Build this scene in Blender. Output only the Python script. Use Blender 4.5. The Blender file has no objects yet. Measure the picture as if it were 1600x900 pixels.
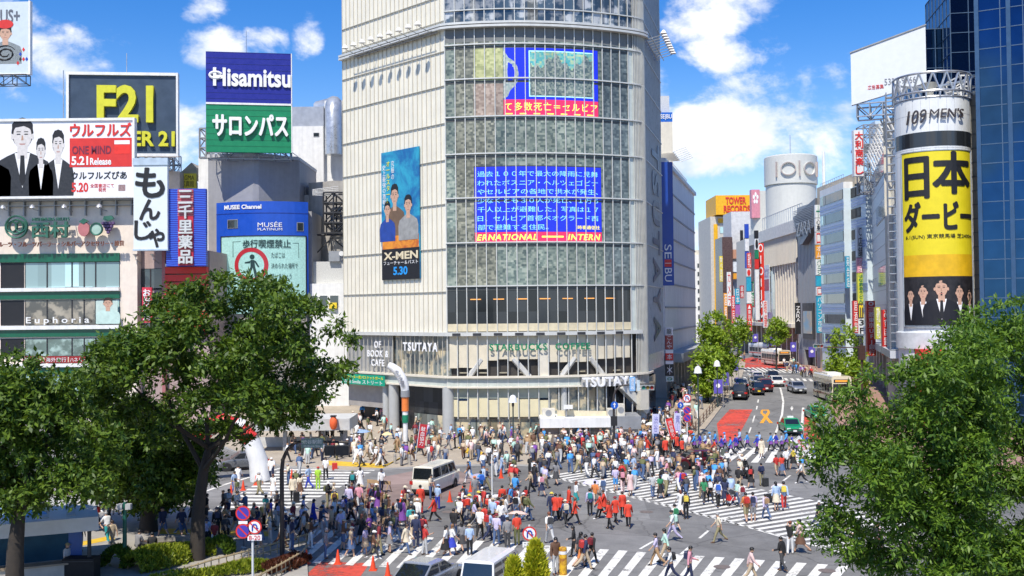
import bpy,bmesh,math,random
import numpy as np
from mathutils import Vector,Matrix
random.seed(7); rng=np.random.default_rng(7)
S=bpy.context.scene; C=S.collection
R=math.radians
# ---------------------------------------------------------------- camera
H=12.7; F=1600.0
th=math.atan(37/F); rl=R(0.6)
fw=Vector((0,math.cos(th),math.sin(th))); r0=Vector((1,0,0)); u0=Vector((0,-math.sin(th),math.cos(th)))
rt=r0*math.cos(rl)-u0*math.sin(rl); up=u0*math.cos(rl)+r0*math.sin(rl)
cam=bpy.data.objects.new('camera',bpy.data.cameras.new('camera')); C.objects.link(cam)
cam.matrix_world=Matrix(((rt.x,up.x,-fw.x,0),(rt.y,up.y,-fw.y,0),(rt.z,up.z,-fw.z,H),(0,0,0,1)))
cam.data.sensor_width=36; cam.data.lens=36.0; cam.data.clip_end=4000; cam.data.clip_start=0.5
S.camera=cam
# ---------------------------------------------------------------- light and exposure
SUN_EL,SUN_AZ=R(57),R(198)          # azimuth clockwise from +Y: behind the camera and to the left
S.view_settings.view_transform='Standard'; S.view_settings.look='None'
S.view_settings.exposure=0.5; S.view_settings.gamma=1.0
sd=Vector((math.sin(SUN_AZ)*math.cos(SUN_EL),math.cos(SUN_AZ)*math.cos(SUN_EL),math.sin(SUN_EL)))
sl=bpy.data.lights.new('sun','SUN'); sl.energy=4.2; sl.angle=R(0.53); sl.color=(1.0,0.935,0.83)
so=bpy.data.objects.new('sun',sl); C.objects.link(so); so.rotation_euler=sd.to_track_quat('Z','Y').to_euler(); so.location=(0,0,120)
W=bpy.data.worlds.new('World'); S.world=W; W.use_nodes=True
S.cycles.max_bounces=6; S.cycles.transparent_max_bounces=12; S.cycles.caustics_reflective=False; S.cycles.caustics_refractive=False
S.cycles.use_denoising=True


class NT:                                # tiny node-tree writer
    def __init__(s,nt): s.nt=nt; s.L=nt.links
    def n(s,t,**k):
        nd=s.nt.nodes.new(t)
        for a,v in k.items(): setattr(nd,a,v)
        return nd
    def put(s,sock,v):
        if isinstance(v,bpy.types.NodeSocket): s.L.new(v,sock)
        elif v is not None: sock.default_value=v
    def m(s,op,a,b=None,c=None,clamp=False):
        nd=s.n('ShaderNodeMath',operation=op,use_clamp=clamp)
        s.put(nd.inputs[0],a); s.put(nd.inputs[1],b); s.put(nd.inputs[2],c); return nd.outputs[0]
    def mix(s,f,a,b,mode='MIX'):
        nd=s.n('ShaderNodeMix',data_type='RGBA',blend_type=mode)
        s.put(nd.inputs[0],f); s.put(nd.inputs[6],a); s.put(nd.inputs[7],b); return nd.outputs[2]
    def noise(s,vec,scale,det=3,rough=.55,dist=0.0):
        nd=s.n('ShaderNodeTexNoise'); s.put(nd.inputs['Vector'],vec)
        nd.inputs['Scale'].default_value=scale; nd.inputs['Detail'].default_value=det
        nd.inputs['Roughness'].default_value=rough; nd.inputs['Distortion'].default_value=dist
        return nd.outputs['Fac']
    def rng(s,v,a,b,c=0.0,d=1.0,smooth=True):
        nd=s.n('ShaderNodeMapRange',interpolation_type='SMOOTHSTEP' if smooth else 'LINEAR')
        s.put(nd.inputs[0],v)
        for i,x in enumerate((a,b,c,d)): nd.inputs[i+1].default_value=x
        return nd.outputs[0]
    def xyz(s,x,y,z):
        nd=s.n('ShaderNodeCombineXYZ'); s.put(nd.inputs[0],x); s.put(nd.inputs[1],y); s.put(nd.inputs[2],z); return nd.outputs[0]


def build_sky():
    nt=NT(W.node_tree); W.node_tree.nodes.clear()
    out=nt.n('ShaderNodeOutputWorld'); bg=nt.n('ShaderNodeBackground'); bg.inputs['Strength'].default_value=0.12
    sk=nt.n('ShaderNodeTexSky',sky_type='NISHITA',sun_disc=False,sun_elevation=SUN_EL,sun_rotation=SUN_AZ,
              air_density=1.0,dust_density=0.0,ozone_density=4.0)
    hs=nt.n('ShaderNodeHueSaturation'); hs.inputs['Saturation'].default_value=1.28; hs.inputs['Value'].default_value=0.98
    nt.L.new(sk.outputs[0],hs.inputs['Color'])
    tc=nt.n('ShaderNodeTexCoord'); sp=nt.n('ShaderNodeSeparateXYZ'); nt.L.new(tc.outputs['Generated'],sp.inputs[0])
    X,Y,Z=sp.outputs
    nt.put(hs.inputs['Saturation'],nt.rng(Z,.0,.3,.55,1.28)); tint=nt.mix(1.0,hs.outputs[0],nt.mix(nt.rng(Z,0,.25),(.8,.92,1.1,1),(.56,.78,1.02,1)),'MULTIPLY')
    ay=nt.m('MAXIMUM',nt.m('ABSOLUTE',Y),0.15)
    u=nt.m('DIVIDE',X,ay); v=nt.m('DIVIDE',Z,ay)
    vec=nt.xyz(u,nt.m('MULTIPLY',v,1.5),nt.m('MULTIPLY',Y,.3))
    big=nt.noise(vec,5.5,7,.6,.25); fine=nt.noise(vec,17,6,.62,.3)
    # cumulus banks: (centre azimuth slope, centre height slope, half width, half height, weight)
    blobs=[(-.47,.245,.085,.05,.85),(-.45,.16,.10,.055,.85),(-.50,.29,.06,.03,.7),(-.40,.215,.05,.02,.55),(-.28,.262,.04,.022,.85),
             (-.238,.268,.036,.02,.85),(-.20,.27,.02,.03,1.0),(-.31,.15,.06,.06,.95),(-.30,.262,.02,.016,.6),(-.30,.31,.02,.02,.45),
             (.21,.295,.055,.042,1.25),(.22,.25,.05,.03,1.15),(.25,.2,.1,.05,1.3),(.32,.205,.04,.045,1.0),(.20,.165,.08,.035,1.0),(.285,.165,.08,.035,.95),
             (.17,.07,.035,.012,.8),(.40,.17,.05,.04,.85),(.12,.2,.05,.05,.9),(.6,.2,.1,.05,1.0),(-.7,.2,.12,.07,1.0)]
    acc=None
    for (a,b,w,h,k) in blobs:
        du=nt.m('DIVIDE',nt.m('SUBTRACT',u,a),w*1.15); dv=nt.m('DIVIDE',nt.m('SUBTRACT',v,b),h*1.1)
        q=nt.m('ADD',nt.m('MULTIPLY',du,du),nt.m('MULTIPLY',dv,dv))
        g=nt.m('MULTIPLY',nt.m('SUBTRACT',1.0,q),k)
        acc=g if acc is None else nt.m('MAXIMUM',acc,g)
    acc=nt.m('MAXIMUM',acc,-.6)
    back=nt.m('LESS_THAN',Y,0.0)
    acc=nt.m('ADD',acc,nt.m('MULTIPLY',back,.45))
    d=nt.m('ADD',nt.m('MULTIPLY',acc,.55),nt.m('ADD',nt.m('MULTIPLY',nt.m('SUBTRACT',big,.5),2.3),nt.m('MULTIPLY',nt.m('SUBTRACT',fine,.5),1.0)))
    dens=nt.rng(d,.06,.5)
    shade=nt.rng(nt.m('ADD',nt.m('MULTIPLY',nt.noise(nt.xyz(u,nt.m('ADD',nt.m('MULTIPLY',v,1.5),.025),0.0),7.5,5,.6),1.0),nt.m('MULTIPLY',d,.12)),.36,.66)
    cc=nt.mix(shade,(4.3,5.0,6.2,1),(7.3,7.3,7.3,1))
    thin=nt.m('MULTIPLY',dens,.93)
    col=nt.mix(thin,tint,cc)
    nt.L.new(col,bg.inputs['Color']); nt.L.new(bg.outputs[0],out.inputs[0])


build_sky()
# ---------------------------------------------------------------- pixel of the 1600x900 photograph -> place in the world


def ray(px,py): return fw+rt*((px-800)/F)+up*((450-py)/F)


def P(px,py,Y):
    d=ray(px,py); return Vector((0,0,H))+d*(Y/d.y)


def hgt(Y):
    t=min(1,max(0,(Y-90)/45)); return 2.0*t*t*(3-2*t)


def G(px,py,dz=0.0):
    d=ray(px,py); z=0.0
    for _ in range(40):
        t=(z+dz-H)/d.z; z=.5*z+.5*hgt(d.y*t)
    p=d*t; return Vector((p.x,p.y,z+dz))


def zz(py,Y,px=800): return P(px,py,Y).z
def xx(px,Y,py=487): return P(px,py,Y).x


# ---------------------------------------------------------------- materials
MATS={}


def mat(name,col,rough=.6,var=.12,sc=1.5,metal=0.0,bump=0.0,bsc=20,spec=.5,coat=0.0,streak=0.0,emit=0.0,objcol=False,attr=None):
    if name in MATS: return MATS[name]
    m=bpy.data.materials.new(name); m.use_nodes=True; MATS[name]=m
    nt=NT(m.node_tree); b=m.node_tree.nodes['Principled BSDF']
    tc=nt.n('ShaderNodeTexCoord').outputs['Object']
    c4=(*col,1)
    if objcol: c4=nt.n('ShaderNodeObjectInfo').outputs['Color']
    if attr:
        c4=nt.n('ShaderNodeAttribute',attribute_name=attr).outputs['Color']
    f=nt.noise(tc,sc,4,.6)
    k=nt.rng(f,.25,.75,1-var,1+var)
    if streak:
        mp=nt.n('ShaderNodeMapping'); mp.inputs['Scale'].default_value=(1.2,1.2,.07); nt.L.new(tc,mp.inputs[0])
        k=nt.m('MULTIPLY',k,nt.rng(nt.noise(mp.outputs[0],1.6,5,.65),.35,.7,1.0,1-streak))
    cc=nt.mix(1.0,c4,nt.xyz(k,k,k),'MULTIPLY')
    nt.L.new(cc,b.inputs['Base Color'])
    nt.put(b.inputs['Roughness'],nt.rng(f,.2,.8,max(.02,rough*.85),min(1,rough*1.15)))
    b.inputs['Metallic'].default_value=metal; b.inputs['Specular IOR Level'].default_value=spec
    b.inputs['Coat Weight'].default_value=coat; b.inputs['Coat Roughness'].default_value=.05
    if emit:
        nt.L.new(cc,b.inputs['Emission Color']); b.inputs['Emission Strength'].default_value=emit
    if bump:
        bp=nt.n('ShaderNodeBump'); bp.inputs['Strength'].default_value=bump; bp.inputs['Distance'].default_value=.02
        nt.L.new(nt.noise(tc,bsc,3,.6),bp.inputs['Height']); nt.L.new(bp.outputs[0],b.inputs['Normal'])
    return m


def glassmat(name,tint,rough=.04,wav=.012,cell=None,spec=.8,inner=None):
    """opaque-looking window glass: dark room behind, clear reflection in front, every pane a little out of true"""
    if name in MATS: return MATS[name]
    m=bpy.data.materials.new(name); m.use_nodes=True; MATS[name]=m
    nt=NT(m.node_tree); b=m.node_tree.nodes['Principled BSDF']
    tc=nt.n('ShaderNodeTexCoord').outputs['Object']
    if cell:
        sp=nt.n('ShaderNodeSeparateXYZ'); nt.L.new(tc,sp.inputs[0])
        q=nt.xyz(nt.m('FLOOR',nt.m('DIVIDE',sp.outputs[0],cell[0])),nt.m('FLOOR',nt.m('DIVIDE',sp.outputs[1],cell[0])),nt.m('FLOOR',nt.m('DIVIDE',sp.outputs[2],cell[1])))
        wn=nt.n('ShaderNodeTexWhiteNoise'); nt.L.new(q,wn.inputs['Vector']); f=wn.outputs['Value']
    else: f=nt.noise(tc,.6,2)
    k=nt.rng(f,0,1,.55,1.5)
    base=(*tint,1)
    if inner: base=nt.mix(nt.rng(nt.noise(tc,.9,3),.45,.6),base,(*inner,1))
    nt.L.new(nt.mix(1.0,base,nt.xyz(k,k,k),'MULTIPLY'),b.inputs['Base Color'])
    b.inputs['Roughness'].default_value=rough; b.inputs['Specular IOR Level'].default_value=spec; b.inputs['IOR'].default_value=1.6
    bp=nt.n('ShaderNodeBump'); bp.inputs['Strength'].default_value=1.0; bp.inputs['Distance'].default_value=wav
    hh=nt.m('ADD',nt.noise(tc,.35,1),nt.m('MULTIPLY',f,.0))
    nt.L.new(hh,bp.inputs['Height']); nt.L.new(bp.outputs[0],b.inputs['Normal'])
    return m


# ---------------------------------------------------------------- mesh building
class MB:
    """collects faces, then links them as ONE mesh object"""
    def __init__(s): s.v=[]; s.f=[]; s.mi=[]; s.ms=[]; s.sm=[]
    def mid(s,m):
        if m is None: m=s.ms[-1] if s.ms else None
        if m not in s.ms: s.ms.append(m)
        return s.ms.index(m)
    def add(s,vs,fs,m=None,smooth=False):
        o=len(s.v); s.v += [tuple(v) for v in vs]; i=s.mid(m) if (m is not None or s.ms) else 0
        for f in fs: s.f.append(tuple(o+k for k in f)); s.mi.append(i); s.sm.append(smooth)
        return s
    def box(s,x0,x1,y0,y1,z0,z1,m=None,tf=None):
        vs=[Vector((x,y,z)) for z in (z0,z1) for y in (y0,y1) for x in (x0,x1)]
        if tf: vs=[tf(v) if callable(tf) else tf @ v for v in vs]
        return s.add(vs,[(0,2,3,1),(4,5,7,6),(0,1,5,4),(1,3,7,5),(3,2,6,7),(2,0,4,6)],m)
    def quad(s,a,b,c,d,m=None): return s.add([a,b,c,d],[(0,1,2,3)],m)
    def prism(s,pts,y0,y1,m=None):            # outline in x,z extruded along y
        n=len(pts); vs=[(x,y0,z) for x,z in pts]+[(x,y1,z) for x,z in pts]
        return s.add(vs,[tuple(range(n)),tuple(range(2*n-1,n-1,-1))]+[(i,n+i,n+(i+1) % n,(i+1) % n) for i in range(n)],m)
    def slab(s,pts,z0,z1,m=None):             # outline in x,y extruded along z
        n=len(pts); vs=[(x,y,z0) for x,y in pts]+[(x,y,z1) for x,y in pts]
        return s.add(vs,[tuple(range(n-1,-1,-1)),tuple(range(n,2*n))]+[(i,(i+1) % n,n+(i+1) % n,n+i) for i in range(n)],m)
    def tube(s,pts,r,n=8,m=None,cap=True,smooth=True):
        pts=[Vector(p) for p in pts]; rs=r if isinstance(r,(list,tuple)) else [r]*len(pts)
        vs=[]; prev=None
        for i,p in enumerate(pts):
            t=(pts[min(i+1,len(pts)-1)]-pts[max(i-1,0)]).normalized()
            a=prev if prev is not None and abs(prev.dot(t)) < .99 else (Vector((1,0,0)) if abs(t.x) < .8 else Vector((0,1,0)))
            a=(a-t*a.dot(t)).normalized(); b=t.cross(a); prev=a
            vs += [p+(a*math.cos(6.28319*k/n)+b*math.sin(6.28319*k/n))*rs[i] for k in range(n)]
        fs=[(i*n+k,i*n+(k+1) % n,(i+1)*n+(k+1) % n,(i+1)*n+k) for i in range(len(pts)-1) for k in range(n)]
        if cap: fs += [tuple(range(n-1,-1,-1)),tuple(range((len(pts)-1)*n,len(pts)*n))]
        return s.add(vs,fs,m,smooth)
    def lathe(s,prof,n=16,c=(0,0,0),m=None,a0=0,a1=2*math.pi,smooth=True):
        full=abs(a1-a0-2*math.pi) < 1e-6; k=n if full else n+1; vs=[]
        for r,z in prof:
            vs += [(c[0]+r*math.cos(a0+(a1-a0)*i/n),c[1]+r*math.sin(a0+(a1-a0)*i/n),c[2]+z) for i in range(k)]
        fs=[(j*k+i,j*k+(i+1) % k,(j+1)*k+(i+1) % k,(j+1)*k+i) for j in range(len(prof)-1) for i in range(n)]
        return s.add(vs,fs,m,smooth)
    def disc(s,c,r,axis='y',n=20,m=None,rx=None):
        vs=[]
        for i in range(n):
            a=2*math.pi*i/n; p=(r*math.cos(a),(rx or r)*math.sin(a))
            vs.append({'y': (c[0]+p[0],c[1],c[2]+p[1]),'z': (c[0]+p[0],c[1]+p[1],c[2]),'x': (c[0],c[1]+p[0],c[2]+p[1])}[axis])
        return s.add(vs,[tuple(range(n))],m)
    def build(s,name,m=None,parent=None,loc=None,rotz=0.0,auto=True):
        me=bpy.data.meshes.new(name); me.from_pydata(s.v,[],s.f); me.validate(); me.update()
        mats=s.ms if any(x is not None for x in s.ms) else [m]
        for q in mats: me.materials.append(q if q is not None else m)
        if len(me.polygons) == len(s.f):
            me.polygons.foreach_set('material_index',s.mi); me.polygons.foreach_set('use_smooth',s.sm)
            if any(s.sm): me.set_sharp_from_angle(angle=R(42))
        o=bpy.data.objects.new(name,me); C.objects.link(o)
        if parent: o.parent=parent
        if loc is not None: o.location=loc
        o.rotation_euler[2]=rotz
        return o


def lab(o,label,cat,group=None,kind=None):
    o['label']=label; o['category']=cat
    if group: o['group']=group
    if kind: o['kind']=kind
    return o


def thing(name,label,cat,loc=(0,0,0),rotz=0.0,group=None):
    o=bpy.data.objects.new(name,None); C.objects.link(o); o.location=loc; o.rotation_euler[2]=rotz; o.empty_display_size=.2
    return lab(o,label,cat,group)


def struct(o): o['kind']='structure'; return o


def bend(me,fn,step=.45):
    """cut a flat mesh into narrow upright strips, then lay it on a curved wall"""
    bm=bmesh.new(); bm.from_mesh(me); xs_=[v.co.x for v in bm.verts]; a,b=min(xs_),max(xs_); n=int((b-a)/step)
    if len(bm.verts) < 6000:
        for i in range(1,min(n,60)):
            bmesh.ops.bisect_plane(bm,geom=bm.verts[:]+bm.edges[:]+bm.faces[:],plane_co=(a+(b-a)*i/n,0,0),plane_no=(1,0,0))
    co=fn(np.array([tuple(v.co) for v in bm.verts]))
    for v,c in zip(bm.verts,co): v.co=c
    bm.to_mesh(me); bm.free()


def text_mesh(body,extrude=.03,bold=0.0,space=1.0,line=1.0,shear=0.0):
    cu=bpy.data.curves.new('lettering','FONT'); cu.body=body; cu.extrude=extrude; cu.offset=min(bold,.03) if body.isascii() else 0.0
    cu.space_character=space; cu.space_line=line; cu.align_x='CENTER'; cu.shear=shear; cu.resolution_u=3
    ob=bpy.data.objects.new('lettering',cu); me=bpy.data.meshes.new_from_object(ob)
    bpy.data.objects.remove(ob); bpy.data.curves.remove(cu)
    n=len(me.vertices); co=np.empty(n*3,np.float32); me.vertices.foreach_get('co',co); co=co.reshape(-1,3)
    return me,co


def text(body,x0,x1,z0,z1,m,parent=None,y=0.0,depth=.04,name='lettering',bold=.012,fn=None,space=1.0,line=1.0,shear=0.0,flip=1):
    """lettering filling the rectangle x0..x1, z0..z1 of the local front plane y (front is -y); fn maps (x,y,z) arrays elsewhere"""
    me,co=text_mesh(body,.02,bold,space,line,shear)
    lo=co.min(0); hi=co.max(0); q=(co-lo)/np.maximum(hi-lo,1e-6)
    out=np.empty_like(co); out[:,0]=x0+q[:,0]*(x1-x0); out[:,2]=z0+q[:,1]*(z1-z0); out[:,1]=y-q[:,2]*depth
    me.vertices.foreach_set('co',out.astype(np.float32).ravel())
    if bold >= .02 and not body.isascii():               # heavy characters: the strokes repeated a little to every side, each a hair prouder
        bm=bmesh.new(); bm.from_mesh(me); base=bm.verts[:]+bm.edges[:]+bm.faces[:]; nl=body.count('\n')+1; e=min(bold,.055)*.62*(z1-z0)/nl
        for k in range(1,8):
            r=bmesh.ops.duplicate(bm,geom=base)['geom']; a=k*.898
            for v in r:
                if isinstance(v,bmesh.types.BMVert): v.co.x += e*math.cos(a); v.co.z += e*math.sin(a); v.co.y-= .0025*k
        bm.to_mesh(me); bm.free()
    if fn: bend(me,fn)
    me.materials.clear(); me.materials.append(m); me.update(); me.name=name
    o=bpy.data.objects.new(name,me); C.objects.link(o)
    if parent: o.parent=parent
    return o


def copy_tree(o,parent=None):
    c=o.copy(); C.objects.link(c)
    if parent: c.parent=parent
    for ch in list(o.children): copy_tree(ch,c)
    return c


white=mat('white_paint',(.78,.78,.76),.5,.06,streak=.12); grey=mat('grey_metal',(.32,.33,.34),.45,.1,metal=.3)
dark=mat('dark_metal',(.035,.036,.04),.5,.2); steel=mat('steel',(.5,.52,.54),.35,.12,metal=.7)
red=mat('red_paint',(.62,.03,.025),.5,.08); cream=mat('cream_panel',(.66,.62,.52),.5,.06,streak=.08)
yellow=mat('yellow_paint',(.78,.58,.03),.5,.08); blue=mat('blue_paint',(.015,.06,.42),.45,.08); green=mat('green_paint',(.01,.2,.1),.45,.1)
black=mat('black_print',(.012,.012,.014),.5,.1); wprint=mat('white_print',(.8,.8,.8),.5,.03); skin_print=mat('skin_print',(.55,.34,.24),.5,.12,6)
winglass=glassmat('window_glass',(.03,.04,.045),cell=(1.1,1.5)); paleglass=glassmat('pale_blind_glass',(.34,.5,.5),.1,cell=(1.5,3))
# ================================================================ ground, roads, pavements, markings


def asphalt(name,col,crack=True):
    m=bpy.data.materials.new(name); m.use_nodes=True
    nt=NT(m.node_tree); b=m.node_tree.nodes['Principled BSDF']; tc=nt.n('ShaderNodeTexCoord').outputs['Object']
    a=nt.noise(tc,.09,5,.6); g=nt.noise(tc,9,3,.7); t=nt.noise(tc,.9,5,.65,.6)
    vo=nt.n('ShaderNodeTexVoronoi',feature='F1'); vo.inputs['Scale'].default_value=.11; nt.L.new(tc,vo.inputs['Vector'])
    patch=nt.n('ShaderNodeSeparateColor'); nt.L.new(vo.outputs['Color'],patch.inputs[0])
    k=nt.m('MULTIPLY',nt.rng(a,.3,.7,.78,1.14),nt.rng(t,.3,.7,.86,1.1)); k=nt.m('MULTIPLY',k,nt.rng(g,.2,.8,.88,1.12))
    k=nt.m('MULTIPLY',k,nt.rng(patch.outputs[0],0,1,.8,1.1))
    if crack:
        ve=nt.n('ShaderNodeTexVoronoi',feature='DISTANCE_TO_EDGE'); ve.inputs['Scale'].default_value=.22
        nt.L.new(nt.n('ShaderNodeVectorMath',operation='ADD').outputs[0],ve.inputs['Vector'])
        va=ve.inputs['Vector'].links[0].from_node; nt.L.new(tc,va.inputs[0]); nt.L.new(nt.xyz(t,a,0.0),va.inputs[1])
        k=nt.m('MULTIPLY',k,nt.rng(ve.outputs['Distance'],0,.016,.6,1.0))
    nt.L.new(nt.mix(1.0,(*col,1),nt.xyz(k,k,k),'MULTIPLY'),b.inputs['Base Color']); b.inputs['Roughness'].default_value=.8
    bp=nt.n('ShaderNodeBump'); bp.inputs['Strength'].default_value=.25; nt.L.new(g,bp.inputs['Height']); nt.L.new(bp.outputs[0],b.inputs['Normal'])
    return m


def tiles(name,c1,c2,mortar,w=.6,h=.3,var=.1):
    m=bpy.data.materials.new(name); m.use_nodes=True
    nt=NT(m.node_tree); b=m.node_tree.nodes['Principled BSDF']; tc=nt.n('ShaderNodeTexCoord').outputs['Object']
    mp=nt.n('ShaderNodeMapping'); mp.inputs['Rotation'].default_value=(0,0,.35); nt.L.new(tc,mp.inputs[0])
    br=nt.n('ShaderNodeTexBrick'); nt.L.new(mp.outputs[0],br.inputs[0]); br.inputs['Scale'].default_value=1
    br.inputs['Color1'].default_value=(*c1,1); br.inputs['Color2'].default_value=(*c2,1); br.inputs['Mortar'].default_value=(*mortar,1)
    br.inputs['Brick Width'].default_value=w; br.inputs['Row Height'].default_value=h; br.inputs['Mortar Size'].default_value=.012
    a=nt.rng(nt.noise(tc,.5,5,.65),.3,.7,1-var,1+var)
    nt.L.new(nt.mix(1.0,br.outputs[0],nt.xyz(a,a,a),'MULTIPLY'),b.inputs['Base Color']); b.inputs['Roughness'].default_value=.75
    return m


A_ROAD=asphalt('asphalt',(.185,.183,.178)); A_RED=asphalt('worn_red_surface',(.26,.19,.17),False)
PAVE=tiles('beige_paving',(.40,.345,.27),(.36,.31,.245),(.25,.22,.18)); PAVE_RED=tiles('brick_paving',(.36,.2,.15),(.31,.18,.14),(.25,.2,.17),.3,.15)
PLAZA=tiles('plaza_paving',(.36,.34,.30),(.32,.30,.27),(.22,.21,.2),.9,.9)
OMARK=mat('orange_marking',(.75,.33,.02),.6,.12,3)


def worn(name,col,lo,hi,sc):
    m=mat(name,col,.6,.15,2.5); nt=NT(m.node_tree); tc=nt.n('ShaderNodeTexCoord').outputs['Object']; out=m.node_tree.nodes['Material Output']
    f=nt.m('ADD',nt.m('MULTIPLY',nt.noise(tc,sc,6,.7),.7),nt.m('MULTIPLY',nt.noise(tc,sc*9,3,.7),.3)); ms=nt.n('ShaderNodeMixShader'); tr=nt.n('ShaderNodeBsdfTransparent')
    nt.L.new(nt.rng(f,lo,hi),ms.inputs[0]); nt.L.new(tr.outputs[0],ms.inputs[1]); nt.L.new(m.node_tree.nodes['Principled BSDF'].outputs[0],ms.inputs[2]); nt.L.new(ms.outputs[0],out.inputs[0]); return m


WMARK=worn('worn_white_marking',(.70,.69,.64),.33,.47,.8); RMARK=worn('red_lane_paint',(.58,.07,.04),.36,.56,.35)
YTAC=mat('yellow_tactile_paving',(.62,.40,.03),.7,.12,2,bump=.4,bsc=40); KERB=mat('granite_kerb',(.42,.41,.39),.7,.1)

ys=sorted(set(list(np.arange(-60,90,15))+list(np.arange(90,140,2.5))+[140,160,200,260,350,500,800,1400,2600]))
xs=[-2200,-900,-400,-150,-60,0,60,150,400,900,2200]
me=MB(); me.add([(x,y,hgt(y)) for y in ys for x in xs],[(j*11+i,j*11+i+1,(j+1)*11+i+1,(j+1)*11+i) for j in range(len(ys)-1) for i in range(10)],A_ROAD,True)
struct(me.build('ground'))


def drape(name,poly,dz,m,kerb=None,gxy=False):
    """a sheet over the ground with the outline poly (photo pixels, or world x,y); kerb = material of its skirt"""
    pts=[Vector((p[0],p[1],0)) if gxy else Vector((*G(*p).xy,0)) for p in poly]
    bm=bmesh.new(); vs=[bm.verts.new(p) for p in pts]; bm.faces.new(vs)
    ymin=min(p.y for p in pts); ymax=max(p.y for p in pts); y=max(90,ymin)
    bmesh.ops.triangulate(bm,faces=bm.faces[:])
    while y < min(ymax,137):
        bmesh.ops.bisect_plane(bm,geom=bm.verts[:]+bm.edges[:]+bm.faces[:],plane_co=(0,y,0),plane_no=(0,1,0)); y += 2.5
    for v in bm.verts: v.co.z=hgt(v.co.y)+dz
    for f in bm.faces:
        if f.normal.z < 0: f.normal_flip()
    me=bpy.data.meshes.new(name); me.materials.append(m)
    if kerb:
        me.materials.append(kerb); be=[e for e in bm.edges if len(e.link_faces) == 1]
        r=bmesh.ops.extrude_edge_only(bm,edges=be)
        for v in r['geom']:
            if isinstance(v,bmesh.types.BMVert): v.co.z-= dz+.05
        for f in r['geom']:
            if isinstance(f,bmesh.types.BMFace): f.material_index=1
        bmesh.ops.recalc_face_normals(bm,faces=bm.faces[:])
    bm.to_mesh(me); bm.free(); o=bpy.data.objects.new(name,me); C.objects.link(o); return struct(o)


def stripes(name,e0,e1,w0,w1,n,fill=.5,dz=.012,m=None,off=0.0):
    """zebra: e0->e1 is one end edge (pixels), w0->w1 the other; n bars between"""
    a0,a1,b0,b1=[Vector((*G(*p).xy,0)) for p in (e0,e1,w0,w1)]; mb=MB(); k=5
    for i in range(n):
        t0=(i+off)/n; t1=(i+off+fill)/n
        for j in range(k):
            q=[]
            for (t,s) in ((t0,j/k),(t1,j/k),(t1,(j+1)/k),(t0,(j+1)/k)):
                p=a0.lerp(a1,t).lerp(b0.lerp(b1,t),s); q.append((p.x,p.y,hgt(p.y)+dz))
            mb.quad(*q)
    return struct(mb.build(name,m or WMARK))


def line(name,pts,w,dz=.012,m=None,dash=None):
    ps=[Vector((*G(*p).xy,0)) for p in pts]; mb=MB()
    for a,b in zip(ps,ps[1:]):
        L=(b-a).length; d=(b-a)/L; nn=Vector((-d.y,d.x,0))*w/2
        n=max(1,int(L/(dash or 4))); st=L/n
        for i in range(n):
            p=a+d*i*st; q=a+d*((i+(.5 if dash else 1))*st)
            mb.quad(*[(v.x,v.y,hgt(v.y)+dz) for v in (p-nn,q-nn,q+nn,p+nn)])
    return struct(mb.build(name,m or WMARK))


drape('tinted_road',[(470,812),(600,745),(700,725),(760,760),(640,800),(560,850),(480,860)],.004,A_RED)
drape('station_pavement',[(330,690),(410,722),(445,730),(545,737),(620,733),(700,729),(780,727),(845,729),(885,716),(960,702),(1070,692),(1098,676),(1135,628),(1151,606),(1160,588),(1165,568),(1150,560),
      (1040,560),(300,600),(250,640)],.13,PAVE,KERB)
drape('street_pavement',[(1350,725),(1325,690),(1300,645),(1281,597),(1268,588),(1232,575),(1212,566),(1195,556),(1330,552),(1700,600),(1900,700),(1700,790)],.13,PAVE_RED,KERB)
drape('far_pavement',[(1148,578),(1150,566),(1160,556),(1110,552),(1060,560)],.15,PAVE_RED,KERB)
drape('plaza',[(-250,770),(120,745),(250,768),(340,803),(455,812),(478,850),(485,960),(-260,960)],.13,PLAZA,KERB)
drape('yellow_tactile_strip',[(505,729),(598,734),(604,728),(512,722)],.136,YTAC)
drape('yellow_tactile_strip',[(598,734),(604,728),(660,700),(652,698)],.14,YTAC)
drape('yellow_tactile_strip',[(714,701),(735,714),(760,712),(738,700)],.136,YTAC)
drape('yellow_tactile_strip',[(100,862),(180,846),(176,840),(98,856)],.136,YTAC)
drape('yellow_tactile_strip',[(250,838),(420,842),(420,834),(250,829)],.136,YTAC)
stripes('zebra_crossing',(588,734),(458,797),(440,733),(330,797),13,.5)
line('zebra_edge_line',[(440,731),(352,757),(300,775)],.3)
stripes('zebra_crossing',(470,826),(1345,886),(410,876),(1310,925),31,.48)
stripes('zebra_crossing',(852,744),(1338,868),(987,722),(1532,837),36,.48)
line('zebra_edge_line',[(848,742),(951,766),(1140,816),(1218,838),(1342,871)],.22)
stripes('zebra_crossing',(1128,700),(1275,700),(1085,722),(1285,724),9,.5)
stripes('zebra_crossing',(1145,573.5),(1255,576),(1155,580),(1275,584),15,.5)
stripes('zebra_crossing',(1160,589),(1282,592.5),(1163,592.5),(1286,596.5),13,.5)
line('centre_line',[(1207,690),(1222,648),(1224,628),(1219,606)],.22)
line('lane_line',[(1164,693),(1176,660),(1182,640),(1186,620)],.15,dash=5)
line('lane_line',[(1252,678),(1255,637)],.25)
line('stop_line',[(1160,700),(1205,701)],.4)
line('stop_line',[(1160,586),(1282,588)],.5)
line('lane_line',[(1062,868),(1120,818),(1160,800)],.16,dash=4)
line('lane_line',[(1000,858),(1045,832),(1075,815)],.16,dash=4)
line('lane_line',[(1200,770),(1245,735),(1275,715)],.16,dash=4)
drape('red_lane_surface',[(1124,690),(1148,690),(1176,640),(1140,640),(1120,662)],.008,RMARK)
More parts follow.
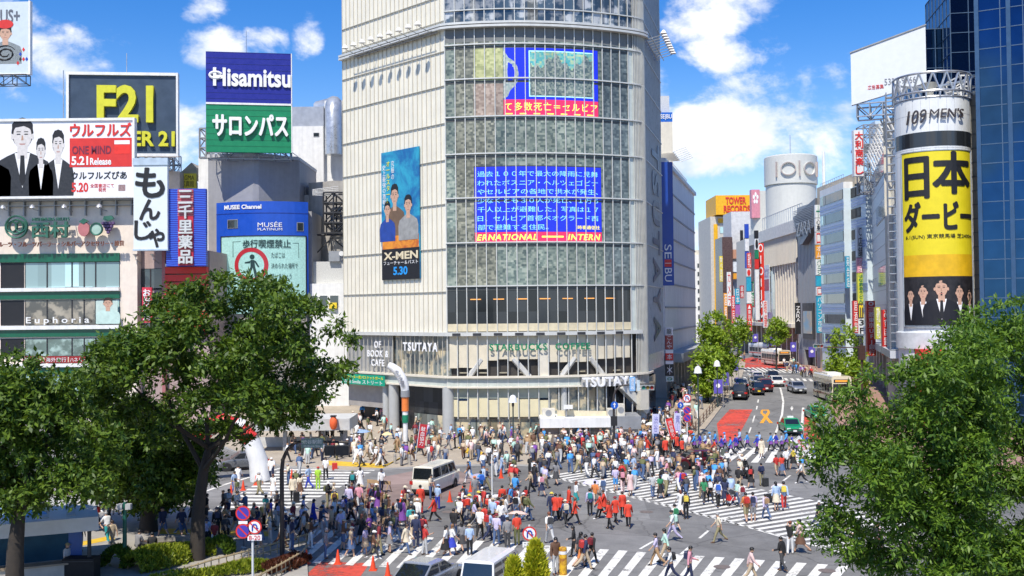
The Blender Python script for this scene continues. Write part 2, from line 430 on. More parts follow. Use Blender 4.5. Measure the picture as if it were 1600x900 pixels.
drape('red_lane_surface',[(1256,690),(1285,690),(1268,646),(1257,646)],.008,RMARK)
drape('red_lane_surface',[(1152,574),(1240,579),(1236,570),(1175,558),(1155,562)],.006,RMARK)
drape('red_lane_surface',[(478,899),(560,905),(578,880),(500,878)],.008,RMARK)
drape('red_lane_surface',[(455,925),(545,925),(562,903),(476,900)],.0085,RMARK)
mk=MB()
for pl in ([(1187,661),(1193,661),(1203,645),(1198,645)],[(1202,661),(1208,661),(1194,646),(1189,646)],[(1188,646),(1192,646),(1192,641),(1189,641)],[(1199,646),(1203,646),(1202,641),(1199,641)],[(1190,641.5),(1202,641.5),(1201,640),(1190,640)]):
    mk.quad(*[G(x,y,.014) for x,y in pl])
struct(mk.build('orange_road_symbol',OMARK))
mk=MB(); mk.quad(*[G(x,y,.014) for x,y in ((1236.4,641),(1238.2,641),(1238.2,635),(1236.6,635))]); mk.add([G(x,y,.015) for x,y in ((1234.5,637),(1237.3,642),(1240,637))],[(0,1,2)])
struct(mk.build('road_arrow',WMARK))
mh=MB()
for (px,py) in ((1292,892),(1128,886),(700,800),(1010,800)):
    g=G(px,py); mh.disc((g.x,g.y,.013),.42,'z',20)
struct(mh.build('manhole_covers',mat('rusty_cast_iron',(.16,.13,.115),.6,.2,6)))
# ================================================================ the rounded glass tower


def mosaic_mat(name,pal,tw=.27,th_=.2,dim=1.0):
    m=bpy.data.materials.new(name); m.use_nodes=True
    nt=NT(m.node_tree); b=m.node_tree.nodes['Principled BSDF']; uv=nt.n('ShaderNodeUVMap').outputs[0]
    sp=nt.n('ShaderNodeSeparateXYZ'); nt.L.new(uv,sp.inputs[0])
    rowz=nt.m('FLOOR',nt.m('DIVIDE',sp.outputs[1],th_))
    qx=nt.m('FLOOR',nt.m('ADD',nt.m('DIVIDE',sp.outputs[0],tw),nt.m('FRACT',nt.m('MULTIPLY',nt.m('SINE',nt.m('MULTIPLY',rowz,12.9898)),437.5))))
    wn=nt.n('ShaderNodeTexWhiteNoise'); nt.L.new(nt.xyz(qx,rowz,0.0),wn.inputs['Vector'])
    cr=nt.n('ShaderNodeValToRGB'); e=cr.color_ramp.elements
    for i,(t,c) in enumerate(pal):
        q=e[i] if i < 2 else e.new(t); q.position=t; q.color=(*c,1)
    nt.L.new(wn.outputs['Value'],cr.inputs[0])
    fl=nt.rng(nt.noise(uv,.16,2,.5),.3,.7,.82,1.16)  # broad soft reflections on the panels, put into the colour
    wn2=nt.n('ShaderNodeTexWhiteNoise'); nt.L.new(nt.xyz(nt.m('FLOOR',nt.m('DIVIDE',sp.outputs[0],1.0)),nt.m('FLOOR',nt.m('DIVIDE',sp.outputs[1],3.9)),7.0),wn2.inputs['Vector'])
    fl=nt.m('MULTIPLY',nt.m('MULTIPLY',fl,nt.rng(wn2.outputs['Value'],0,1,.8,1.15)),dim*.86)
    nt.L.new(nt.mix(1.0,cr.outputs[0],nt.xyz(fl,fl,fl),'MULTIPLY'),b.inputs['Base Color'])
    b.inputs['Roughness'].default_value=.3; b.inputs['Coat Weight'].default_value=.35; b.inputs['Coat Roughness'].default_value=.06
    return m


def clothmat(name,c1,c2,scale):           # printed picture: coarse soft patches of colour in its own pattern
    m=bpy.data.materials.new(name); m.use_nodes=True
    nt=NT(m.node_tree); b=m.node_tree.nodes['Principled BSDF']; tc=nt.n('ShaderNodeTexCoord').outputs['Object']
    f=nt.noise(tc,scale,5,.65,.5); nt.L.new(nt.mix(nt.rng(f,.38,.62),(*c1,1),(*c2,1)),b.inputs['Base Color']); b.inputs['Roughness'].default_value=.5
    return m


def ledmat(name,col,str_):
    m=bpy.data.materials.new(name); m.use_nodes=True
    nt=NT(m.node_tree); b=m.node_tree.nodes['Principled BSDF']; tc=nt.n('ShaderNodeTexCoord').outputs['Object']
    k=nt.rng(nt.noise(tc,6,2),.3,.7,.88,1.1); c=nt.mix(1.0,(*col,1),nt.xyz(k,k,k),'MULTIPLY')
    nt.L.new(c,b.inputs['Base Color']); nt.L.new(c,b.inputs['Emission Color']); b.inputs['Emission Strength'].default_value=str_; b.inputs['Roughness'].default_value=.35
    return m


ZT=56.0
A=Vector((xx(699,100),100)); B=Vector((xx(985,102.2),102.2)); Dl=A+Vector((-math.sin(R(45)),math.cos(R(45))))*17.0
mid=(A+B)/2; ch=(B-A); nb=Vector((ch.y,-ch.x)).normalized(); sag=1.7
path=[Dl+(A-Dl)*t for t in np.linspace(0,1,12)][:-1]
for t in np.linspace(0,1,40): path.append(A+ch*t+nb*sag*(1-(2*t-1) ** 2))
E2=Vector((xx(1010,104),104)); dirS=Vector((.276,1)).normalized(); E3=E2+dirS*13.8
t1=(path[-1]-path[-2]).normalized()
for t in np.linspace(0,1,14)[1:]:                                   # rounded corner
    c0=B+t1*1.9; path.append(B*(1-t) ** 2+c0*2*t*(1-t)+E2*t*t)
for t in np.linspace(0,1,14)[1:]: path.append(E2+(E3-E2)*t)
path=np.array([tuple(p) for p in path]); seg=np.linalg.norm(np.diff(path,axis=0),axis=1); cum=np.concatenate([[0],np.cumsum(seg)])
QO=Vector((path[:,0].mean(),108,hgt(108)))
tang=np.gradient(path,axis=0); tang /= np.linalg.norm(tang,axis=1)[:,None]; norm=np.stack([tang[:,1],-tang[:,0]],1)
ppx=np.array([800+F*(p[0])/p[1] for p in path])


def sQ(px): return float(np.interp(px,ppx,cum))
def Q(s,z,d=0.0):
    x=np.interp(s,cum,path[:,0])+np.interp(s,cum,norm[:,0])*d; y=np.interp(s,cum,path[:,1])+np.interp(s,cum,norm[:,1])*d
    return Vector((x-QO.x,y-QO.y,z-QO.z))
def Qfn(a):
    s,z,d=a[:,0],a[:,2],-a[:,1]
    x=np.interp(s,cum,path[:,0])+np.interp(s,cum,norm[:,0])*d; y=np.interp(s,cum,path[:,1])+np.interp(s,cum,norm[:,1])*d
    return np.stack([x-QO.x,y-QO.y,z-QO.z],1)
def zq(py,px=842): return zz(py,float(np.interp(px,ppx,path[:,1])),px)


def qpanel(mb,s0,s1,z0,z1,d=0.0,m=None,step=.5):
    n=max(1,int((s1-s0)/step)); ss=np.linspace(s0,s1,n+1)
    mb.add([Q(s,z,d) for s in ss for z in (z0,z1)],[(2*i,2*i+2,2*i+3,2*i+1) for i in range(n)],m)
def qbar(mb,s0,s1,z0,z1,d0,d1,m=None,step=.6):
    n=max(1,int((s1-s0)/step)); ss=np.linspace(s0,s1,n+1)
    mb.add([Q(s,z,d) for s in ss for (z,d) in ((z0,d0),(z0,d1),(z1,d1),(z1,d0))],
           [(4*i+k,4*i+4+k,4*i+4+(k+1) % 4,4*i+(k+1) % 4) for i in range(n) for k in range(4)]+[(0,1,2,3),(4*n+3,4*n+2,4*n+1,4*n)],m)


sL=0.0; sA=sQ(699); sB=sQ(985); sC=sQ(1010); sE=cum[-1]
zr=[zq(y) for y in (68,122,181,239,308,378,446,505,520)]
tower=thing('glass_tower','tall rounded glass tower behind the crossing with two blue screens on its front','building',QO)
frameM=mat('pale_mullion',(.62,.62,.58),.4,.08,metal=.2); spandM=mat('cream_spandrel',(.66,.58,.40),.5,.08,streak=.1)
moz=[mosaic_mat('stone_mosaic',[(0,(.09,.1,.08)),(.3,(.17,.175,.13)),(.65,(.26,.265,.2)),(1,(.36,.355,.27))]),
       mosaic_mat('green_stone_mosaic',[(0,(.08,.115,.105)),(.3,(.16,.21,.18)),(.6,(.24,.29,.24)),(1,(.36,.40,.33))]),
       mosaic_mat('dark_slate_mosaic',[(0,(.07,.09,.095)),(.4,(.12,.155,.16)),(.8,(.17,.21,.205)),(1,(.26,.3,.29))])]
sideglass=glassmat('side_glass',(.36,.42,.42),.08,.006,(1.1,3.6)); topglass=glassmat('upper_glass',(.05,.07,.085),.05,.006,(1.0,1.6),inner=(.35,.36,.36))
bayglass=glassmat('bay_glass',(.028,.032,.036),.12,.003,(1.0,3.0),spec=.35); shopglass=glassmat('shop_glass',(.14,.16,.15),.06,.006,(1.0,2.4),inner=(.42,.36,.24))
leftM=mat('cream_cladding',(.78,.74,.62),.42,.05,.6,streak=.06,coat=.15); rightM=mat('side_cladding',(.62,.66,.68),.3,.08,streak=.12,coat=.3)


def q_uv(o,s_of=None):
    me=o.data; uvl=me.uv_layers.new(name='UVMap'); n=len(me.loops); vi=np.empty(n,np.int32); me.loops.foreach_get('vertex_index',vi)
    co=np.empty(len(me.vertices)*3,np.float32); me.vertices.foreach_get('co',co); co=co.reshape(-1,3)[vi]
    sx=np.interp(co[:,0]+QO.x,path[:,0],cum); uvl.data.foreach_set('uv',np.stack([sx+50,co[:,2]+50],1).astype(np.float32).ravel())


core=MB()                                            # solid inner body, a little behind the skin
pts=[Q(s,0,-.9) for s in np.linspace(.6,sE-.3,60)]+[Vector((E3.x-QO.x-12,E3.y-QO.y+2,0)),Vector((Dl.x-QO.x-1,Dl.y-QO.y+9,0))]
core.slab([(p.x,p.y) for p in pts],zq(588)-QO.z,ZT-QO.z,mat('tower_core',(.3,.3,.29),.7))
core.build('core',None,tower)
wall=MB()
qpanel(wall,sL,sA,zq(520),ZT,0,leftM); qpanel(wall,sQ(1000),sC,zq(588),ZT,0,sideglass); qpanel(wall,sC,sE,zq(588),ZT,0,rightM)
qpanel(wall,sA,sQ(1000),zq(33),ZT,0,topglass); qpanel(wall,sA,sQ(1000),zq(64),zq(33),0,mat('recess_shade_grey',(.16,.17,.17),.6))  # strip under the rails lies flush; its grey paints the shade of a recess
qpanel(wall,sB,sQ(1000),zr[8],zq(64),0,mat('pale_corner_glass',(.5,.55,.52),.15,.08))
wall.build('wall',None,tower)
fl_=MB()
for z in zr[:7]: qbar(fl_,sA,sB,z-.42,z-.22,.0,.025,mat('dark_floor_edge',(.07,.075,.07),.5))
fl_.build('floor_edge',None,tower)
mz=MB(); cols=np.linspace(sA,sB,20)
for i in range(19):
    a=.0; b=.02
    qpanel(mz,cols[i],cols[i+1],zq(447),zq(64),0,moz[2 if i > 14 else (0 if i < 6 else 1)] if i % 5 else moz[1])
o=mz.build('mosaic_panel',None,tower); q_uv(o)
dw=MB()
qpanel(dw,sA,sB,zr[7],zq(447),-.02,bayglass); o=dw.build('window',None,tower)
sp_=MB(); qpanel(sp_,sA,sB,zq(517),zr[7],0,spandM); qbar(sp_,sL,sQ(1000),zr[8]-.25,zr[8]+.12,-.2,.35,frameM)
for i in range(9): qbar(sp_,sA+(2*i+.55)*(sB-sA)/18.5,sA+(2*i+1.35)*(sB-sA)/18.5,zq(523.5),zq(519.5),.2,.4,dark)
sp_.build('spandrel',None,tower)
for i in range(7):                                     # thin ceiling lamps behind the dark windows
    zin=MB(); s=sA+2.3+i*2.25; qbar(zin,s,s+1.05,zq(467.5),zq(466),.01,.05,mat('orange_tube_lamp',(.8,.35,.08),.4,emit=.5)); zin.build('ceiling_lamp',None,tower)
mu=MB(); bw=(sB-sA)/19
for i in range(20):
    s=sA+i*bw; qbar(mu,s-.04,s+.04,zq(656 if i > 12 else 654),ZT,.03,.13,frameM)
for z in zr[:7]: qbar(mu,sA,sQ(1003),z-.06,z+.06,.05,.2,frameM)
for y in (36,41): qbar(mu,sL,sQ(1010),zq(y)-.12,zq(y)+.1,.0,.6,frameM)
for y in (14,-20): qbar(mu,sA,sC,zq(y)-.05,zq(y)+.05,.05,.18,frameM)
ns=24
for i in range(ns+1):
    s=sL+(sA-sL)*i/ns; qbar(mu,s-.02,s+.02,zq(588),ZT,.02,.1,mat('cream_fin',(.55,.52,.44),.45,.06))
for y in (-20,20,68,122,181,239,308,378,446): qbar(mu,sL,sA,zq(y+8)-.03,zq(y+8)+.03,.03,.13,mat('joint_line',(.4,.39,.35),.6))
for k in range(12):
    s=sB+.6+k*(sC-sB-.6)/11; qbar(mu,s-.025,s+.025,zq(654),ZT,.03,.15,frameM)
for k in range(18):
    s=sC+(sE-sC)*(k+1)/19; qbar(mu,s-.03,s+.03,zq(560),ZT,.03,.1,mat('grey_fin',(.38,.4,.4),.5))
for y in (-20,14,68,122,181,239,308,378,446): qbar(mu,sB,sE,zq(y)-.04,zq(y)+.04,.03,.12,frameM)
mu.build('mullion',None,tower)
# storeys at the foot: cafe floor, white band, blinds, shop front
low=MB()
qpanel(low,sL,sQ(610),zq(588),zr[8],-.3,mat('grey_shop_panel',(.3,.3,.29),.5)); qpanel(low,sQ(610),sA,zq(588),zr[8],-.5,shopglass)
low.build('shop_window',None,tower)
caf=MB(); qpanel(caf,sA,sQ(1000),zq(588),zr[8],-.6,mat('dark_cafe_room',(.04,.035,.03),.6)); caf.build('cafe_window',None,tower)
bl=MB(); blind=mat('pale_blind',(.64,.58,.45),.7,.06)
for i in range(19):
    s0,s1=sA+i*bw,sA+(i+1)*bw; low_y=575 if i < 4 else (562 if i < 9 else (None if i == 9 else (566 if i < 15 else 563)))
    if low_y is None: qpanel(bl,s0,s1,zq(588),zr[8]-.25,-.1,cream); continue
    qpanel(bl,s0+.03,s1-.03,zq(low_y)+rng.uniform(-.1,.1),zr[8]-.25,-.2,blind)
    if i % 2: qbar(bl,s0+.1,s1-.1,zq(583),zq(581),-.5,-.3,mat('cafe_counter',(.3,.27,.2),.5))
bl.build('blind',None,tower)
for s,e in ((2,3.3),(8.0,6.4),(11.2,12.6),(15.6,14.2)):      # slanting struts behind the cafe glass
    b_=MB(); b_.tube([Q(sA+s,zq(589),-.35),Q(sA+e,zq(560),-.35)],.28,6,mat('pale_strut',(.52,.52,.5),.5)); b_.build('strut',None,tower)
bd=MB(); creamB=mat('cream_band',(.68,.63,.52),.45,.05); qbar(bd,sL,sC+2,zq(590),zq(587),-.4,.4,creamB); qbar(bd,sL,sQ(905),zq(605.5),zq(603),-.4,.4,creamB); qpanel(bd,sL,sQ(905),zq(603),zq(590),.1,mat('pale_band_glass',(.48,.52,.48),.12,.1))
qpanel(bd,sQ(905),sQ(992),zq(606),zq(590),.25,mat('grey_fascia',(.42,.42,.41),.5)); bd.build('canopy_band',None,tower)
g1=MB()
for i in range(19):
    s0,s1=sA+i*bw,sA+(i+1)*bw
    if i < 10:
        qpanel(g1,s0+.03,s1-.03,zq(651),zq(rng.uniform(621,626)),-.15,mat('cream_shop_blind',(.66,.60,.40),.7,.05)); qpanel(g1,s0+.03,s1-.03,zq(622),zq(606),-.2,mat('upper_shop_glass',(.42,.45,.36),.1,.1))
    else: qpanel(g1,s0+.03,s1-.03,zq(650),zq(606),-.3 if i < 16 else -1.0,shopglass if i < 16 else black)
g1.build('shop_blind',None,tower)
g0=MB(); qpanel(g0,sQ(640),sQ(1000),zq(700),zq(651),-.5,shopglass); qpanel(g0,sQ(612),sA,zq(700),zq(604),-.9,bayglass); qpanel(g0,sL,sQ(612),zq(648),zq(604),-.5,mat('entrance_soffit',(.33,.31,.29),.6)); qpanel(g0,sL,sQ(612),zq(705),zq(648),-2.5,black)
qpanel(g0,sQ(1000),sE,zq(705),zq(604),-1.0,bayglass); g0.build('shop_front',None,tower)
for px,w in ((600,.5),(612,.7),(697,.75),(880,.4),(1003,.6)):
    c_=MB(); p=Q(sQ(px),0,-.2); c_.lathe([(w*.8,0),(w*.8,5.4)],16,(p.x,p.y,-QO.z+hgt(100)-.2),mat('round_column',(.42,.43,.42),.4,.06,coat=.2)); c_.build('column',None,tower)
b_=MB(); b_.tube([Q(sQ(968),zq(606),.1),Q(sQ(1006),zq(650),.1)],.55,4,frameM,smooth=False); b_.build('strut',None,tower)
b_=MB(); qbar(b_,sQ(990),sQ(1001),zq(646),zq(612),.2,.9,cream); b_.build('panel',None,tower)
# floodlight rails
for (sa,sb,yy_,nlamp) in ((sQ(560),sQ(690),60,9),(sC-.5,sC+9,62,9)):
    rl_=MB(); z0=zq(40)
    rl_.tube([Q(sa,z0-.3,.35),Q(sb,z0-.3,.35)],.07,6,grey); rl_.tube([Q(sa,z0-.3,1.0),Q(sb,z0-.3,1.0)],.05,6,grey)
    for i in range(nlamp):
        s=sa+(sb-sa)*(i+.5)/nlamp; rl_.tube([Q(s,z0-.3,0),Q(s,z0+.15,2.0)],.04,5,grey)
        q=Q(s,z0+.3,2.1); rl_.lathe([(.05,.35),(.18,.25),(.36,-.05),(.0,-.05)],8,q,white)
    rl_.build('floodlight_rail',None,tower)
# ---- signs and screens of the tower: each a thing of its own


def qthing(name,label,cat,s,z,group=None):
    return thing(name,label,cat,QO,0,group)


ledB=ledmat('blue_led',(.008,.022,.55),.4); ledR=ledmat('red_led',(.62,.02,.09),.55); ledY=ledmat('yellow_led',(.9,.75,.1),.8); ledC=ledmat('cyan_led',(.22,.62,.85),.5)
scr=qthing('led_screen','blue news screen full of white Japanese text in the middle of the glass tower','screen',0,0)
s0,s1=sQ(743),sQ(941); m_=MB(); qpanel(m_,s0,s1,zq(362),zq(260),.02,ledB); qbar(m_,s0-.05,s1+.05,zq(378)-.05,zq(260)+.1,-.3,.005,dark); m_.build('display',None,scr)
m_=MB(); qpanel(m_,s0,s1,zq(377.5),zq(362.3),.022,ledR); m_.build('ticker',None,scr)
rows=['過去１００年で最大の降雨に見舞','われたボスニア・ヘルツェゴビナ','やセルビアの各地で洪水が発生、','少なくとも３０人が死亡、１万６','千人以上が避難した。写真は１７','日、セルビア首都ベオグラード西','部で避難する住民。']
for i,r_ in enumerate(rows):
    y=271+i*13.9; e=s0+(s1-s0)*(.98 if i < 6 else .575); text(r_,s0+.28,e-.1,zq(y+4.4),zq(y-4.2),ledC,scr,-.03,.012,'text_line',.0,Qfn)
text('時事通信社',s0+(s1-s0)*.8,s1-.2,zq(358),zq(352),ledY,scr,-.03,.012,'text_line',.012,Qfn)
text('ERNATIONAL',s0+.2,s0+(s1-s0)*.48,zq(375),zq(365.5),ledY,scr,-.034,.012,'text_line',.02,Qfn,1.15,shear=.2)
text('INTERN',s0+(s1-s0)*.72,s1-.15,zq(375),zq(365.5),ledY,scr,-.034,.012,'text_line',.02,Qfn,1.15,shear=.2)
m_=MB(); qbar(m_,s0+(s1-s0)*.515,s0+(s1-s0)*.685,zq(371),zq(368.5),.02,.035,ledY); m_.build('ticker_dash',None,scr)
scr=qthing('led_screen','upper news screen with a landscape picture and red ticker high on the glass tower','screen',0,0)
s0,s1=sQ(790),sQ(938); m_=MB(); qpanel(m_,s0,s1,zq(182),zq(73),.02,ledB); qbar(m_,s0-.05,s1+.05,zq(182)-.05,zq(73)+.1,-.3,.005,dark); m_.build('display',None,scr)
m_=MB(); qpanel(m_,s0,s1,zq(179.5),zq(155.5),.024,ledR); m_.build('ticker',None,scr)
m_=MB(); a,b=sQ(830),sQ(931)
qpanel(m_,a,b,zq(151),zq(79),.024,ledmat('pale_led_border',(.4,.75,.85),.5))
pm=mosaic_mat('picture_pixels',[(0,(.10,.15,.15)),(.4,(.2,.27,.26)),(.75,(.36,.42,.34)),(1,(.5,.55,.45))],.16,.16); pm2=mosaic_mat('sky_pixels',[(0,(.05,.4,.45)),(.5,(.2,.55,.5)),(1,(.55,.66,.35))],.2,.2)
qpanel(m_,a+.1,b-.1,zq(149.5),zq(80.5),.03,pm)
n=24; hh=[zq(96+9*math.sin(i*.5)+5*math.sin(i*1.7)) for i in range(n+1)]
m_.add([Q(a+.1+(b-a-.2)*i/n,z,.036) for i in range(n+1) for z in (hh[i],zq(80.5))],[(2*i,2*i+2,2*i+3,2*i+1) for i in range(n)],pm2)
o=m_.build('picture',None,scr); q_uv(o)
m_=MB(); n=14
pc=mosaic_mat('pale_pixels',[(0,(.25,.36,.36)),(.5,(.42,.5,.45)),(1,(.6,.62,.55))],.2,.2)
prof=[(790,73),(792,80),(798,90),(806,95),(812,104),(814,116),(812,128),(806,136),(800,142),(797,150),(790,155)]
m_.add([Q(sQ(x) if j else s0,zq(y),.028) for (x,y) in prof for j in (0,1)],[(2*i,2*i+2,2*i+3,2*i+1) for i in range(len(prof)-1)],pc)
o=m_.build('picture_blot',None,scr); q_uv(o)
text('て多数死亡＝セルビア',s0+.1,s1-.1,zq(173),zq(160),ledY,scr,-.035,.012,'text_line',.012,Qfn,1.2)
m_=MB()
for i in range(7): qbar(m_,s0+.2+i*1.35,s0+.85+i*1.35,zq(178.5),zq(176.8),.03,.04,ledY)
m_.build('ticker_dash',None,scr)
scr=qthing('led_screen','pale yellow and pink unlit part of the upper screen on the tower front','screen',0,0)
m_=MB(); qpanel(m_,sQ(743),sQ(789.5),zq(127),zq(73),.012,mosaic_mat('yellow_pixels',[(0,(.30,.32,.14)),(.5,(.42,.44,.2)),(1,(.55,.55,.28))]))
qpanel(m_,sQ(743),sQ(789.5),zq(182),zq(130),.012,mosaic_mat('pink_pixels',[(0,(.25,.18,.14)),(.5,(.38,.29,.22)),(1,(.5,.4,.32))])); o=m_.build('display',None,scr); q_uv(o)
# poster on the left face
po=qthing('film_poster','tall blue and orange film poster with dark foot on the glass tower','poster',0,0)
s0,s1=sQ(600),sQ(659); za,zb=zq(437,620),zq(236,620)
m_=MB(); qbar(m_,s0,s1,za,zb,.1,.24,clothmat('poster_blue_print',(.01,.12,.33),(.03,.34,.5),.35)); m_.build('panel',None,po)
m_=MB(); qpanel(m_,s0,s1,za,za+(zb-za)*.24,.245,black); m_.build('foot_panel',None,po)
m_=MB(); qpanel(m_,s0+.1,s1-.1,za+(zb-za)*.24,za+(zb-za)*.34,.247,clothmat('poster_fire_print',(.75,.28,.03),(.45,.10,.02),.8)); m_.build('glow_panel',None,po)


def figure_print(parent,fn,cx,z0,h,coat,hair=black,face=skin_print,y=-.25,shirt=None,tie=None,w=1.0):
    """printed half-length figure in a plain suit, flat print on a poster"""
    def pl(pts,m,d):
        me=MB(); me.add([(cx+a*h*w,y-d,z0+b*h) for a,b in pts],[tuple(range(len(pts)))],m); return me
    parts=[]
    mb=MB()
    def add(pts,m,d): mb.add([(cx+a*h*w,y-d,z0+b*h) for a,b in pts],[tuple(range(len(pts)))],m)
    def ell(a,b,ra,rb,m,d,n=16): add([(a+ra*math.cos(6.2832*i/n),b+rb*math.sin(6.2832*i/n)) for i in range(n)],m,d)
    add([(-.36,0),(.36,0),(.37,.30),(.33,.42),(.2,.49),(.08,.54),(-.08,.54),(-.2,.49),(-.33,.42),(-.37,.30)],coat,0)
    if shirt: add([(-.1,.53),(.1,.53),(.0,.1)],shirt,.004)
    if tie: add([(-.025,.5),(.025,.5),(.04,.2),(0,.12),(-.04,.2)],tie,.006)
    add([(-.065,.46),(.065,.46),(.065,.62),(-.065,.62)],face,.005)
    ell(0,.78,.142,.185,hair,.006); ell(0,.74,.118,.165,face,.009); ell(-.13,.73,.02,.035,face,.007); ell(.13,.73,.02,.035,face,.007)
    add([(-.13,.78),(-.09,.84),(.02,.86),(.09,.83),(.13,.78),(.135,.88),(.08,.95),(-.08,.95),(-.135,.88)],hair,.011)
    for sx in (-.048,.048): add([(sx-.026,.752),(sx+.026,.752),(sx+.02,.766),(sx-.02,.766)],black,.012); add([(sx-.03,.785),(sx+.03,.785),(sx+.026,.795),(sx-.026,.795)],hair,.012)
    add([(-.016,.685),(.016,.685),(.007,.745),(-.007,.745)],mat('print_shade_tone',(.42,.25,.17),.5),.012); add([(-.045,.645),(.045,.645),(.03,.632),(-.03,.632)],mat('print_lip',(.4,.15,.12),.5),.012)
    o=mb.build('printed_figure',None,parent)
    if fn: bend(o.data,fn)
    return o


coatA=mat('brown_print',(.16,.10,.06),.5,.2); coatB=mat('navy_print',(.02,.03,.08),.5,.2)
hz=zb-za
figure_print(po,Qfn,s0+2.2,za+hz*.34,hz*.42,coatA,y=-.25,w=.8); figure_print(po,Qfn,s0+4.4,za+hz*.30,hz*.36,mat('grey_print',(.3,.3,.29),.5,.2),y=-.27,w=.9); figure_print(po,Qfn,s0+1.0,za+hz*.30,hz*.33,mat('bluish_print',(.02,.06,.3),.5,.2),y=-.262,w=.8)
text('X-MEN',s0+.3,s1-.25,za+hz*.155,za+hz*.215,mat('silver_gold_print',(.7,.6,.4),.4),po,-.25,.01,'lettering',.03,Qfn)
text('フューチャー＆パスト',s0+.3,s1-.25,za+hz*.115,za+hz*.145,wprint,po,-.25,.01,'lettering',.01,Qfn)
text('5.30',s0+1.9,s0+4.2,za+hz*.035,za+hz*.1,mat('cyan_print',(.02,.3,.75),.5),po,-.25,.01,'lettering',.04,Qfn)
text('究\n極\nの',s0+1.55+.1,s0+2.15,zb-hz*.22,zb-hz*.075,wprint,po,-.252,.01,'lettering',.01,Qfn)
text('オ\nー\nル\nス\nタ\nー\n！',s0+.85,s0+1.45,zb-hz*.40,zb-hz*.075,mat('yellow_print',(.75,.7,.05),.5),po,-.252,.01,'lettering',.02,Qfn)
text('史\n上\n最\n強\nの\n激\n戦\n！',s0+.2,s0+.75,zb-hz*.45,zb-hz*.1,wprint,po,-.252,.01,'lettering',.01,Qfn)
# lettering signs
def qsign(label,body,x0,x1,ya,yb,m,d=.3,bold=.02,depth=.1,space=1.0,back=None,name='lettering_sign'):
    t=qthing(name,label,'sign',0,0); pxm=(x0+x1)/2
    if back:
        b=MB(); qpanel(b,sQ(x0)-.3,sQ(x1)+.3,zq(yb,pxm)-.4,zq(ya,pxm)+.4,d-.06,back); b.build('backing',None,t)
    text(body,sQ(x0),sQ(x1),zq(yb,pxm),zq(ya,pxm),m,t,-d,depth,'lettering',bold,Qfn,space); return t
qsign('green raised letters reading STARBUCKS COFFEE over the cafe window','STARBUCKS  COFFEE',764,920,536.5,547,mat('green_letter',(.01,.2,.09),.4),.16,.03,depth=.04,space=1.25)
qsign('large white raised letters reading TSUTAYA on the canopy over the door','TSUTAYA',905,986,588,603,wprint,.5,.03,.3,1.1)
qsign('white letters reading TSUTAYA in the window left of the cafe','TSUTAYA',632,686,535,549,wprint,.2,.03,.08,1.3)
qsign('white words BOOK and CAFE on the grey window panel at the left corner','OF\nBOOK &\nCAFE',575,608,533,572,wprint,.12,.02,.05,1.2)
ts=thing('lettering_sign','dark vertical letters reading TSUTAYA up the shaded side of the glass tower','sign',QO)
for i,chh in enumerate('TSUTAYA'):
    yc=246+i*44.5; ya,yb=yc-19,yc+19
    s_a,s_b=sC+4.6,sC+10.4; zc=lambda y: zz(y,113,1027)
    me,co=text_mesh(chh,.02,.03); lo=co.min(0); hi=co.max(0); q=(co-lo)/np.maximum(hi-lo,1e-6)
    arr=np.empty_like(co); arr[:,0]=s_a+q[:,1]*(s_b-s_a); arr[:,2]=zc(ya)+q[:,0]*(zc(yb)-zc(ya)); arr[:,1]=-.11-q[:,2]*.04
    me.vertices.foreach_set('co',Qfn(arr).astype(np.float32).ravel()); me.materials.clear(); me.materials.append(mat('navy_letter',(.06,.08,.13),.4)); o=bpy.data.objects.new('letter',me); C.objects.link(o); o.parent=ts
# kiosk with a flat roof in front of the tower
kq=thing('police_box','low white flat roofed kiosk with plant on its roof before the tower','kiosk',(xx(922,96),96,hgt(96)+.13)); kx=lambda px: (px-922)/F*96; kz=lambda py: zz(py,96,922)-hgt(96)-.13
b=MB(); b.box(kx(842),kx(952),0,4.5,kz(668),kz(653),white); b.box(kx(952),kx(1000),.3,4.5,kz(672),kz(652),grey); b.build('roof',None,kq)
b=MB(); b.box(kx(846),kx(872),.4,4,0,kz(668),mat('brown_wall',(.22,.18,.15),.6)); b.box(kx(872),kx(950),.5,4,0,kz(668),shopglass); b.box(kx(952),kx(996),.5,4,0,kz(672),cream); b.build('wall',None,kq)
b=MB()
for px in (872,888,904,920,936,950): b.box(kx(px)-.05,kx(px)+.05,.4,.5,0,kz(668),frameM)
b.build('window_frame',None,kq)
for (pa,pb,ya,yb) in ((846,866,640,653),(949,960,641,653),(964,976,634,652)):
    b=MB(); b.box(kx(pa),kx(pb),1,2.2,kz(yb),kz(ya),cream); b.disc(((kx(pa)+kx(pb))/2,.98,(kz(ya)+kz(yb))/2),.3,'y',12,grey); b.build('roof_unit',None,kq)
b=MB(); b.prism([(kx(870),kz(653)),(kx(948),kz(653)),(kx(948),kz(645)),(kx(870),kz(643))],1.5,1.6,spandM); b.build('roof_screen',None,kq)
b=MB(); b.tube([(kx(884),1,kz(653)),(kx(884),1,kz(636))],.08,6,grey); b.box(kx(880),kx(894),.8,1.2,kz(640),kz(634),white); b.build('camera_post',None,kq)
gb=thing('green_banner','green banner with yellow and white lettering hung across the left entrance','banner',QO); s0,s1=sQ(545)-.6,sQ(607)
b=MB(); qbar(b,s0,s1,zq(601,575),zq(585,575),.55,.6,mat('banner_green',(.0,.3,.18),.6)); b.build('cloth',None,gb)
text('渋谷センター街バスケットボール',s0+.2,s1-.2,zq(592,575),zq(587,575),mat('yellow_print',(.75,.7,.05),.5),gb,-.61,.01,'lettering',.02,Qfn); text('Feel Smile ストリート',s0+.6,s1-.4,zq(599.5,575),zq(593.5,575),wprint,gb,-.61,.01,'lettering',.015,Qfn)
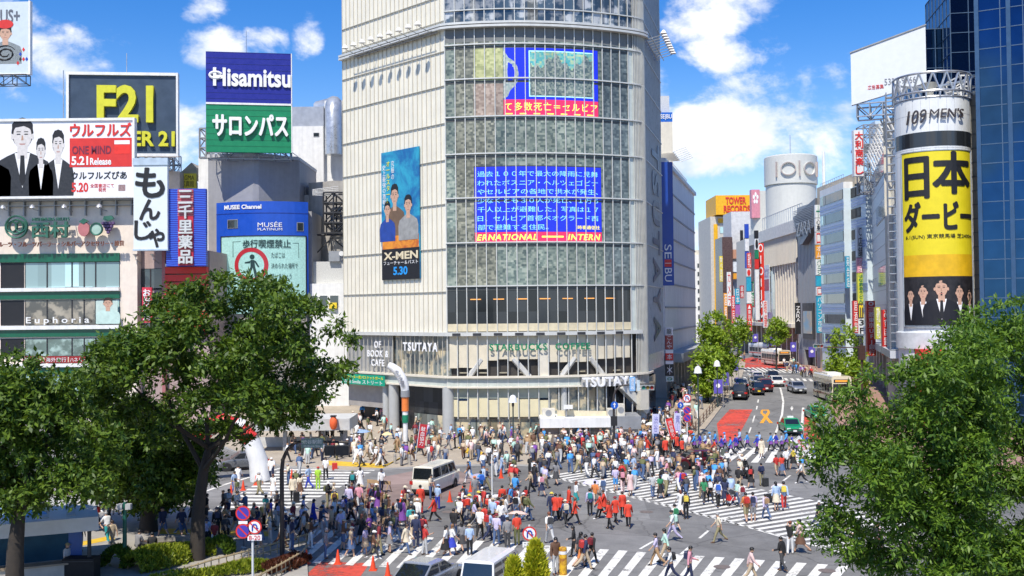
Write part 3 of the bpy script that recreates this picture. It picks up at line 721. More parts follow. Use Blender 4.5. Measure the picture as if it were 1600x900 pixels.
# ================================================================ left-hand buildings and rooftop signs
class Front:
    """local frame of something facing the camera: x right, y away, z up, origin on the ground under photo column pc at distance Y"""
    def __init__(s,name,label,cat,pc,Y,group=None,rot=0.0,base=None):
        s.pc,s.Y=pc,Y; s.z0=hgt(Y) if base is None else base
        s.o=thing(name,label,cat,(xx(pc,Y),Y,s.z0),rot,group); s.c=math.cos(rot)
    def x(s,px): return (px-s.pc)/F*s.Y/s.c
    def z(s,py): return zz(py,s.Y,s.pc)-s.z0
    def box(s,part,px0,px1,py0,py1,y0,y1,m,mb=None):
        b=mb or MB(); b.box(s.x(px0),s.x(px1),y0,y1,s.z(py1),s.z(py0),m)
        return b if mb else b.build(part,None,s.o)
    def text(s,body,px0,px1,py0,py1,m,y=-.02,depth=.05,bold=.012,name='lettering',**k): return text(body,s.x(px0),s.x(px1),s.z(py1),s.z(py0),m,s.o,y,depth,name,bold,**k)


def lattice(f,part,px0,px1,py0,py1,y0,y1,nx,nz,r=.06,m=None,parent=None):
    b=MB(); X=[f.x(px0+(px1-px0)*i/nx) for i in range(nx+1)]; Z=[f.z(py1+(py0-py1)*i/nz) for i in range(nz+1)]
    for y in (y0,y1):
        for x in X: b.tube([(x,y,Z[0]),(x,y,Z[-1])],r,5)
        for z in Z: b.tube([(X[0],y,z),(X[-1],y,z)],r,5)
        for i in range(nx):
            for j in range(nz): b.tube([(X[i],y,Z[j]),(X[i+1],y,Z[j+1])] if (i+j) % 2 else [(X[i+1],y,Z[j]),(X[i],y,Z[j+1])],r*.7,4)
    for x in X:
        for z in Z: b.tube([(x,y0,z),(x,y1,z)],r*.8,4)
    return b.build(part,m or grey,f.o)


def windows(f,rows,cols,y,mglass,mframe=None,fr=.07,part='window'):
    """every window a pane set back in a frame: rows [(py0,py1)], cols [(px0,px1)]"""
    for (a,b) in rows:
        for (c,d) in cols:
            w=MB(); x0,x1,z0,z1=f.x(c),f.x(d),f.z(b),f.z(a)
            for q in ((x0-fr,x0,z0,z1),(x1,x1+fr,z0,z1),(x0-fr,x1+fr,z1,z1+fr),(x0-fr,x1+fr,z0-fr,z0)): w.box(q[0],q[1],y-.06,y,q[2],q[3],mframe or grey)
            o=w.build(part,None,f.o); p=MB(); p.quad((x0,y-.015,z0),(x1,y-.015,z0),(x1,y-.015,z1),(x0,y-.015,z1),mglass); p.build('pane',None,o)


pink=mat('pinkish_tile_cladding',(.78,.68,.58),.55,.06,streak=.06,bump=.1,bsc=3); bandG=mat('dark_green_band',(.0,.10,.05),.35,.15,coat=.2)
f=Front('fruit_shop_building','pinkish building with dark green bands and large windows at the left edge','building',100,112)
f.box('wall',-130,213,310,700,.3,16,pink)
b=MB()
for ya,yb in ((396,409),(456,467),(515,526),(574,584)): f.box('',-130,186,ya,yb,.1,.3,bandG,b)
b.build('green_band',None,f.o)
b=MB()
for ya,yb in ((449.5,455),(508.5,514.5),(568,573.5)): f.box('',-130,186,ya,yb,-.15,.3,white,b)
b.build('ledge',None,f.o)
for (ya,yb,m) in ((410,449,paleglass),(469,507,glassmat('shop_floor_glass',(.06,.055,.05),inner=(.3,.26,.2))),(529,556,glassmat('office_glass',(.10,.16,.14),inner=(.3,.42,.38))),(585,620,paleglass)):
    for (c,d) in ((-60,-4),(0,35),(38,71),(73,110),(112,129),(131,147),(149,185)):
        q=black if d < 40 and d > 0 else (m if not (ya == 469 and c == 149) else paleglass)
        windows(f,[(ya,yb)],[(c,d)],.3,q,dark,.05)
for i,px in enumerate((18,63,112,166)):
    b=MB(); x=f.x(px); b.tube([(x,.3,f.z(330)),(x,-1.6,f.z(329)),(x,-1.9,f.z(324))],.04,5,grey); b.lathe([(.02,.3),(.2,.2),(.38,-.1),(0,-.1)],8,(x,-1.9,f.z(326)),steel); b.build('floodlight',None,f.o)
b=MB()
for py in (313,321): b.box(f.x(-20),f.x(212),-.3,.3,f.z(py+1),f.z(py),grey)
for k in range(10): x=f.x(-10+k*24); b.box(x-.04,x+.04,-.2,.3,f.z(337),f.z(312),grey)
b.build('gantry',None,f.o)
fs=Front('lettering_sign','dark green and copper fruit shop lettering on the pinkish wall','sign',100,111.6)
metalG=mat('green_metal_letter',(.05,.16,.11),.35,.2,metal=.4); copper=mat('copper_letter',(.28,.12,.08),.4,.2,metal=.4)
b=MB()
for q in range(3):                                     # round emblem: a ring with loops like a melon net
    for (cx,rr) in ((27,17),(27,11),(20,8),(34,8)): b.tube([(fs.x(cx+rr*math.cos(a)),-.1-q*.1,fs.z(354+rr*math.sin(a))) for a in np.linspace(0,6.283,20)],.09,5,metalG)
b.build('round_emblem',None,fs.o); fs.text('西村',52,110,347,371,metalG,-.1,.4,.05); fs.text('NISHIMURA FRUITS',52,110,340,345,metalG,-.1,.2,.02)
fs.text('フルーツ・フルーツパーラー・シルバーアクセサリー・雑貨',-8,195,377,385.5,copper,-.1,.2,.02)
pinkish=mat('pink_metal',(.45,.16,.16),.4,.1); plum=mat('plum_metal',(.12,.07,.16),.4,.1); melon=mat('melon_metal',(.35,.5,.42),.4,.1)
b=MB(); b.prism([(fs.x(133+9*math.cos(a)),fs.z(357+(13 if math.sin(a) > 0 else 9)*math.sin(a))) for a in np.linspace(0,6.28,20)[:-1]],-.4,-.05,pinkish); b.prism([(fs.x(126),fs.z(347)),(fs.x(133),fs.z(351)),(fs.x(140),fs.z(346)),(fs.x(133),fs.z(342))],-.45,-.05,metalG); b.build('strawberry',None,fs.o)
b=MB(); b.prism([(fs.x(153+9*math.cos(a)),fs.z(359+9*math.sin(a))) for a in np.linspace(0,6.28,20)[:-1]],-.4,-.05,melon); b.tube([(fs.x(153+9*math.cos(a)),-.4,fs.z(359+9*math.sin(a))) for a in np.linspace(0,6.283,20)],.1,5,metalG); b.build('melon',None,fs.o)
b=MB()
for r_ in range(4):
    for k in range(4-r_): b.lathe([(.0,.22),(.2,.1),(.2,-.1),(0,-.22)],8,(fs.x(163+r_*2.6+k*5.2),-.25,fs.z(350+r_*4.7)),plum)
b.prism([(fs.x(163),fs.z(344)),(fs.x(170),fs.z(347)),(fs.x(180),fs.z(343)),(fs.x(176),fs.z(338)),(fs.x(165),fs.z(339))],-.4,-.05,metalG); b.build('grapes',None,fs.o)
ws=Front('window_lettering','white letters reading Euphoria across the shop window','sign',110,111.9); ws.text('Euphoria',41,140,495,507.5,wprint,-.05,.03,.01,space=1.5)
ps=Front('window_poster','pale window poster of a person with dark bobbed hair','poster',167,111.9); ps.box('panel',150,184,470,506,-.06,-.02,mat('pale_poster_print',(.5,.62,.56),.5,.1)); figure_print(ps.o,None,ps.x(169),ps.z(506),3.0,mat('mint_print',(.5,.66,.6),.5),mat('brown_hair_print',(.03,.018,.012),.5),y=-.065,w=1.2)
for (px0,px1,tx) in ((36,67,'国内旅行'),(70,106,'海外旅行'),(108,143,'ハネムーン')):
    g=Front('window_sign',f'dark red window strip with white characters, {"first" if px0 == 36 else "second" if px0 == 70 else "third"} of the row under the green bands','sign',(px0+px1)/2,111.9); g.box('panel',px0,px1,556.5,567,-.06,-.02,mat('dark_red_strip',(.30,.02,.02),.5)); g.text(tx,px0+2,px1-2,558.5,565.5,wprint,-.07,.02,.01)
# band billboard
f=Front('billboard','wide white billboard of men in dark suits with red lettering','billboard',100,111)
b=MB(); f.box('',-60,210,190,307,-.3,.3,mat('pale_print_ground',(.80,.80,.82),.5,.04),b); b.build('panel',None,f.o)
b=MB(); 
for q in ((-62,213,186,190),(-62,213,307,310.5),(210,213,190,307)): f.box('',*q,-.45,.3,white,b)
b.build('frame',None,f.o)
cm=mat('charcoal_suit_print',(.025,.027,.032),.5,.3,3); fc=mat('grey_face_print',(.62,.59,.57),.5,.1,5)
for (cx,ph,w) in ((37,128,.95),(66,95,.55),(93,108,.62),(-14,100,.9)):
    figure_print(f.o,None,f.x(cx),f.z(306.5),ph/F*111,cm,face=fc,y=-.31-(.02 if w > 1 else 0),shirt=wprint if cx != 94 else None,tie=black if cx == 37 else None,w=w)
f.text('ウルフルズ',112,207,194,214,red,-.31,.05,.05)
b=MB(); f.box('',111,208,217,262,-.33,-.3,red,b); b.build('red_panel',None,f.o)
b=MB(); f.box('',181,205,221,227,-.345,-.335,wprint,b); f.box('',181,205,227.5,242,-.345,-.335,mat('bright_red_print',(.75,.03,.02),.5),b); b.build('cover_panel',None,f.o)
f.text('ONE MIND',115,176,229,242,mat('plum_print',(.18,.02,.05),.5),-.34,.02,.02); f.text('5.21',114,140,245,259,wprint,-.34,.02,.04); f.text('Release',143,176,248,259,wprint,-.34,.02,.03)
f.text('ウルフルズぴあ',114,200,269,281,black,-.31,.02,.03); f.text('5.20',114,140,286,301,red,-.31,.02,.03); f.text('全国書店にて\n発売',143,180,288,301,red,-.31,.02,.01)
b=MB(); f.box('',185,200,285,303,-.32,-.3,wprint,b); f.box('',187,198,290,300,-.33,-.32,mat('small_photo_print',(.3,.2,.2),.5,.3,6),b); b.build('book_panel',None,f.o)
# yellow-lettered roof board
f=Front('roof_sign','dark slate roof board with yellow letters F21 behind the wide billboard','sign',193,122,rot=.10)
slate=mat('slate_board',(.035,.06,.10),.45,.2,.6); f.box('panel',112,274,118,240,0,.5,slate); b=MB()
for q in ((108,277,113.5,118),(108,277,240,244.5),(108,112,118,240),(274,277,118,240)): f.box('',*q,-.25,.55,white,b)
b.build('frame',None,f.o); yl=mat('lime_yellow_letter',(.62,.60,.03),.4,.08)
f.text('F21',155,240,134,192,yl,-.05,.5,.06); f.text('FOREVER 21',118,272,205,229,yl,-.05,.3,.04); b=MB()
b.tube([(f.x(99),1,f.z(185)),(f.x(99),1,f.z(108))],.07,6,steel); b.tube([(f.x(195),1,f.z(118)),(f.x(195),1,f.z(80))],.05,6,steel); b.build('pole',None,f.o); lattice(f,'lattice',212,262,244,262,.5,2.5,4,1,.08)
b=MB()                                               # the block that carries both roof boards
b.box(f.x(60),f.x(270),3,14,0,f.z(262),mat('beige_roof_block',(.5,.47,.42),.6,streak=.1)); b.build('base_block',None,f.o)
# top-left board
f=Front('roof_sign','pale roof board with red hatted figure and playing card diamonds, top left','sign',0,128,rot=-.02)
b=MB(); f.box('',-90,45,3,115,0,.4,mat('pale_blue_board',(.55,.63,.68),.5,.04),b); b.build('panel',None,f.o); b=MB(); f.box('',45,48,2,117,-.1,.5,white,b); f.box('',-90,45,115,117,-.1,.5,white,b); b.build('frame',None,f.o)
f.text('CIRCUS+',-42,31,15,36,mat('slate_print',(.12,.13,.16),.5),-.02,.02,.02,shear=0)
figure_print(f.o,None,f.x(8),f.z(100),5.2,mat('striped_print',(.22,.25,.26),.5,.5,9),y=-.012,w=1.1)
b=MB(); b.prism([(f.x(8+13*math.cos(a)),f.z(38+7*math.sin(a))) for a in np.linspace(0,6.28,18)[:-1]],-.05,-.03,red); b.build('hat_print',None,f.o)
b=MB()
for (px,py,m) in ((37,78,red),(32,85,blue),(32,93,black),(37,93,red),(42,93,blue),(28,99,red)): b.prism([(f.x(px-2.3),f.z(py)),(f.x(px),f.z(py+3.5)),(f.x(px+2.3),f.z(py)),(f.x(px),f.z(py-3.5))],-.03,-.01,m)
for k in range(12): a=k*.9; b.tube([(f.x(8+(6+k)*math.cos(a+t)),-.02,f.z(84+(4+k*.8)*math.sin(a+t))) for t in np.linspace(0,2.2,8)],.05,4,black)
b.build('printed_ornament',None,f.o); lattice(f,'catwalk',-60,46,119,134,-.8,.3,5,1,.06,dark)
b=MB(); b.box(f.x(-220),f.x(-80),1,6,0,f.z(117),mat('grey_block',(.4,.4,.4),.6)); b.build('base_block',None,f.o)
# narrow building with hanging signs
f=Front('narrow_building','narrow building with dark red posts and barred dark windows beside the pinkish one','building',240,113)
f.box('wall',213,326,392,700,.5,14,mat('greyish_pink_wall',(.4,.3,.28),.6)); windows(f,[(420,452),(458,490),(505,535)],[(219,232),(234,252)],.5,winglass,dark,.05)
b=MB(); f.box('',211,217,392,700,-.2,.5,mat('dark_pink_post',(.36,.13,.13),.5),b); f.box('',254,259,392,700,-.2,.5,None,b); b.build('post',None,f.o)
b=MB()
for k in range(9): f.box('',259,324,418+k*12,428+k*12,-.2-(k % 2)*.1,.5,red,b)
b.build('red_louvre',None,f.o); b=MB(); f.box('',262,316,413,417,-.8,.4,white,b); b.build('light_tube',None,f.o)
for px in (219,246):
    b=MB(); x=f.x(px); b.tube([(x,.4,f.z(411)),(x,-1.3,f.z(406)),(x,-1.3,f.z(401))],.05,5,steel); b.lathe([(.05,-.2),(.35,.15),(0,.15)],8,(x,-1.3,f.z(400)),steel); b.build('floodlight',None,f.o)
f=Front('hanging_sign','tall white sign with black brush characters beside the wide billboard','sign',236,110); b=MB(); f.box('',209,262,250,390,0,.5,mat('white_sign_face',(.68,.74,.76),.45,.03),b); b.build('panel',None,f.o); b=MB()
for q in ((208,263,247,258),(208,263,389,391.5)): f.box('',*q,-.1,.55,mat('pale_blue_cap',(.42,.52,.62),.5),b)
b.build('frame',None,f.o)
for (c_,q) in (('も',(213,257,263,308)),('ん',(219,250,312,343)),('じ',(211,238,345,374)),('ゃ',(234,257,358,386))): f.text(c_,*q,black,-.02,.03,.07)
f=Front('hanging_sign','blue and red vertical sign with chrome characters right of the brush sign','sign',291,110.5)
wavy=bpy.data.materials.new('blue_wave_panel'); wavy.use_nodes=True; nt=NT(wavy.node_tree); pb=wavy.node_tree.nodes['Principled BSDF']; tc=nt.n('ShaderNodeTexCoord').outputs['Object']; wv=nt.n('ShaderNodeTexWave',wave_type='BANDS',bands_direction='Z'); wv.inputs['Scale'].default_value=1.3; wv.inputs['Distortion'].default_value=5; wv.inputs['Detail Scale'].default_value=.25; nt.L.new(tc,wv.inputs[0])
nt.L.new(nt.mix(nt.rng(wv.outputs['Fac'],.35,.65),(.015,.02,.30,1),(.04,.12,.62,1)),pb.inputs['Base Color']); pb.inputs['Roughness'].default_value=.35
f.box('panel',260,322,295,416,0,.6,wavy); b=MB(); f.box('',279,303,296,415,-.12,0,mat('deep_red_panel',(.42,.02,.04),.4),b)
for k in range(16): f.box('',278.5,303.5,297+k*2.6,298+k*2.6,-.16,-.12,mat('pink_neon_tube',(.6,.2,.22),.3),b)
b.build('red_strip',None,f.o)
for i,c_ in enumerate('三千里薬品'): f.text(c_,281,302,298+i*23.4,318+i*23.4,mat('chrome_letter',(.62,.62,.6),.3,.1,metal=.3),-.16,.2,.06,'letter')
f=Front('hanging_sign','small crimson vertical sign with white characters low on the narrow building','sign',230,111.8); f.box('panel',222,237,449,504,0,.3,mat('crimson_sign',(.55,.03,.06),.5))
for i,c_ in enumerate('お好み焼'): f.text(c_,224,235,452+i*12.5,463+i*12.5,wprint,-.02,.03,.04,'letter')
f=Front('roof_sign','small yellow sign on a roof behind the blue and red sign','sign',290,128); f.box('panel',268,307,271,294,0,.4,mat('yellow_board',(.7,.62,.05),.5)); f.text('SIGMA\n写真館',284,304,274,292,mat('brown_print2',(.1,.07,.02),.5),-.02,.02,.01); lattice(f,'lattice',262,282,244,300,-.4,.4,2,4,.07,steel); b=MB(); f.box('',262,330,294,560,.6,10,mat('light_building',(.55,.54,.5),.6),b); b.prism([(f.x(275),f.z(271)),(f.x(296),f.z(252)),(f.x(303),f.z(260)),(f.x(303),f.z(271))],1,8,mat('tan_roof',(.5,.44,.33),.6)); b.build('base_block',None,f.o)
# curved blue building with a screen
f=Front('blue_curved_building','bright blue building with a curved front carrying a smoking ban screen','building',400,118)
bl_=mat('bright_blue_panel',(.008,.075,.48),.4,.06,coat=.1)
Rc=9.0
def cm_(a):                                            # bend: local x along an arc bulging to the viewer
    x=a[:,0]; th2=x/Rc*.9; o=np.empty_like(a); rr=Rc/.9-a[:,1]
    o[:,0]=rr*np.sin(th2); o[:,1]=1.6+Rc/.9-rr*np.cos(th2); o[:,2]=a[:,2]; return o
def arcbox(mb,x0,x1,z0,z1,y0,y1,m,n=14):
    vs=[]; fs=[]
    for i in range(n+1):
        x=x0+(x1-x0)*i/n; vs += [(x,y0,z0),(x,y1,z0),(x,y1,z1),(x,y0,z1)]
    for i in range(n): fs += [(4*i+k,4*i+4+k,4*i+4+(k+1) % 4,4*i+(k+1) % 4) for k in range(4)]
    fs += [(0,1,2,3),(4*n+3,4*n+2,4*n+1,4*n)]
    mb.add([tuple(v) for v in cm_(np.array(vs))],fs,m)
b=MB(); arcbox(b,f.x(322),f.x(478),f.z(470),f.z(312),0,2.5,bl_); arcbox(b,f.x(324),f.x(476),0,f.z(470),.2,2.5,mat('shopfront_grey',(.32,.3,.28),.5,.25,.8)); arcbox(b,f.x(322),f.x(478),f.z(331),f.z(330),-.03,.05,mat('seam',(.01,.04,.25),.5)); b.build('wall',None,f.o)
b=MB(); b.box(f.x(330),f.x(476),4.5,14,0,f.z(325),mat('grey_render',(.34,.34,.35),.6,streak=.08)); b.build('rear_block',None,f.o)
for (c,d,ya,yb) in ((346,365,340,354),(459,470,345,359)):
    b=MB(); arcbox(b,f.x(c),f.x(d),f.z(yb),f.z(ya),-.06,.1,grey,3); arcbox(b,f.x(c+1),f.x(d-1),f.z(yb-1),f.z(ya+1),-.08,.1,winglass,3); b.build('window',None,f.o)
text('MUSEE Channel',f.x(340),f.x(404),f.z(324),f.z(317),wprint,f.o,-.05,.02,'lettering',.03,cm_); text('MUSÉE',f.x(398),f.x(436),f.z(353),f.z(344),wprint,f.o,-.05,.02,'lettering',.0,cm_); text('PLATINUM',f.x(398),f.x(436),f.z(358.5),f.z(354.5),wprint,f.o,-.05,.02,'lettering',.0,cm_)
g=Front('led_screen','pale green curved screen showing a no smoking while walking sign','screen',400,118); ledP=ledmat('pale_green_led',(.28,.48,.45),.3); ink=ledmat('dark_green_led',(.02,.05,.05),.05)
b=MB(); arcbox(b,f.x(333),f.x(474),f.z(490),f.z(366),-.06,0,ledP); b.build('display',None,g.o); b=MB()
for q in ((333,474,366,367.5),(332.5,334,366,490),(473,474.5,366,490)): arcbox(b,f.x(q[0]),f.x(q[1]),f.z(q[3]),f.z(q[2]),-.12,-.06,black,10)
b.build('frame',None,g.o)
text('歩行喫煙禁止',f.x(374),f.x(449),f.z(386),f.z(373),ink,g.o,-.1,.02,'text_line',.03,cm_)
for i,t_ in enumerate(('たばこは','決められた場所で','吸いましょう')): text(t_,f.x(419),f.x((440,460,450)[i]),f.z(402+i*17),f.z(393+i*17),ink,g.o,-.1,.02,'text_line',.01,cm_)
b=MB()
for q in ((356,370,375.3,376),(356,357,376,400),(452,462,378,378.7),(461.4,462,378.7,402)): arcbox(b,f.x(q[0]),f.x(q[1]),f.z(q[3]),f.z(q[2]),-.075,-.06,ink,2)
b.build('outline',None,g.o)
def ring(mb,cx,cz,r0_,r1_,y,m,n=36,fn=None):
    vs=[]
    for i in range(n): a=6.28319*i/n; vs += [(cx+r0_*math.cos(a),y,cz+r0_*math.sin(a)),(cx+r1_*math.cos(a),y,cz+r1_*math.sin(a))]
    if fn: vs=[tuple(v) for v in fn(np.array(vs))]
    mb.add(vs,[(2*i,2*i+1,(2*i+3) % (2*n),(2*i+2) % (2*n)) for i in range(n)],m)
redled=ledmat('crimson_led',(.35,.02,.03),.25); b=MB(); cx,cz=f.x(387),f.z(413); ring(b,cx,cz,1.55,2.05,-.085,redled,fn=cm_)
pp=[(-1.5,1.15),(-1.15,1.5),(1.5,-1.15),(1.15,-1.5)]; b.add([tuple(v) for v in cm_(np.array([(cx+x,-.084,cz+z) for x,z in pp]))],[(0,1,2,3)]); b.build('ban_ring',None,g.o)
b=MB()
for pl in ([(.15+.3*math.cos(a),.95+.3*math.sin(a)) for a in np.linspace(0,6.28,14)[:-1]],[(-.05,.6),(.4,.6),(.5,-.2),(-.05,-.25)],[(.4,.55),(.6,.45),(1.0,-.2),(.85,-.3),(.45,.3)],[(-.05,.5),(-.2,.45),(-.75,.35),(-.75,.2),(-.1,.2)],[(-.05,-.2),(.25,-.2),(-.3,-1.6),(-.7,-1.6)],[(.2,-.2),(.5,-.2),(.85,-1.5),(.5,-1.6)]):
    b.add([tuple(v) for v in cm_(np.array([(cx+x,-.08,cz+z) for x,z in pl]))],[tuple(range(len(pl)))],ink)
b.build('walking_symbol',None,g.o)
# grey block with the tall blue and green sign
f=Front('grey_roof_block','grey windowless block with a chamfered corner carrying the blue and green sign','building',392,124); b=MB()
b.slab([(f.x(326),0),(f.x(400),-1.0),(f.x(408),-.8),(f.x(461),3.0),(f.x(461),14),(f.x(326),14)],0,f.z(246),mat('mid_grey_render',(.30,.30,.31),.6,.06,streak=.08)); b.build('wall',None,f.o); b=MB(); b.slab([(f.x(325),-.2),(f.x(400),-1.2),(f.x(409),-1.0),(f.x(462),2.9),(f.x(462),14),(f.x(325),14)],f.z(246),f.z(241),mat('pale_coping',(.5,.5,.5),.5)); b.build('coping',None,f.o)
lattice(f,'lattice',328,454,236,246,1.2,5,7,1,.07,steel); b=MB(); f.box('',303,326,241,420,2,12,white,b); b.build('white_block',None,f.o); lattice(f,'steel_tower',305,326,195,241,2,5,2,3,.12,grey)
f=Front('roof_sign','tall roof sign, navy upper half and green lower half with white lettering','sign',391,121,rot=.16); b=MB(); f.box('',326,455,82,161,0,.5,mat('navy_sign_panel',(.005,.012,.25),.45,.06),b); b.build('upper_panel',None,f.o); b=MB(); f.box('',326,455,164,238,0,.5,mat('emerald_sign_panel',(.0,.21,.085),.45,.06),b); b.build('lower_panel',None,f.o)
b=MB(); f.box('',326,456,161,164,-.08,.5,white,b); f.box('',454.6,456,82,238,-.08,.5,white,b)
b.build('trim',None,f.o); b=MB()
for k in range(9): f.box('',326,455,82.5+k*9+(2 if k > 8 else 0),82.9+k*9,-.02,0,mat('navy_seam',(.01,.02,.16),.5),b)
for k in range(7): f.box('',326,455,172+k*9.4,172.4+k*9.4,-.02,0,mat('green_seam',(.0,.12,.05),.5),b)
b.build('seam',None,f.o)
f.text('Hisamitsu',337,454,107,136,wprint,-.05,.15,.05); b=MB(); b.tube([(f.x(341+9*math.cos(a)),-.1,f.z(119+5*math.sin(a))) for a in np.linspace(.6,5.9,16)],.16,6,wprint); b.build('emblem_loop',None,f.o)
f.text('サロンパス',337,449,180,213,wprint,-.05,.3,.07); b=MB(); b.tube([(f.x(386),.6,f.z(82)),(f.x(386),.6,f.z(46))],.05,5,steel); b.build('pole',None,f.o); lattice(f,'back_frame',330,452,84,246,1.2,2.6,5,5,.07,grey)
# white and grey buildings left of the tower
f=Front('white_office_building','white windowless building with a big steel duct left of the glass tower','building',500,140); b=MB(); f.box('',456,507,197,700,0,12,white,b); f.box('',507,545,155,700,1.0,12,white,b); b.build('wall',None,f.o); b=MB(); f.box('',456,507,166,197,.2,12,mat('pale_steel_screen',(.42,.45,.5),.4,.1,metal=.3),b); b.build('roof_screen',None,f.o)
b=MB(); b.tube([(f.x(490),4,f.z(162)),(f.x(518),3,f.z(158)),(f.x(524),0,f.z(163)),(f.x(524),-.6,f.z(175)),(f.x(524),-.6,f.z(243))],1.15,10,mat('duct_steel',(.5,.53,.56),.3,.15,metal=.5)); b.build('duct',None,f.o); windows(f,[(208,213)],[(492,500)],0,winglass,grey,.05)
f=Front('grey_stepped_building','pale grey stepped building with railings and a steel billboard frame on its roof','building',505,127); b=MB(); f.box('',462,545,300,700,3,14,mat('warm_grey_render',(.46,.44,.41),.6,streak=.15),b); b.slab([(f.x(476),3),(f.x(519),1),(f.x(560),1),(f.x(560),14),(f.x(476),14)],0,f.z(281),mat('warm_grey_render2',(.42,.40,.37),.6,streak=.15)); b.build('wall',None,f.o)
b=MB()
for k in range(9): x=f.x(462+9*k); b.tube([(x,3,f.z(300)),(x,3,f.z(287))],.03,4,steel)
b.tube([(f.x(462),3,f.z(287)),(f.x(534),3,f.z(287))],.04,4); b.build('railing',None,f.o); lattice(f,'billboard_frame',511,542,304,366,-2,0,2,4,.11,dark); b=MB(); b.tube([(f.x(489),-1,f.z(415)),(f.x(489),-1,f.z(368)),(f.x(545),-1,f.z(368))],.14,5,dark); b.tube([(f.x(489),-1,f.z(405)),(f.x(522),-1,f.z(372))],.09,5,dark); b.tube([(f.x(522),-1,f.z(372)),(f.x(542),-1,f.z(390))],.09,5,dark)
for k in range(6): b.tube([(f.x(495),-2.4,f.z(300+k*1.6)),(f.x(532),-1,f.z(293+k*3))],.04,4,white)
b.build('gallows',None,f.o)
f=Front('low_building','low pale building with three dark windows squeezed beside the glass tower','building',512,122); b=MB(); f.box('',484,545,443,700,0,10,white,b); f.box('',487,545,408,443,1,10,mat('mesh_screen',(.55,.55,.52),.6,.15,8),b); b.build('wall',None,f.o); windows(f,[(462,478)],[(486,496),(500,512),(516,529)],0,winglass,white,.06); b=MB(); f.box('',513,530,392,408,.5,2,grey,b); b.disc((f.x(533),.4,f.z(396)),.3,'y',12,white); b.build('roof_unit',None,f.o); b=MB(); f.box('',515,527,473,482,-.4,0,yellow,b); b.build('awning',None,f.o)
f=Front('white_kiosk_roof','long flat white canopy over a bus stop behind the left trees','canopy',470,93); b=MB(); f.box('',395,545,655,673,0,5,mat('grey_white_roof',(.5,.5,.48),.6),b); b.build('roof',None,f.o)
for px in (395,440,500,535):
    b=MB(); f.box('',px-3,px+3,676,715,1,1.4,grey,b); b.build('post',None,f.o)
b=MB(); f.box('',385,540,690,712,3.5,3.7,mat('pale_hoarding',(.55,.55,.53),.6),b); b.build('rear_screen',None,f.o)
f=Front('paper_lantern','orange red paper lantern hanging under the white canopy','lantern',520,92.5); b=MB(); b.lathe([(.0,.6),(.2,.56),(.34,.28),(.36,0),(.34,-.28),(.2,-.56),(0,-.6)],12,(0,0,f.z(661)),mat('lantern_orange',(.75,.12,.03),.6)); b.build('shade',None,f.o); b=MB(); b.box(-.25,.25,-.25,.25,f.z(651),f.z(649),black); b.build('cap',None,f.o)
# ================================================================ right-hand side of the street
def facade(name,label,cat,pa,Ya,pb,Yb,group=None):
    """thing whose local x runs along the wall from photo column pa (distance Ya) to pb (Yb); local -y is its outside; returns (obj, length, zfun)"""
    a=Vector((xx(pa,Ya),Ya)); b=Vector((xx(pb,Yb),Yb)); d=b-a; rz=math.atan2(d.y,d.x); z0=min(hgt(Ya),hgt(Yb))-.1
    o=thing(name,label,cat,(a.x,a.y,z0),rz,group)
    def zf(py,t=0.0): Y=Ya+(Yb-Ya)*t; return zz(py,Y,pa+(pb-pa)*t)-z0
    def xf(px):                                        # photo column -> distance along the wall
        k=(px-800)/F; t=(k*a.y-a.x)/(d.x-k*d.y) ; return t*d.length
    return o,d.length,zf,xf


def pane_grid(mb,x0,x1,z0,z1,y,nx,nz,m,w=.05,t=.08):
    for i in range(nx+1): x=x0+(x1-x0)*i/nx; mb.box(x-w/2,x+w/2,y-t,y,z0,z1,m)
    for j in range(nz+1): z=z0+(z1-z0)*j/nz; mb.box(x0,x1,y-t*.8,y,z-w/2,z+w/2,m)


# white department store on the left of the street, in shade
wallW=mat('white_ribbed_cladding',(.84,.85,.87),.55,.05,streak=.2)
o,L,zf,xf=facade('department_store','white windowless department store with horizontal joints right of the glass tower','building',1039,126,1087,164)
zt=zf(253); b=MB(); b.box(0,L,0,22,zf(556),zt,wallW); b.build('wall',None,o); b=MB()
for j in range(1,8): z=zt+(zf(556)-zt)*j/8; b.box(0,L,-.12,0,z-.1,z+.1,mat('joint_rib',(.36,.37,.4),.6))
b.box(-.1,L+.1,-.35,22,zt,zt+.5,white); b.build('joint',None,o)
b=MB(); b.box(0,L,1.5,22,0,zf(556),bayglass)
for i in range(10): b.box(L*i/9.5,L*i/9.5+.5,-.1,1.5,0,zf(556),mat('concrete_pier',(.42,.42,.42),.6))
b.box(-.2,L,-2.2,0,zf(566),zf(552),mat('canopy_grey',(.4,.41,.42),.5)); b.build('ground_floor',None,o)
b=MB()
for i in range(16): x=10+i*1.4; b.tube([(x,.3,zt+.5),(x,.3,zt+1.6)],.04,4,white)
b.tube([(10,.3,zt+1.6),(31,.3,zt+1.6)],.05,4); b.box(14,22,.3,3,zt+3.2,zt+3.4,cream)
for i in range(7): x=12+i*1.6; b.tube([(x,.2,zt+3),(x,-1.6,zt+3.6)],.05,4,white)
b.build('roof_railing',None,o)
o2=thing('roof_tower','white lift tower with blue head band on the department store roof','tower',(xx(1044,150),150,zz(300,150))); k=150/F; b=MB(); b.box(-20*k,11*k,0,8,-10,zz(193,150)-zz(300,150),cream); b.box(-20*k,11*k,0,8,zz(193,150)-zz(300,150),zz(178,150)-zz(300,150),mat('strong_blue',(.01,.12,.5),.4)); b.build('wall',None,o2)
b=MB(); b.box(-18*k,8*k,1,7,zz(178,150)-zz(300,150),zz(150,150)-zz(300,150),mat('pale_mesh',(.55,.57,.58),.5,.15,6)); b.tube([(-3*k,3,12),(-3*k,3,27)],.06,5,steel); b.build('cooling_screen',None,o2)
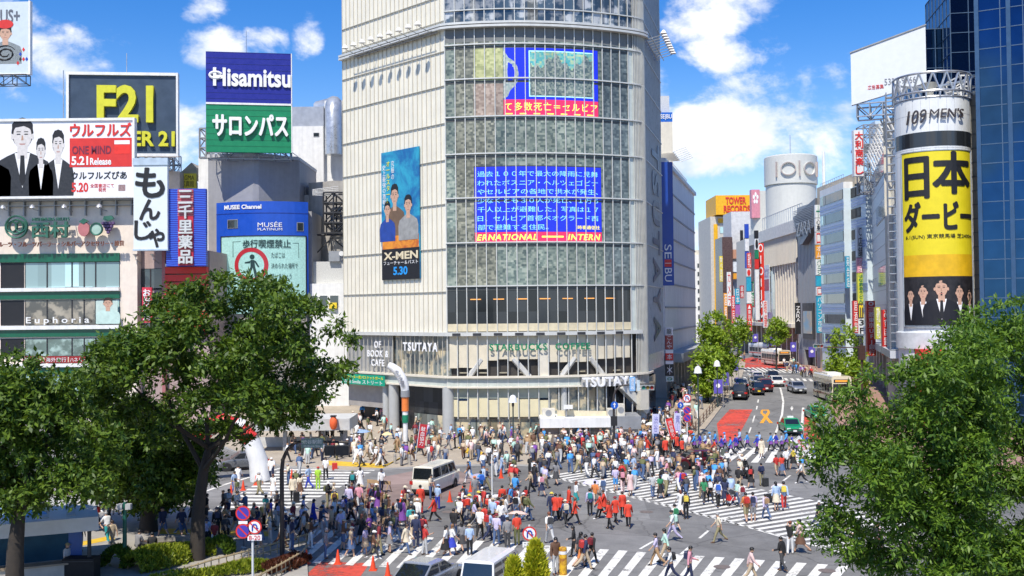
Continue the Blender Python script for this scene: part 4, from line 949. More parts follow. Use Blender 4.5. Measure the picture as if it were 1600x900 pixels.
text('SE|BU',-8*k,10*k,zz(190,150)-zz(300,150),zz(181,150)-zz(300,150),wprint,o2,-.02,.05)
sg=thing('vertical_sign','tall royal blue vertical sign with white letters at the department store corner','sign',(xx(1045,121.5),121.5,0)); k=121.5/F; Z=lambda y: zz(y,121.5,1045); b=MB(); b.box(-9*k,9*k,0,1.0,Z(446),Z(253),mat('royal_blue_sign',(.008,.055,.33),.4,.05)); b.build('panel',None,sg)
for (t_,a_,c_) in (('SE',382,404),('BU',419,440)):
    me,co=text_mesh(t_,.02,.0); lo=co.min(0); hi=co.max(0); q=(co-lo)/(hi-lo); arr=np.stack([-5.5*k+q[:,1]*11*k,-.02-q[:,2]*.05,Z(a_)+q[:,0]*(Z(c_)-Z(a_))],1)
    me.vertices.foreach_set('co',arr.astype(np.float32).ravel()); me.materials.clear(); me.materials.append(wprint); me.update(); q_=bpy.data.objects.new('lettering',me); C.objects.link(q_); q_.parent=sg
b=MB(); b.box(-5.5*k,5.5*k,-.04,0,Z(417),Z(405.5),red); b.box(-5*k,5*k,-.06,-.04,Z(411.6),Z(410.8),wprint); b.build('red_emblem',None,sg)
b=MB()
for y in (262,300,340,380,420): b.box(-14*k,-9*k,.3,.6,Z(y+3),Z(y),navy if False else dark)
b.build('bracket',None,sg)
sg=thing('vertical_sign','stack of small restaurant signs hung low at the department store corner','sign',(xx(1045,120),120,0)); k=120/F; Z=lambda y: zz(y,120,1045)
for (ya,yb,m,t_,tm) in ((512,524,wprint,'龍',black),(524,546,mat('maroon_sign',(.3,.05,.04),.5),'こ\nん\nや',wprint),(547,552,wprint,None,None),(552,563,red,'本',wprint),(564,569,wprint,None,None),(569,587,black,'＊',wprint),(588,596,mat('sage_white',(.6,.68,.66),.5),'◎',green)):
    b=MB(); b.box(-6*k,6*k,0,.5,Z(yb),Z(ya),m); b.build('panel',None,sg)
    if t_: text(t_,-4*k,4*k,Z(yb-1.5),Z(ya+1.5),tm,sg,-.02,.03)
# cylinder corner building
Yc=108.0; cx=xx(1462,Yc); rad=57/F*(Yc-3); Z=lambda y: zz(y,Yc-3,1462); z0=hgt(Yc)
cyl=thing('cylinder_corner_building','white cylindrical corner building with a tubular crown ring on its roof','building',(cx,Yc,z0)); zc=lambda y: Z(y)-z0
whp=mat('white_cylinder_panel',(.74,.76,.76),.4,.04,streak=.07,coat=.1); b=MB(); b.lathe([(rad,zc(590)),(rad,zc(212)),(rad-.12,zc(212)),(rad-.12,zc(208)),(rad,zc(208)),(rad,zc(152)),(0,zc(152))],56,(0,0,0),whp); b.build('wall',None,cyl)
b=MB(); b.lathe([(rad+.02,zc(229)),(rad+.02,zc(206))],44,(0,0,0),bayglass,math.pi*.95,math.pi*2.02); b.build('window_band',None,cyl)
b=MB()
for i in range(28): a=math.pi+i*math.pi/14; b.box(-.015,.015,-rad-.012,-rad+.05,zc(590),zc(152),mat('panel_seam',(.45,.46,.47),.5),Matrix.Rotation(a,4,'Z'))
for y in (178,232,240,520,545): b.lathe([(rad+.012,zc(y)-.02),(rad+.012,zc(y)+.02)],40,(0,0,0))
b.build('panel_seam',None,cyl)
b=MB()
for (y,r_,t_) in ((114,rad+.1,.13),(143,rad+.1,.13),(152,rad,.1)): b.tube([(r_*math.cos(a),r_*math.sin(a),zc(y)) for a in np.linspace(0,6.2832,41)],t_,7,steel,False)
for i in range(18):
    a,c=i*6.2832/18,(i+.5)*6.2832/18; r_=rad+.1; b.tube([(r_*math.cos(a),r_*math.sin(a),zc(143)),(r_*math.cos(c),r_*math.sin(c),zc(114))],.11,6); b.tube([(r_*math.cos(c),r_*math.sin(c),zc(114)),(r_*math.cos(a+.349),r_*math.sin(a+.349),zc(143))],.11,6); b.tube([(r_*math.cos(a),r_*math.sin(a),zc(152)),(r_*math.cos(a),r_*math.sin(a),zc(143))],.09,6)
b.build('crown_ring',None,cyl); b=MB(); b.lathe([(.2,0),(.5,.6),(.9,1.4),(0,1.5)],12,(-.6,-1,zc(145)),cream); b.build('roof_lamp',None,cyl)
def cylfn(a):                                          # local x = arc length left-right about the front, y = outward depth (negative out)
    an=-math.pi/2+a[:,0]/rad-.27; r_=rad-a[:,1]; return np.stack([r_*np.cos(an),r_*np.sin(an),a[:,2]],1)
s_=thing('lettering_sign','black italic raised letters reading 109MEN\'S on the white cylinder','sign',(cx,Yc,z0)); text("109",-2.9,-.9,zc(193),zc(171.5),mat('bronze_black_letter',(.05,.04,.04),.35),s_,-.2,.15,'lettering',0,cylfn,shear=.25); text("MEN'S",-.7,2.7,zc(186),zc(172),mat('bronze_black_letter',(.05,.04,.04),.35),s_,-.2,.15,'lettering',0,cylfn,shear=.15)
bn=thing('banner','huge yellow banner with black Japanese title and suited people wrapped on the cylinder','banner',(cx,Yc,z0)); yb_=mat('yellow_banner_print',(.72,.60,.015),.5,.04)
def cylpanel(mb,x0,x1,za,zb,d,m,n=24):
    xs_=np.linspace(x0,x1,n+1); arr=cylfn(np.array([(x,d,z) for x in xs_ for z in (za,zb)])); mb.add([tuple(v) for v in arr],[(2*i,2*i+2,2*i+3,2*i+1) for i in range(n)],m)
bx0,bx1=-3.75,3.95
b=MB(); cylpanel(b,bx0,bx1,zc(398),zc(237),-.12,yb_); cylpanel(b,bx0,bx1,zc(432),zc(398),-.12,mat('orange_banner_print',(.70,.42,.01),.5,.15,.8)); b.build('cloth',None,bn)
b=MB(); cylpanel(b,bx0,bx1,zc(508),zc(432),-.12,mat('dark_banner_print',(.02,.018,.02),.5,.4,3)); b.build('photo_panel',None,bn)
b=MB()
for x in (bx0-.12,bx1+.12): b.tube([tuple(v) for v in cylfn(np.array([(x,-.12,z) for z in np.linspace(zc(511),zc(236),12)]))],.07,5,steel)
for z in (zc(511),zc(236)): b.tube([tuple(v) for v in cylfn(np.array([(x,-.12,z) for x in np.linspace(bx0-.1,bx1+.1,16)]))],.07,5,steel)
b.build('edge_rope',None,bn)
# the ground storey of the cylinder
text('日',-3.3,-.9,zc(309),zc(246),black,bn,-.14,.02,'lettering',.05,cylfn); text('本',-.4,3.5,zc(303),zc(240),black,bn,-.14,.02,'lettering',.06,cylfn)
text('ダービー',-3.4,3.7,zc(361),zc(316),black,bn,-.14,.02,'lettering',.06,cylfn)
text('6.1(SUN) 東京競馬場 芝2400m',-3.35,3.75,zc(374),zc(366),black,bn,-.14,.02,'lettering',.0,cylfn)
for (x,h_,w) in ((-2.9,4.1,.62),(-1.6,4.5,.7),(1.9,4.4,.7),(3.2,3.9,.6),(.1,5.0,.95)): figure_print(bn,cylfn,x,zc(507.5),h_,mat('black_suit_print',(.008,.008,.012),.5),y=-.14-(.03 if w > .9 else 0),shirt=wprint,tie=black if w > .9 else None,w=w)
b=MB(); b.lathe([(rad-.4,0),(rad-.4,zc(545)),(rad+.25,zc(545)),(rad+.25,zc(520)),(rad,zc(518))],40,(0,0,0),mat('pale_foot_panel',(.55,.58,.6),.5)); b.build('foot',None,cyl)
b=MB(); b.box(-3.3,-1.0,-rad-.1,-rad+1.2,0,zc(545),red); b.build('red_doorway',None,cyl)
# slanting silver street front left of the cylinder
o,L,zf,xf=facade('silver_shop_building','silver panelled building with slot windows between the cylinder and the side street','building',1362,160,1408,110)
sil=mat('silver_panel',(.52,.55,.59),.4,.05,metal=.15,streak=.06); zt1=zf(150,1); b=MB(); b.box(0,L,0,18,zf(560,1),zt1-3,sil); b.build('wall',None,o); b=MB()
for j in range(13): z=zf(560,1)+(zt1-3-zf(560,1))*j/13; b.box(0,L,-.03,0,z-.03,z+.03,mat('silver_seam',(.3,.32,.35),.5))
b.build('seam',None,o)
for (ta,tb,py,hh) in ((.30,.86,268,2.2),(.32,.92,338,2.2),(.35,.90,444,2.4)):
    b=MB(); z=zf(py,.6); b.box(L*ta-.15,L*tb+.15,-.1,0,z-.15,z+hh+.15,grey); w_=b.build('window',None,o); b=MB(); b.box(L*ta,L*tb,-.13,-.1,z,z+hh,sideglass); b.build('pane',None,w_)
b=MB(); b.box(0,L,2,18,0,zf(560,1),bayglass)
for i in range(9): b.box(L*i/8.3,L*i/8.3+.8,-.2,2,0,zf(560,1),mat('pale_pier',(.5,.5,.49),.6))
b.box(0,L,-1.2,0,zf(560,1),zf(548,1),sil); b.build('ground_floor',None,o)
b=MB(); x=L-1.2
for i in range(32): z=zf(560,1)+(zt1-zf(560,1))*i/31; b.box(x,x+1.0,-1.1,-.1,z-.05,z+.05,steel)
for xa in (x,x+1.0): b.tube([(xa,-1.1,zf(575,1)),(xa,-1.1,zt1+.5)],.06,5,steel); b.tube([(xa,-.1,zf(575,1)),(xa,-.1,zt1+.5)],.06,5,steel)
b.build('ladder_frame',None,o); b=MB()
for i in range(12): x=L*(.25+.06*i); z=zt1-3; b.tube([(x,0,z),(x,-1.0,z+2.5),(x,.5,z+2.5)],.12,5,white)
b.box(L*.25,L*.93,.4,.7,zt1-1.2,zt1-.6,white); b.build('roof_bracket',None,o)
# red lettered roof sign on the same roof line, seen edge-on
f=Front('roof_sign','narrow white roof sign with red characters behind the silver building','sign',1347,150); b=MB(); f.box('',1339,1354,203,275,0,1,white,b); b.build('panel',None,f.o)
for i,c_ in enumerate('大利商楽し'): f.text(c_,1341,1353,206+i*13.5,218+i*13.5,red,-.02,.05,.04,'letter')
lattice(f,'lattice',1354,1396,195,300,0,3,4,7,.09,grey)
# tall white roof board and dark glass tower
f=Front('roof_sign','large blank white roof board with a small red and grey phone line','sign',1392,116,rot=-.38); b=MB(); b.prism([(f.x(1343),f.z(160)),(f.x(1446),f.z(134)),(f.x(1446),f.z(46)),(f.x(1343),f.z(78))],0,.6,mat('blank_white_board',(.7,.74,.78),.45,.03)); b.build('panel',None,f.o)
b=MB(); b.prism([(f.x(1342),f.z(78)),(f.x(1447),f.z(46)),(f.x(1447),f.z(44)),(f.x(1342),f.z(76))],-.1,.7,grey); b.build('trim',None,f.o)
text('広告募集',f.x(1366),f.x(1388),f.z(138),f.z(131),red,f.o,-.02,.02); text('5337-9166',f.x(1389),f.x(1432),f.z(133),f.z(123),mat('grey_print2',(.2,.2,.22),.5),f.o,-.02,.02,bold=0); lattice(f,'lattice',1350,1440,158,178,.2,3,5,1,.1,steel)
b=MB(); b.box(f.x(1385),f.x(1470),3,10,0,f.z(178),cream); b.build('base_block',None,f.o)
bluegl=mat('deep_blue_mirror_glass',(.02,.065,.15),.05,.3,.12,metal=.92)
def glass_block(name,label,pa,Ya,pb,Yb,ztop,depth,cw=1.45,chh=2.0,slant=0.0):
    o,L,zf,xf=facade(name,label,'building',pa,Ya,pb,Yb); z1=zf(ztop); b=MB(); b.slab([(0,0),(L,0),(L,depth),(depth*slant,depth)],0,z1,bluegl); b.build('glazing',None,o); b=MB(); nx=max(1,round(L/cw)); nz=round(z1/chh); pane_grid(b,0,L,0,z1,0,nx,nz,mat('dark_blue_mullion',(.06,.11,.19),.4),.09,.07)
    ny=max(1,round(depth/cw)) if not slant else -1
    for i in range(ny+1): y=depth*i/ny; b.box(-.06,0,y-.04,y+.04,0,z1,None)
    for j in range(nz+1 if not slant else 0): z=z1*j/nz; b.box(-.06,0,0,depth,z-.04,z+.04,None)
    b.build('mullion',None,o); return o,L,zf
o,L,zf=glass_block('mirror_glass_tower','deep blue mirror glass office tower at the right edge',1537,103,1760,97,-130,20,2.05,1.9,.6)
b=MB(); b.box(-.3,.1,-.3,.3,0,zf(-130),mat('blue_corner_post',(.03,.08,.17),.35)); b.box(2.6,3.0,-.3,.2,0,zf(-130)); b.build('corner_post',None,o)
glass_block('mirror_glass_tower','lower blue glass block behind the crown ring of the white cylinder',1447,121,1560,120,46,14,1.7,2.3)
glass_block('mirror_glass_tower','tall dark blue glass slab rising between the roof board and the mirror tower',1494,117,1580,116,-40,12,1.7,2.3)
f=Front('stair_tower','cream ribbed stair tower squeezed between the white cylinder and dark glass','building',1526,107); b=MB(); f.box('',1516,1534,148,700,0,8,cream,b); f.box('',1534,1560,140,700,.6,8,cream,b); b.build('wall',None,f.o); b=MB()
for k in range(20): f.box('',1515,1535,165+k*22,166+k*22,-.1,0,grey,b)
b.build('ribs',None,f.o); lattice(f,'roof_frame',1512,1536,116,150,.5,4,1,2,.1,white)
f=Front('glass_parapet_building','pale green glass sided building edge left of the silver building','building',1350,166); b=MB(); b.slab([(f.x(1326),-4),(f.x(1338),-6),(f.x(1352),0),(f.x(1366),2),(f.x(1366),18),(f.x(1326),16)],0,f.z(275),mat('tan_frame',(.52,.44,.32),.6)); b.build('wall',None,f.o)
b=MB(); b.quad((f.x(1326)-.03,-4.1,f.z(500)),(f.x(1338),-6.1,f.z(500)),(f.x(1338),-6.1,f.z(292)),(f.x(1326)-.03,-4.1,f.z(292)),bayglass); b.quad((f.x(1340),-5.7,f.z(520)),(f.x(1351),-.6,f.z(520)),(f.x(1351),-.6,f.z(285)),(f.x(1340),-5.7,f.z(285)),sideglass); b.build('glazing',None,f.o)
# light blue banded building
o,L,zf,xf=facade('blue_banded_building','pale blue and white banded building with strip windows','building',1284,176,1321,163); side=MB()
pale=mat('pale_blue_band',(.36,.45,.62),.45,.06); pw=mat('pale_white_band',(.62,.72,.75),.45,.05); H1=zf(308); b=MB(); b.box(0,L,0,10,0,H1,pw); b.box(L,L+7,1.2,11,0,H1-.01,pw); b.build('wall',None,o)
b=MB(); nf=9; fh=H1/nf
for j in range(nf):
    z=j*fh
    for i in range(3): b.box(-.02,L+.06,-.06,.02,z+fh*(.05+.13*i),z+fh*(.14+.13*i),pale if i != 1 else mat('mid_blue_band',(.25,.34,.56),.45)); b.box(L+.05,L+7.1,1.14,1.25,z+fh*(.05+.13*i),z+fh*(.14+.13*i),None)
b.build('band',None,o)
for j in range(1,nf):
    z=j*fh
    for (xa,xb) in ((.3,1.7),(2.0,3.4),(3.6,L-.2)):
        b=MB(); b.box(xa,xb,-.09,0,z+fh*.5,z+fh*.95,winglass if xa > 1 else paleglass); b.build('window',None,o)
    for (xa,xb) in ((L+.3,L+2.6),(L+3.0,L+4.6)):
        b=MB(); b.box(xa,xb,1.05,1.25,z+fh*.5,z+fh*.95,black); b.build('window',None,o)
b=MB(); b.box(0,L,0,9,H1,H1+1.0,white)
for i in range(12): b.tube([(L*i/11,.1,H1+1),(L*i/11,.1,H1+2.2)],.03,4,steel)
b.tube([(0,.1,H1+2.2),(L,.1,H1+2.2)],.04,4); b.build('parapet',None,o); b=MB()
for (xx_,yy_) in ((L+1,2),(L+6,2),(L+1,8),(L+6,8)): b.tube([(xx_,yy_,H1),(xx_,yy_,H1+5.5)],.12,5,grey)
b.box(L+.3,L+6.6,1.2,9,H1+5.5,H1+5.9,grey); b.box(L+4,L+6.5,3,7,H1+5.9,H1+9.5,mat('pale_blue_tank',(.5,.6,.68),.5)); b.build('roof_frame',None,o)
# dark grey slanted shop front
o,L,zf,xf=facade('grey_fashion_store','grey ribbed fashion store with an angled dark upper face','building',1248,196,1284,182); gm=mat('grey_ribbed_metal',(.30,.31,.33),.45,.08,metal=.2); dm=mat('dark_slate_metal',(.10,.11,.13),.4,.1); b=MB(); b.box(0,L,0,12,zf(545),zf(325),gm); b.build('wall',None,o)
b=MB()
for i in range(16): b.box(L*i/16,L*i/16+.06,-.06,0,zf(545),zf(330),None or mat('rib_grey',(.22,.23,.25),.5))
b.build('rib',None,o); b=MB(); b.add([(0,-.8,zf(340)),(L,-.8,zf(322)),(L,-1.1,zf(362)),(L*.5,-1.2,zf(385)),(L*.3,-1.0,zf(385)),(0,0,zf(340)),(L,0,zf(322)),(L,0,zf(362)),(L*.5,0,zf(385)),(L*.3,0,zf(385))],[(0,1,2,3,4),(0,5,6,1),(1,6,7,2),(2,7,8,3),(3,8,9,4),(4,9,5,0)],dm); b.build('angled_face',None,o)
b=MB()
for k in range(14): z=zf(332+k*2.4); b.box(L*.1,L*.95,-1.2,-1.1,z-.08,z+.02,mat('slate_line',(.3,.32,.36),.5))
b.build('face_lines',None,o); text('ZARA',L*.25,L*.9,zf(372),zf(352),mat('slate_letter',(.25,.27,.3),.4),o,-1.25,.05,bold=0); b=MB(); b.box(0,L,1,12,0,zf(545),bayglass); b.box(0,L*.25,-.1,1,0,zf(545),gm); b.box(L*.8,L,-.1,1,0,zf(545),gm); b.build('ground_floor',None,o)
b=MB(); b.box(L*.25,L*.72,-.35,0,zf(528),zf(474),dark); d_=b.build('display_case',None,o); b=MB(); b.box(L*.29,L*.66,-.4,-.35,zf(520),zf(486),clothmat('beach_print',(.25,.45,.6),(.5,.45,.35),.6)); b.build('display_image',None,d_)
sg=thing('vertical_sign','black hanging sign reading ZARA in white down the grey store corner','sign',(xx(1247,190),190,hgt(190))); k=190/F; Z=lambda y: zz(y,190,1247)-hgt(190); b=MB(); b.box(-4*k,4*k,0,.5,Z(522),Z(473),black); b.build('panel',None,sg)
for i,c_ in enumerate('ZARA'): text(c_,-3*k,3*k,Z(484+i*6.2),Z(478.5+i*6.2),wprint,sg,-.02,.04,'letter',.0)
def strip_sign(label,px,Y,w,rows,name='vertical_sign',d=.6):
    sg=thing(name,label,'sign',(xx(px,Y),Y,hgt(Y))); k=Y/F; Z=lambda y: zz(y,Y,px)-hgt(Y)
    for r_ in rows:
        b=MB(); b.box(-w/2*k,w/2*k,0,d,Z(r_[1]),Z(r_[0]),r_[2]); b.build('panel',None,sg)
        if len(r_) > 3: n_=r_[3].count('\n')+1; text(r_[3],-w*.36*k,w*.36*k,Z(r_[1]-1.2),Z(r_[0]+1.2),r_[4],sg,-.02,.04,'lettering',.01)
    b=MB(); b.box(-w/2*k,w/2*k,d,d+.15,Z(rows[-1][1]),Z(rows[0][0]),grey); b.build('bracket',None,sg); return sg
og=mat('orange_sign',(.75,.33,.03),.5); cyn=mat('cyan_sign',(.02,.33,.5),.5); lim=mat('lime_sign',(.55,.55,.05),.5); ws_=mat('white_sign',(.68,.7,.7),.5)
strip_sign('stacked vertical sign in white, orange and cyan on the grey store corner',1281,178,9,[(320,340,ws_,'＋',green),(341,362,ws_,'心\n身',black),(363,382,ws_,'ロ',red),(383,404,og,'オ\nム',wprint),(405,430,ws_,'パ\nソ\nコ\nン',green),(431,447,cyn),(448,462,ws_,'ロ',red),(463,520,cyn,'パ\nソ\nコ\nン\n市\n場',wprint)])
strip_sign('narrow vertical sign with lime middle panel beside the banded building',1346,158,10,[(355,402,ws_,'Ｃ\n店\n舗',black),(403,426,mat('pink_sign',(.7,.3,.38),.5),'カ\nラ\nオ',wprint),(427,474,lim,'は\nな\nま\nる\nう\nど\nん',green),(475,497,mat('charcoal_sign',(.06,.055,.05),.5),'m',yellow),(498,522,ws_,'3\nF',black)])
strip_sign('red bank sign with white ring emblem and vertical characters before the silver building',1361,135,13,[(470,556,mat('bank_red',(.6,.05,.03),.5),'◎\n三\n菱\n東\n京\nU\nF\nJ\n銀\n行',wprint)])
strip_sign('slender red sign in the arcade of the silver building',1383,122,7,[(484,555,red,'み\nず\nほ\n銀\n行',wprint)])
# the store with the round rooftop tower
o,L,zf,xf=facade('round_tower_store','cream fluted department store below the round white rooftop tower','building',1152,262,1252,200); H1=zf(345,1); cr=mat('cream_fluted_stone',(.62,.58,.50),.6,.05,streak=.08); b=MB(); b.box(0,L,0,25,zf(510,1),H1,cr); b.build('wall',None,o); b=MB()
for i in range(46): x=L*(.28+.72*i/46); b.box(x,x+.35,-.7,0,H1-8,H1-2.2,cr)
b.box(L*.26,L+.3,-.9,0,H1-2.2,H1+.3,mat('cream_cornice',(.68,.66,.6),.6)); b.build('flute',None,o)
b=MB()
for i in range(20): x=L*(.3+.7*i/20); b.box(x,x+.5,-.45,0,zf(510,1),H1-8,cr)
b.build('pilaster',None,o)
for (ta,tb) in ((.34,.42),(.5,.66)):
    b=MB(); b.box(L*ta,L*tb,-.55,0,zf(500,1),H1-9,sideglass); b.build('window',None,o)
bp_=thing('banner','white and maroon hanging banner on the cream fluted store','banner',o.location,o.rotation_euler[2]); b=MB(); b.box(L*.53,L*.63,-.75,-.65,zf(488,1),zf(405,1),ws_); b.build('cloth',None,bp_); b=MB(); b.box(L*.55,L*.62,-.78,-.75,zf(450,1),zf(430,1),mat('maroon_print',(.35,.04,.08),.5)); b.build('printed_panel',None,bp_); text('Spring\nSALE',L*.55,L*.62,zf(426,1),zf(410,1),mat('lilac_print',(.35,.3,.5),.5),bp_,-.77,.02)
bp_=thing('banner','dark picture banner on the cream fluted store beside the red sign','banner',o.location,o.rotation_euler[2]); b=MB(); b.box(L*.31,L*.43,-.75,-.65,zf(480,.5),zf(378,.5),clothmat('portrait_print',(.28,.1,.07),(.05,.03,.03),.5)); b.build('cloth',None,bp_); b=MB(); b.box(L*.31,L*.43,-.78,-.75,zf(480,.5),zf(466,.5),red); b.build('printed_panel',None,bp_)
for j in range(7):
    b=MB(); z=zf(360,1)-1-j*4.2; b.box(L-.9,L-.2,-.5,0,z-1.2,z,dark); b.build('window',None,o)
b=MB(); b.box(0,L,1.2,25,0,zf(510,1),bayglass)
for i in range(14): b.box(L*i/13.4,L*i/13.4+.9,-.3,1.2,0,zf(510,1),mat('tan_pier',(.4,.35,.28),.6))
b.box(0,L,-2,0,zf(512,1),zf(506,1),cr); b.build('ground_floor',None,o)
b=MB()
for i in range(20): x=L*(.45+.55*i/19); b.tube([(x,.5,H1+.3),(x,.5,H1+3.5)],.06,4,steel)
b.tube([(L*.45,.5,H1+3.5),(L,.5,H1+3.5)],.08,4); b.build('roof_fence',None,o)
Yt=240; tw=thing('round_roof_tower','round white rooftop tower with two ring emblems','tower',(xx(1239,Yt),Yt,zz(345,Yt))); k=Yt/F; Z=lambda y: zz(y,Yt-5,1239)-zz(345,Yt); rr=38.5*k; wm=mat('white_round_panel',(.56,.57,.54),.5,.04,streak=.05); b=MB(); b.lathe([(rr,Z(420)),(rr,Z(288)),(rr-.15,Z(288)),(rr-.15,Z(286)),(rr+.3,Z(286)),(rr+.3,Z(242)),(rr-.2,Z(240)),(0,Z(240))],48,(0,0,0),wm); b.build('wall',None,tw)
def twfn(a): an=-math.pi/2+a[:,0]/rr+.0; r_=rr+.3-a[:,1]; return np.stack([r_*np.cos(an),r_*np.sin(an),a[:,2]],1)
for px in (1228,1259):
    b=MB(); c_=(px-1241)*k*1.03; ring(b,c_,Z(264),1.35,1.55,-.5,mat('emblem_rim',(.42,.36,.34),.5),28,twfn); n_=28
    ins=[(c_+1.35*math.cos(6.2832*i/n_),d_,Z(264)+1.35*math.sin(6.2832*i/n_)) for i in range(n_) for d_ in (-.5,0)]; b.add([tuple(v) for v in twfn(np.array(ins))],[(2*i,2*i+1,(2*i+3) % (2*n_),(2*i+2) % (2*n_)) for i in range(n_)],wm)
    outs=[(c_+1.55*math.cos(6.2832*i/n_),d_,Z(264)+1.55*math.sin(6.2832*i/n_)) for i in range(n_) for d_ in (-.5,0)]; b.add([tuple(v) for v in twfn(np.array(outs))],[(2*i,2*i+1,(2*i+3) % (2*n_),(2*i+2) % (2*n_)) for i in range(n_)],wm); b.build('ring_emblem',None,tw)
for px in (1212,1243,1275):
    b=MB(); c_=(px-1241)*k*1.05; arr=twfn(np.array([(c_+dx,d_,Z(y)) for dx in (-.11,.11) for d_ in (0,-.5) for y in (276,252)])); b.add([tuple(v) for v in arr],[(0,1,3,2),(2,3,7,6),(6,7,5,4),(2,6,4,0),(3,1,5,7)],mat('emblem_rim',(.42,.36,.34),.5)); b.build('bar_emblem',None,tw)
b=MB(); b.tube([(0,0,Z(240)),(0,0,Z(205))],.1,5,steel); b.tube([(rr+2,0,Z(300)),(rr+2,0,Z(232))],.35,6,white); b.build('mast',None,tw)
f=Front('white_round_annex','plain white rounded annex with pink sign left of the round tower','building',1190,255); b=MB(); b.lathe([(3.2,0),(3.2,f.z(298)),(0,f.z(298))],24,(f.x(1200),3,0),wm); b.build('wall',None,f.o); b=MB(); f.box('',1177,1190,296,340,0,2,mat('rose_panel',(.62,.25,.32),.5),b); b.build('sign_panel',None,f.o); f.text('✿',1179,1188,300,318,wprint,-.02,.04)
strip_sign('tall scarlet vertical sign with white letters on the far cream store',1190,214,10,[(380,503,mat('scarlet_sign',(.62,.03,.015),.5),'O\nI\nO\nI\nJ\nA\nM',wprint)])
strip_sign('narrow vertical sign in white and green above the scarlet one',1184,210,6,[(360,372,black),(373,390,ws_,'●',black),(391,404,green),(405,420,red),(421,500,ws_)])
strip_sign('red and white vertical sign of a ramen shop far up the street',1171,206,7,[(420,432,ws_,'●',red),(433,455,cyn),(456,474,ws_),(475,517,red,'▲\n東\n京\n本\n店',wprint)])
strip_sign('blue vertical sign before the tan building far up the street',1169,220,6,[(350,372,blue),(373,392,ws_),(393,419,blue)])
strip_sign('teal and purple vertical sign deep in the street',1153,240,7,[(451,475,cyn,'日\n本',wprint),(476,500,mat('violet_sign',(.3,.12,.4),.5))])
strip_sign('dark red vertical sign deep in the street',1160,232,6,[(446,466,mat('deep_red_sign',(.4,.04,.05),.5),'串\n焼',wprint)])
for (lb,px,Y,w,ya,yb,m,tx) in (('yellow vertical sign high on the orange striped building',1128,270,5,400,440,ylw_ := mat('yellow_sign',(.7,.55,.05),.5),'食\nべ\n放\n題'),('white vertical sign with red characters by the brown glass building',1140,255,6,425,478,ws_,'カ\nメ\nラ'),('orange vertical sign just above the tall street tree',1134,240,5,458,500,og,'酒\n場'),('red vertical sign above the far left kerb',1146,225,5,462,505,red,'薬\n局'),('green vertical sign between the red and white far signs',1176,215,5,440,478,green,'珈\n琲'),
        ('white round topped vertical sign under the scarlet one',1196,208,6,470,512,ws_,'眼\n鏡'),('crimson vertical sign over the ramen shop sign',1172,212,6,395,419,red,'靴'),('sky blue vertical sign on the banded building corner',1326,160,6,400,450,cyn,'英\n会\n話'),('red vertical sign low on the glass sided building',1337,150,7,470,520,red,'居\n酒\n屋'),('yellow vertical sign low by the silver arcade',1372,128,7,480,530,lim,'靴\n鞄')):
    strip_sign(lb,px,Y,w,[(ya,yb,m,tx,wprint if m is not ws_ else red)])
# far buildings up the street
f=Front('record_store_building','far yellow topped building with red lettering and orange stripe','building',1148,310); ylr=mat('amber_roof_board',(.80,.42,.01),.5); b=MB(); f.box('',1112,1178,338,560,0,20,mat('pale_far_wall',(.55,.52,.46),.6),b); b.build('wall',None,f.o); b=MB(); f.box('',1119,1176,306,336,-2,14,ylr,b); b.build('roof_board',None,f.o); f.text('TOWER',1134,1166,309,320,red,-2.05,.1,.03); f.text('RECORDS',1131,1172,322,333,red,-2.05,.1,.03)
b=MB(); f.box('',1117,1123,350,520,-.2,0,ylr,b); f.box('',1124,1156,341,348,-.2,0,ylr,b); b.build('orange_stripe',None,f.o)
for j in range(8): windows(f,[(354+j*17,364+j*17)],[(1127,1153)],0,winglass if j else paleglass,grey,.1)
f=Front('far_brown_building','far narrow brown glass building with small shop signs up the street','building',1162,285); b=MB(); f.box('',1130,1146,370,560,0,10,mat('brown_glass_wall',(.1,.06,.055),.3,.3,2),b); f.box('',1146,1180,330,560,1,12,mat('pale_far_wall2',(.6,.6,.6),.6),b); b.build('wall',None,f.o)
for (c,d,ya,yb,m) in ((1146,1154,390,404,mat('tan_far_sign',(.5,.25,.15),.5)),(1146,1153,409,425,ws_),(1146,1151,427,436,og),(1158,1162,360,450,black),(1164,1168,372,420,ws_)): b=MB(); f.box('',c,d,ya,yb,-.8,0,m,b); b.build('sign_panel',None,f.o)
f=Front('far_white_building','far white building with rows of windows at the street end','building',1098,330); b=MB(); f.box('',1080,1113,398,575,0,15,white,b); f.box('',1083,1110,390,398,2,12,cream,b); b.build('wall',None,f.o); windows(f,[(412+13.3*j,418+13.3*j) for j in range(9)],[(1091,1106)],0,winglass,grey,.1)
f=Front('far_street_block','far tan block closing the street behind the trees','building',1180,300); b=MB(); f.box('',1150,1215,440,575,0,10,mat('far_tan',(.5,.45,.38),.6),b); b.build('wall',None,f.o)
for j in range(5): windows(f,[(450+20*j,460+20*j)],[(1156,1168),(1172,1184)],0,winglass,grey,.1)
# fillers seen between and behind
f=Front('backdrop_building','plain office block hidden behind the left tree crowns','building',60,150); b=MB(); f.box('',-200,330,330,660,0,12,mat('office_grey',(.42,.42,.42),.6),b); b.build('wall',None,f.o); windows(f,[(345+24*j,358+24*j) for j in range(4)],[(-180+34*i,-155+34*i) for i in range(14)],0,winglass,grey,.08)
f=Front('backdrop_building','plain pale block behind the mirror glass at the right edge','building',1700,125); b=MB(); f.box('',1560,1900,420,700,0,12,mat('office_pale',(.5,.49,.46),.6),b); b.build('wall',None,f.o)
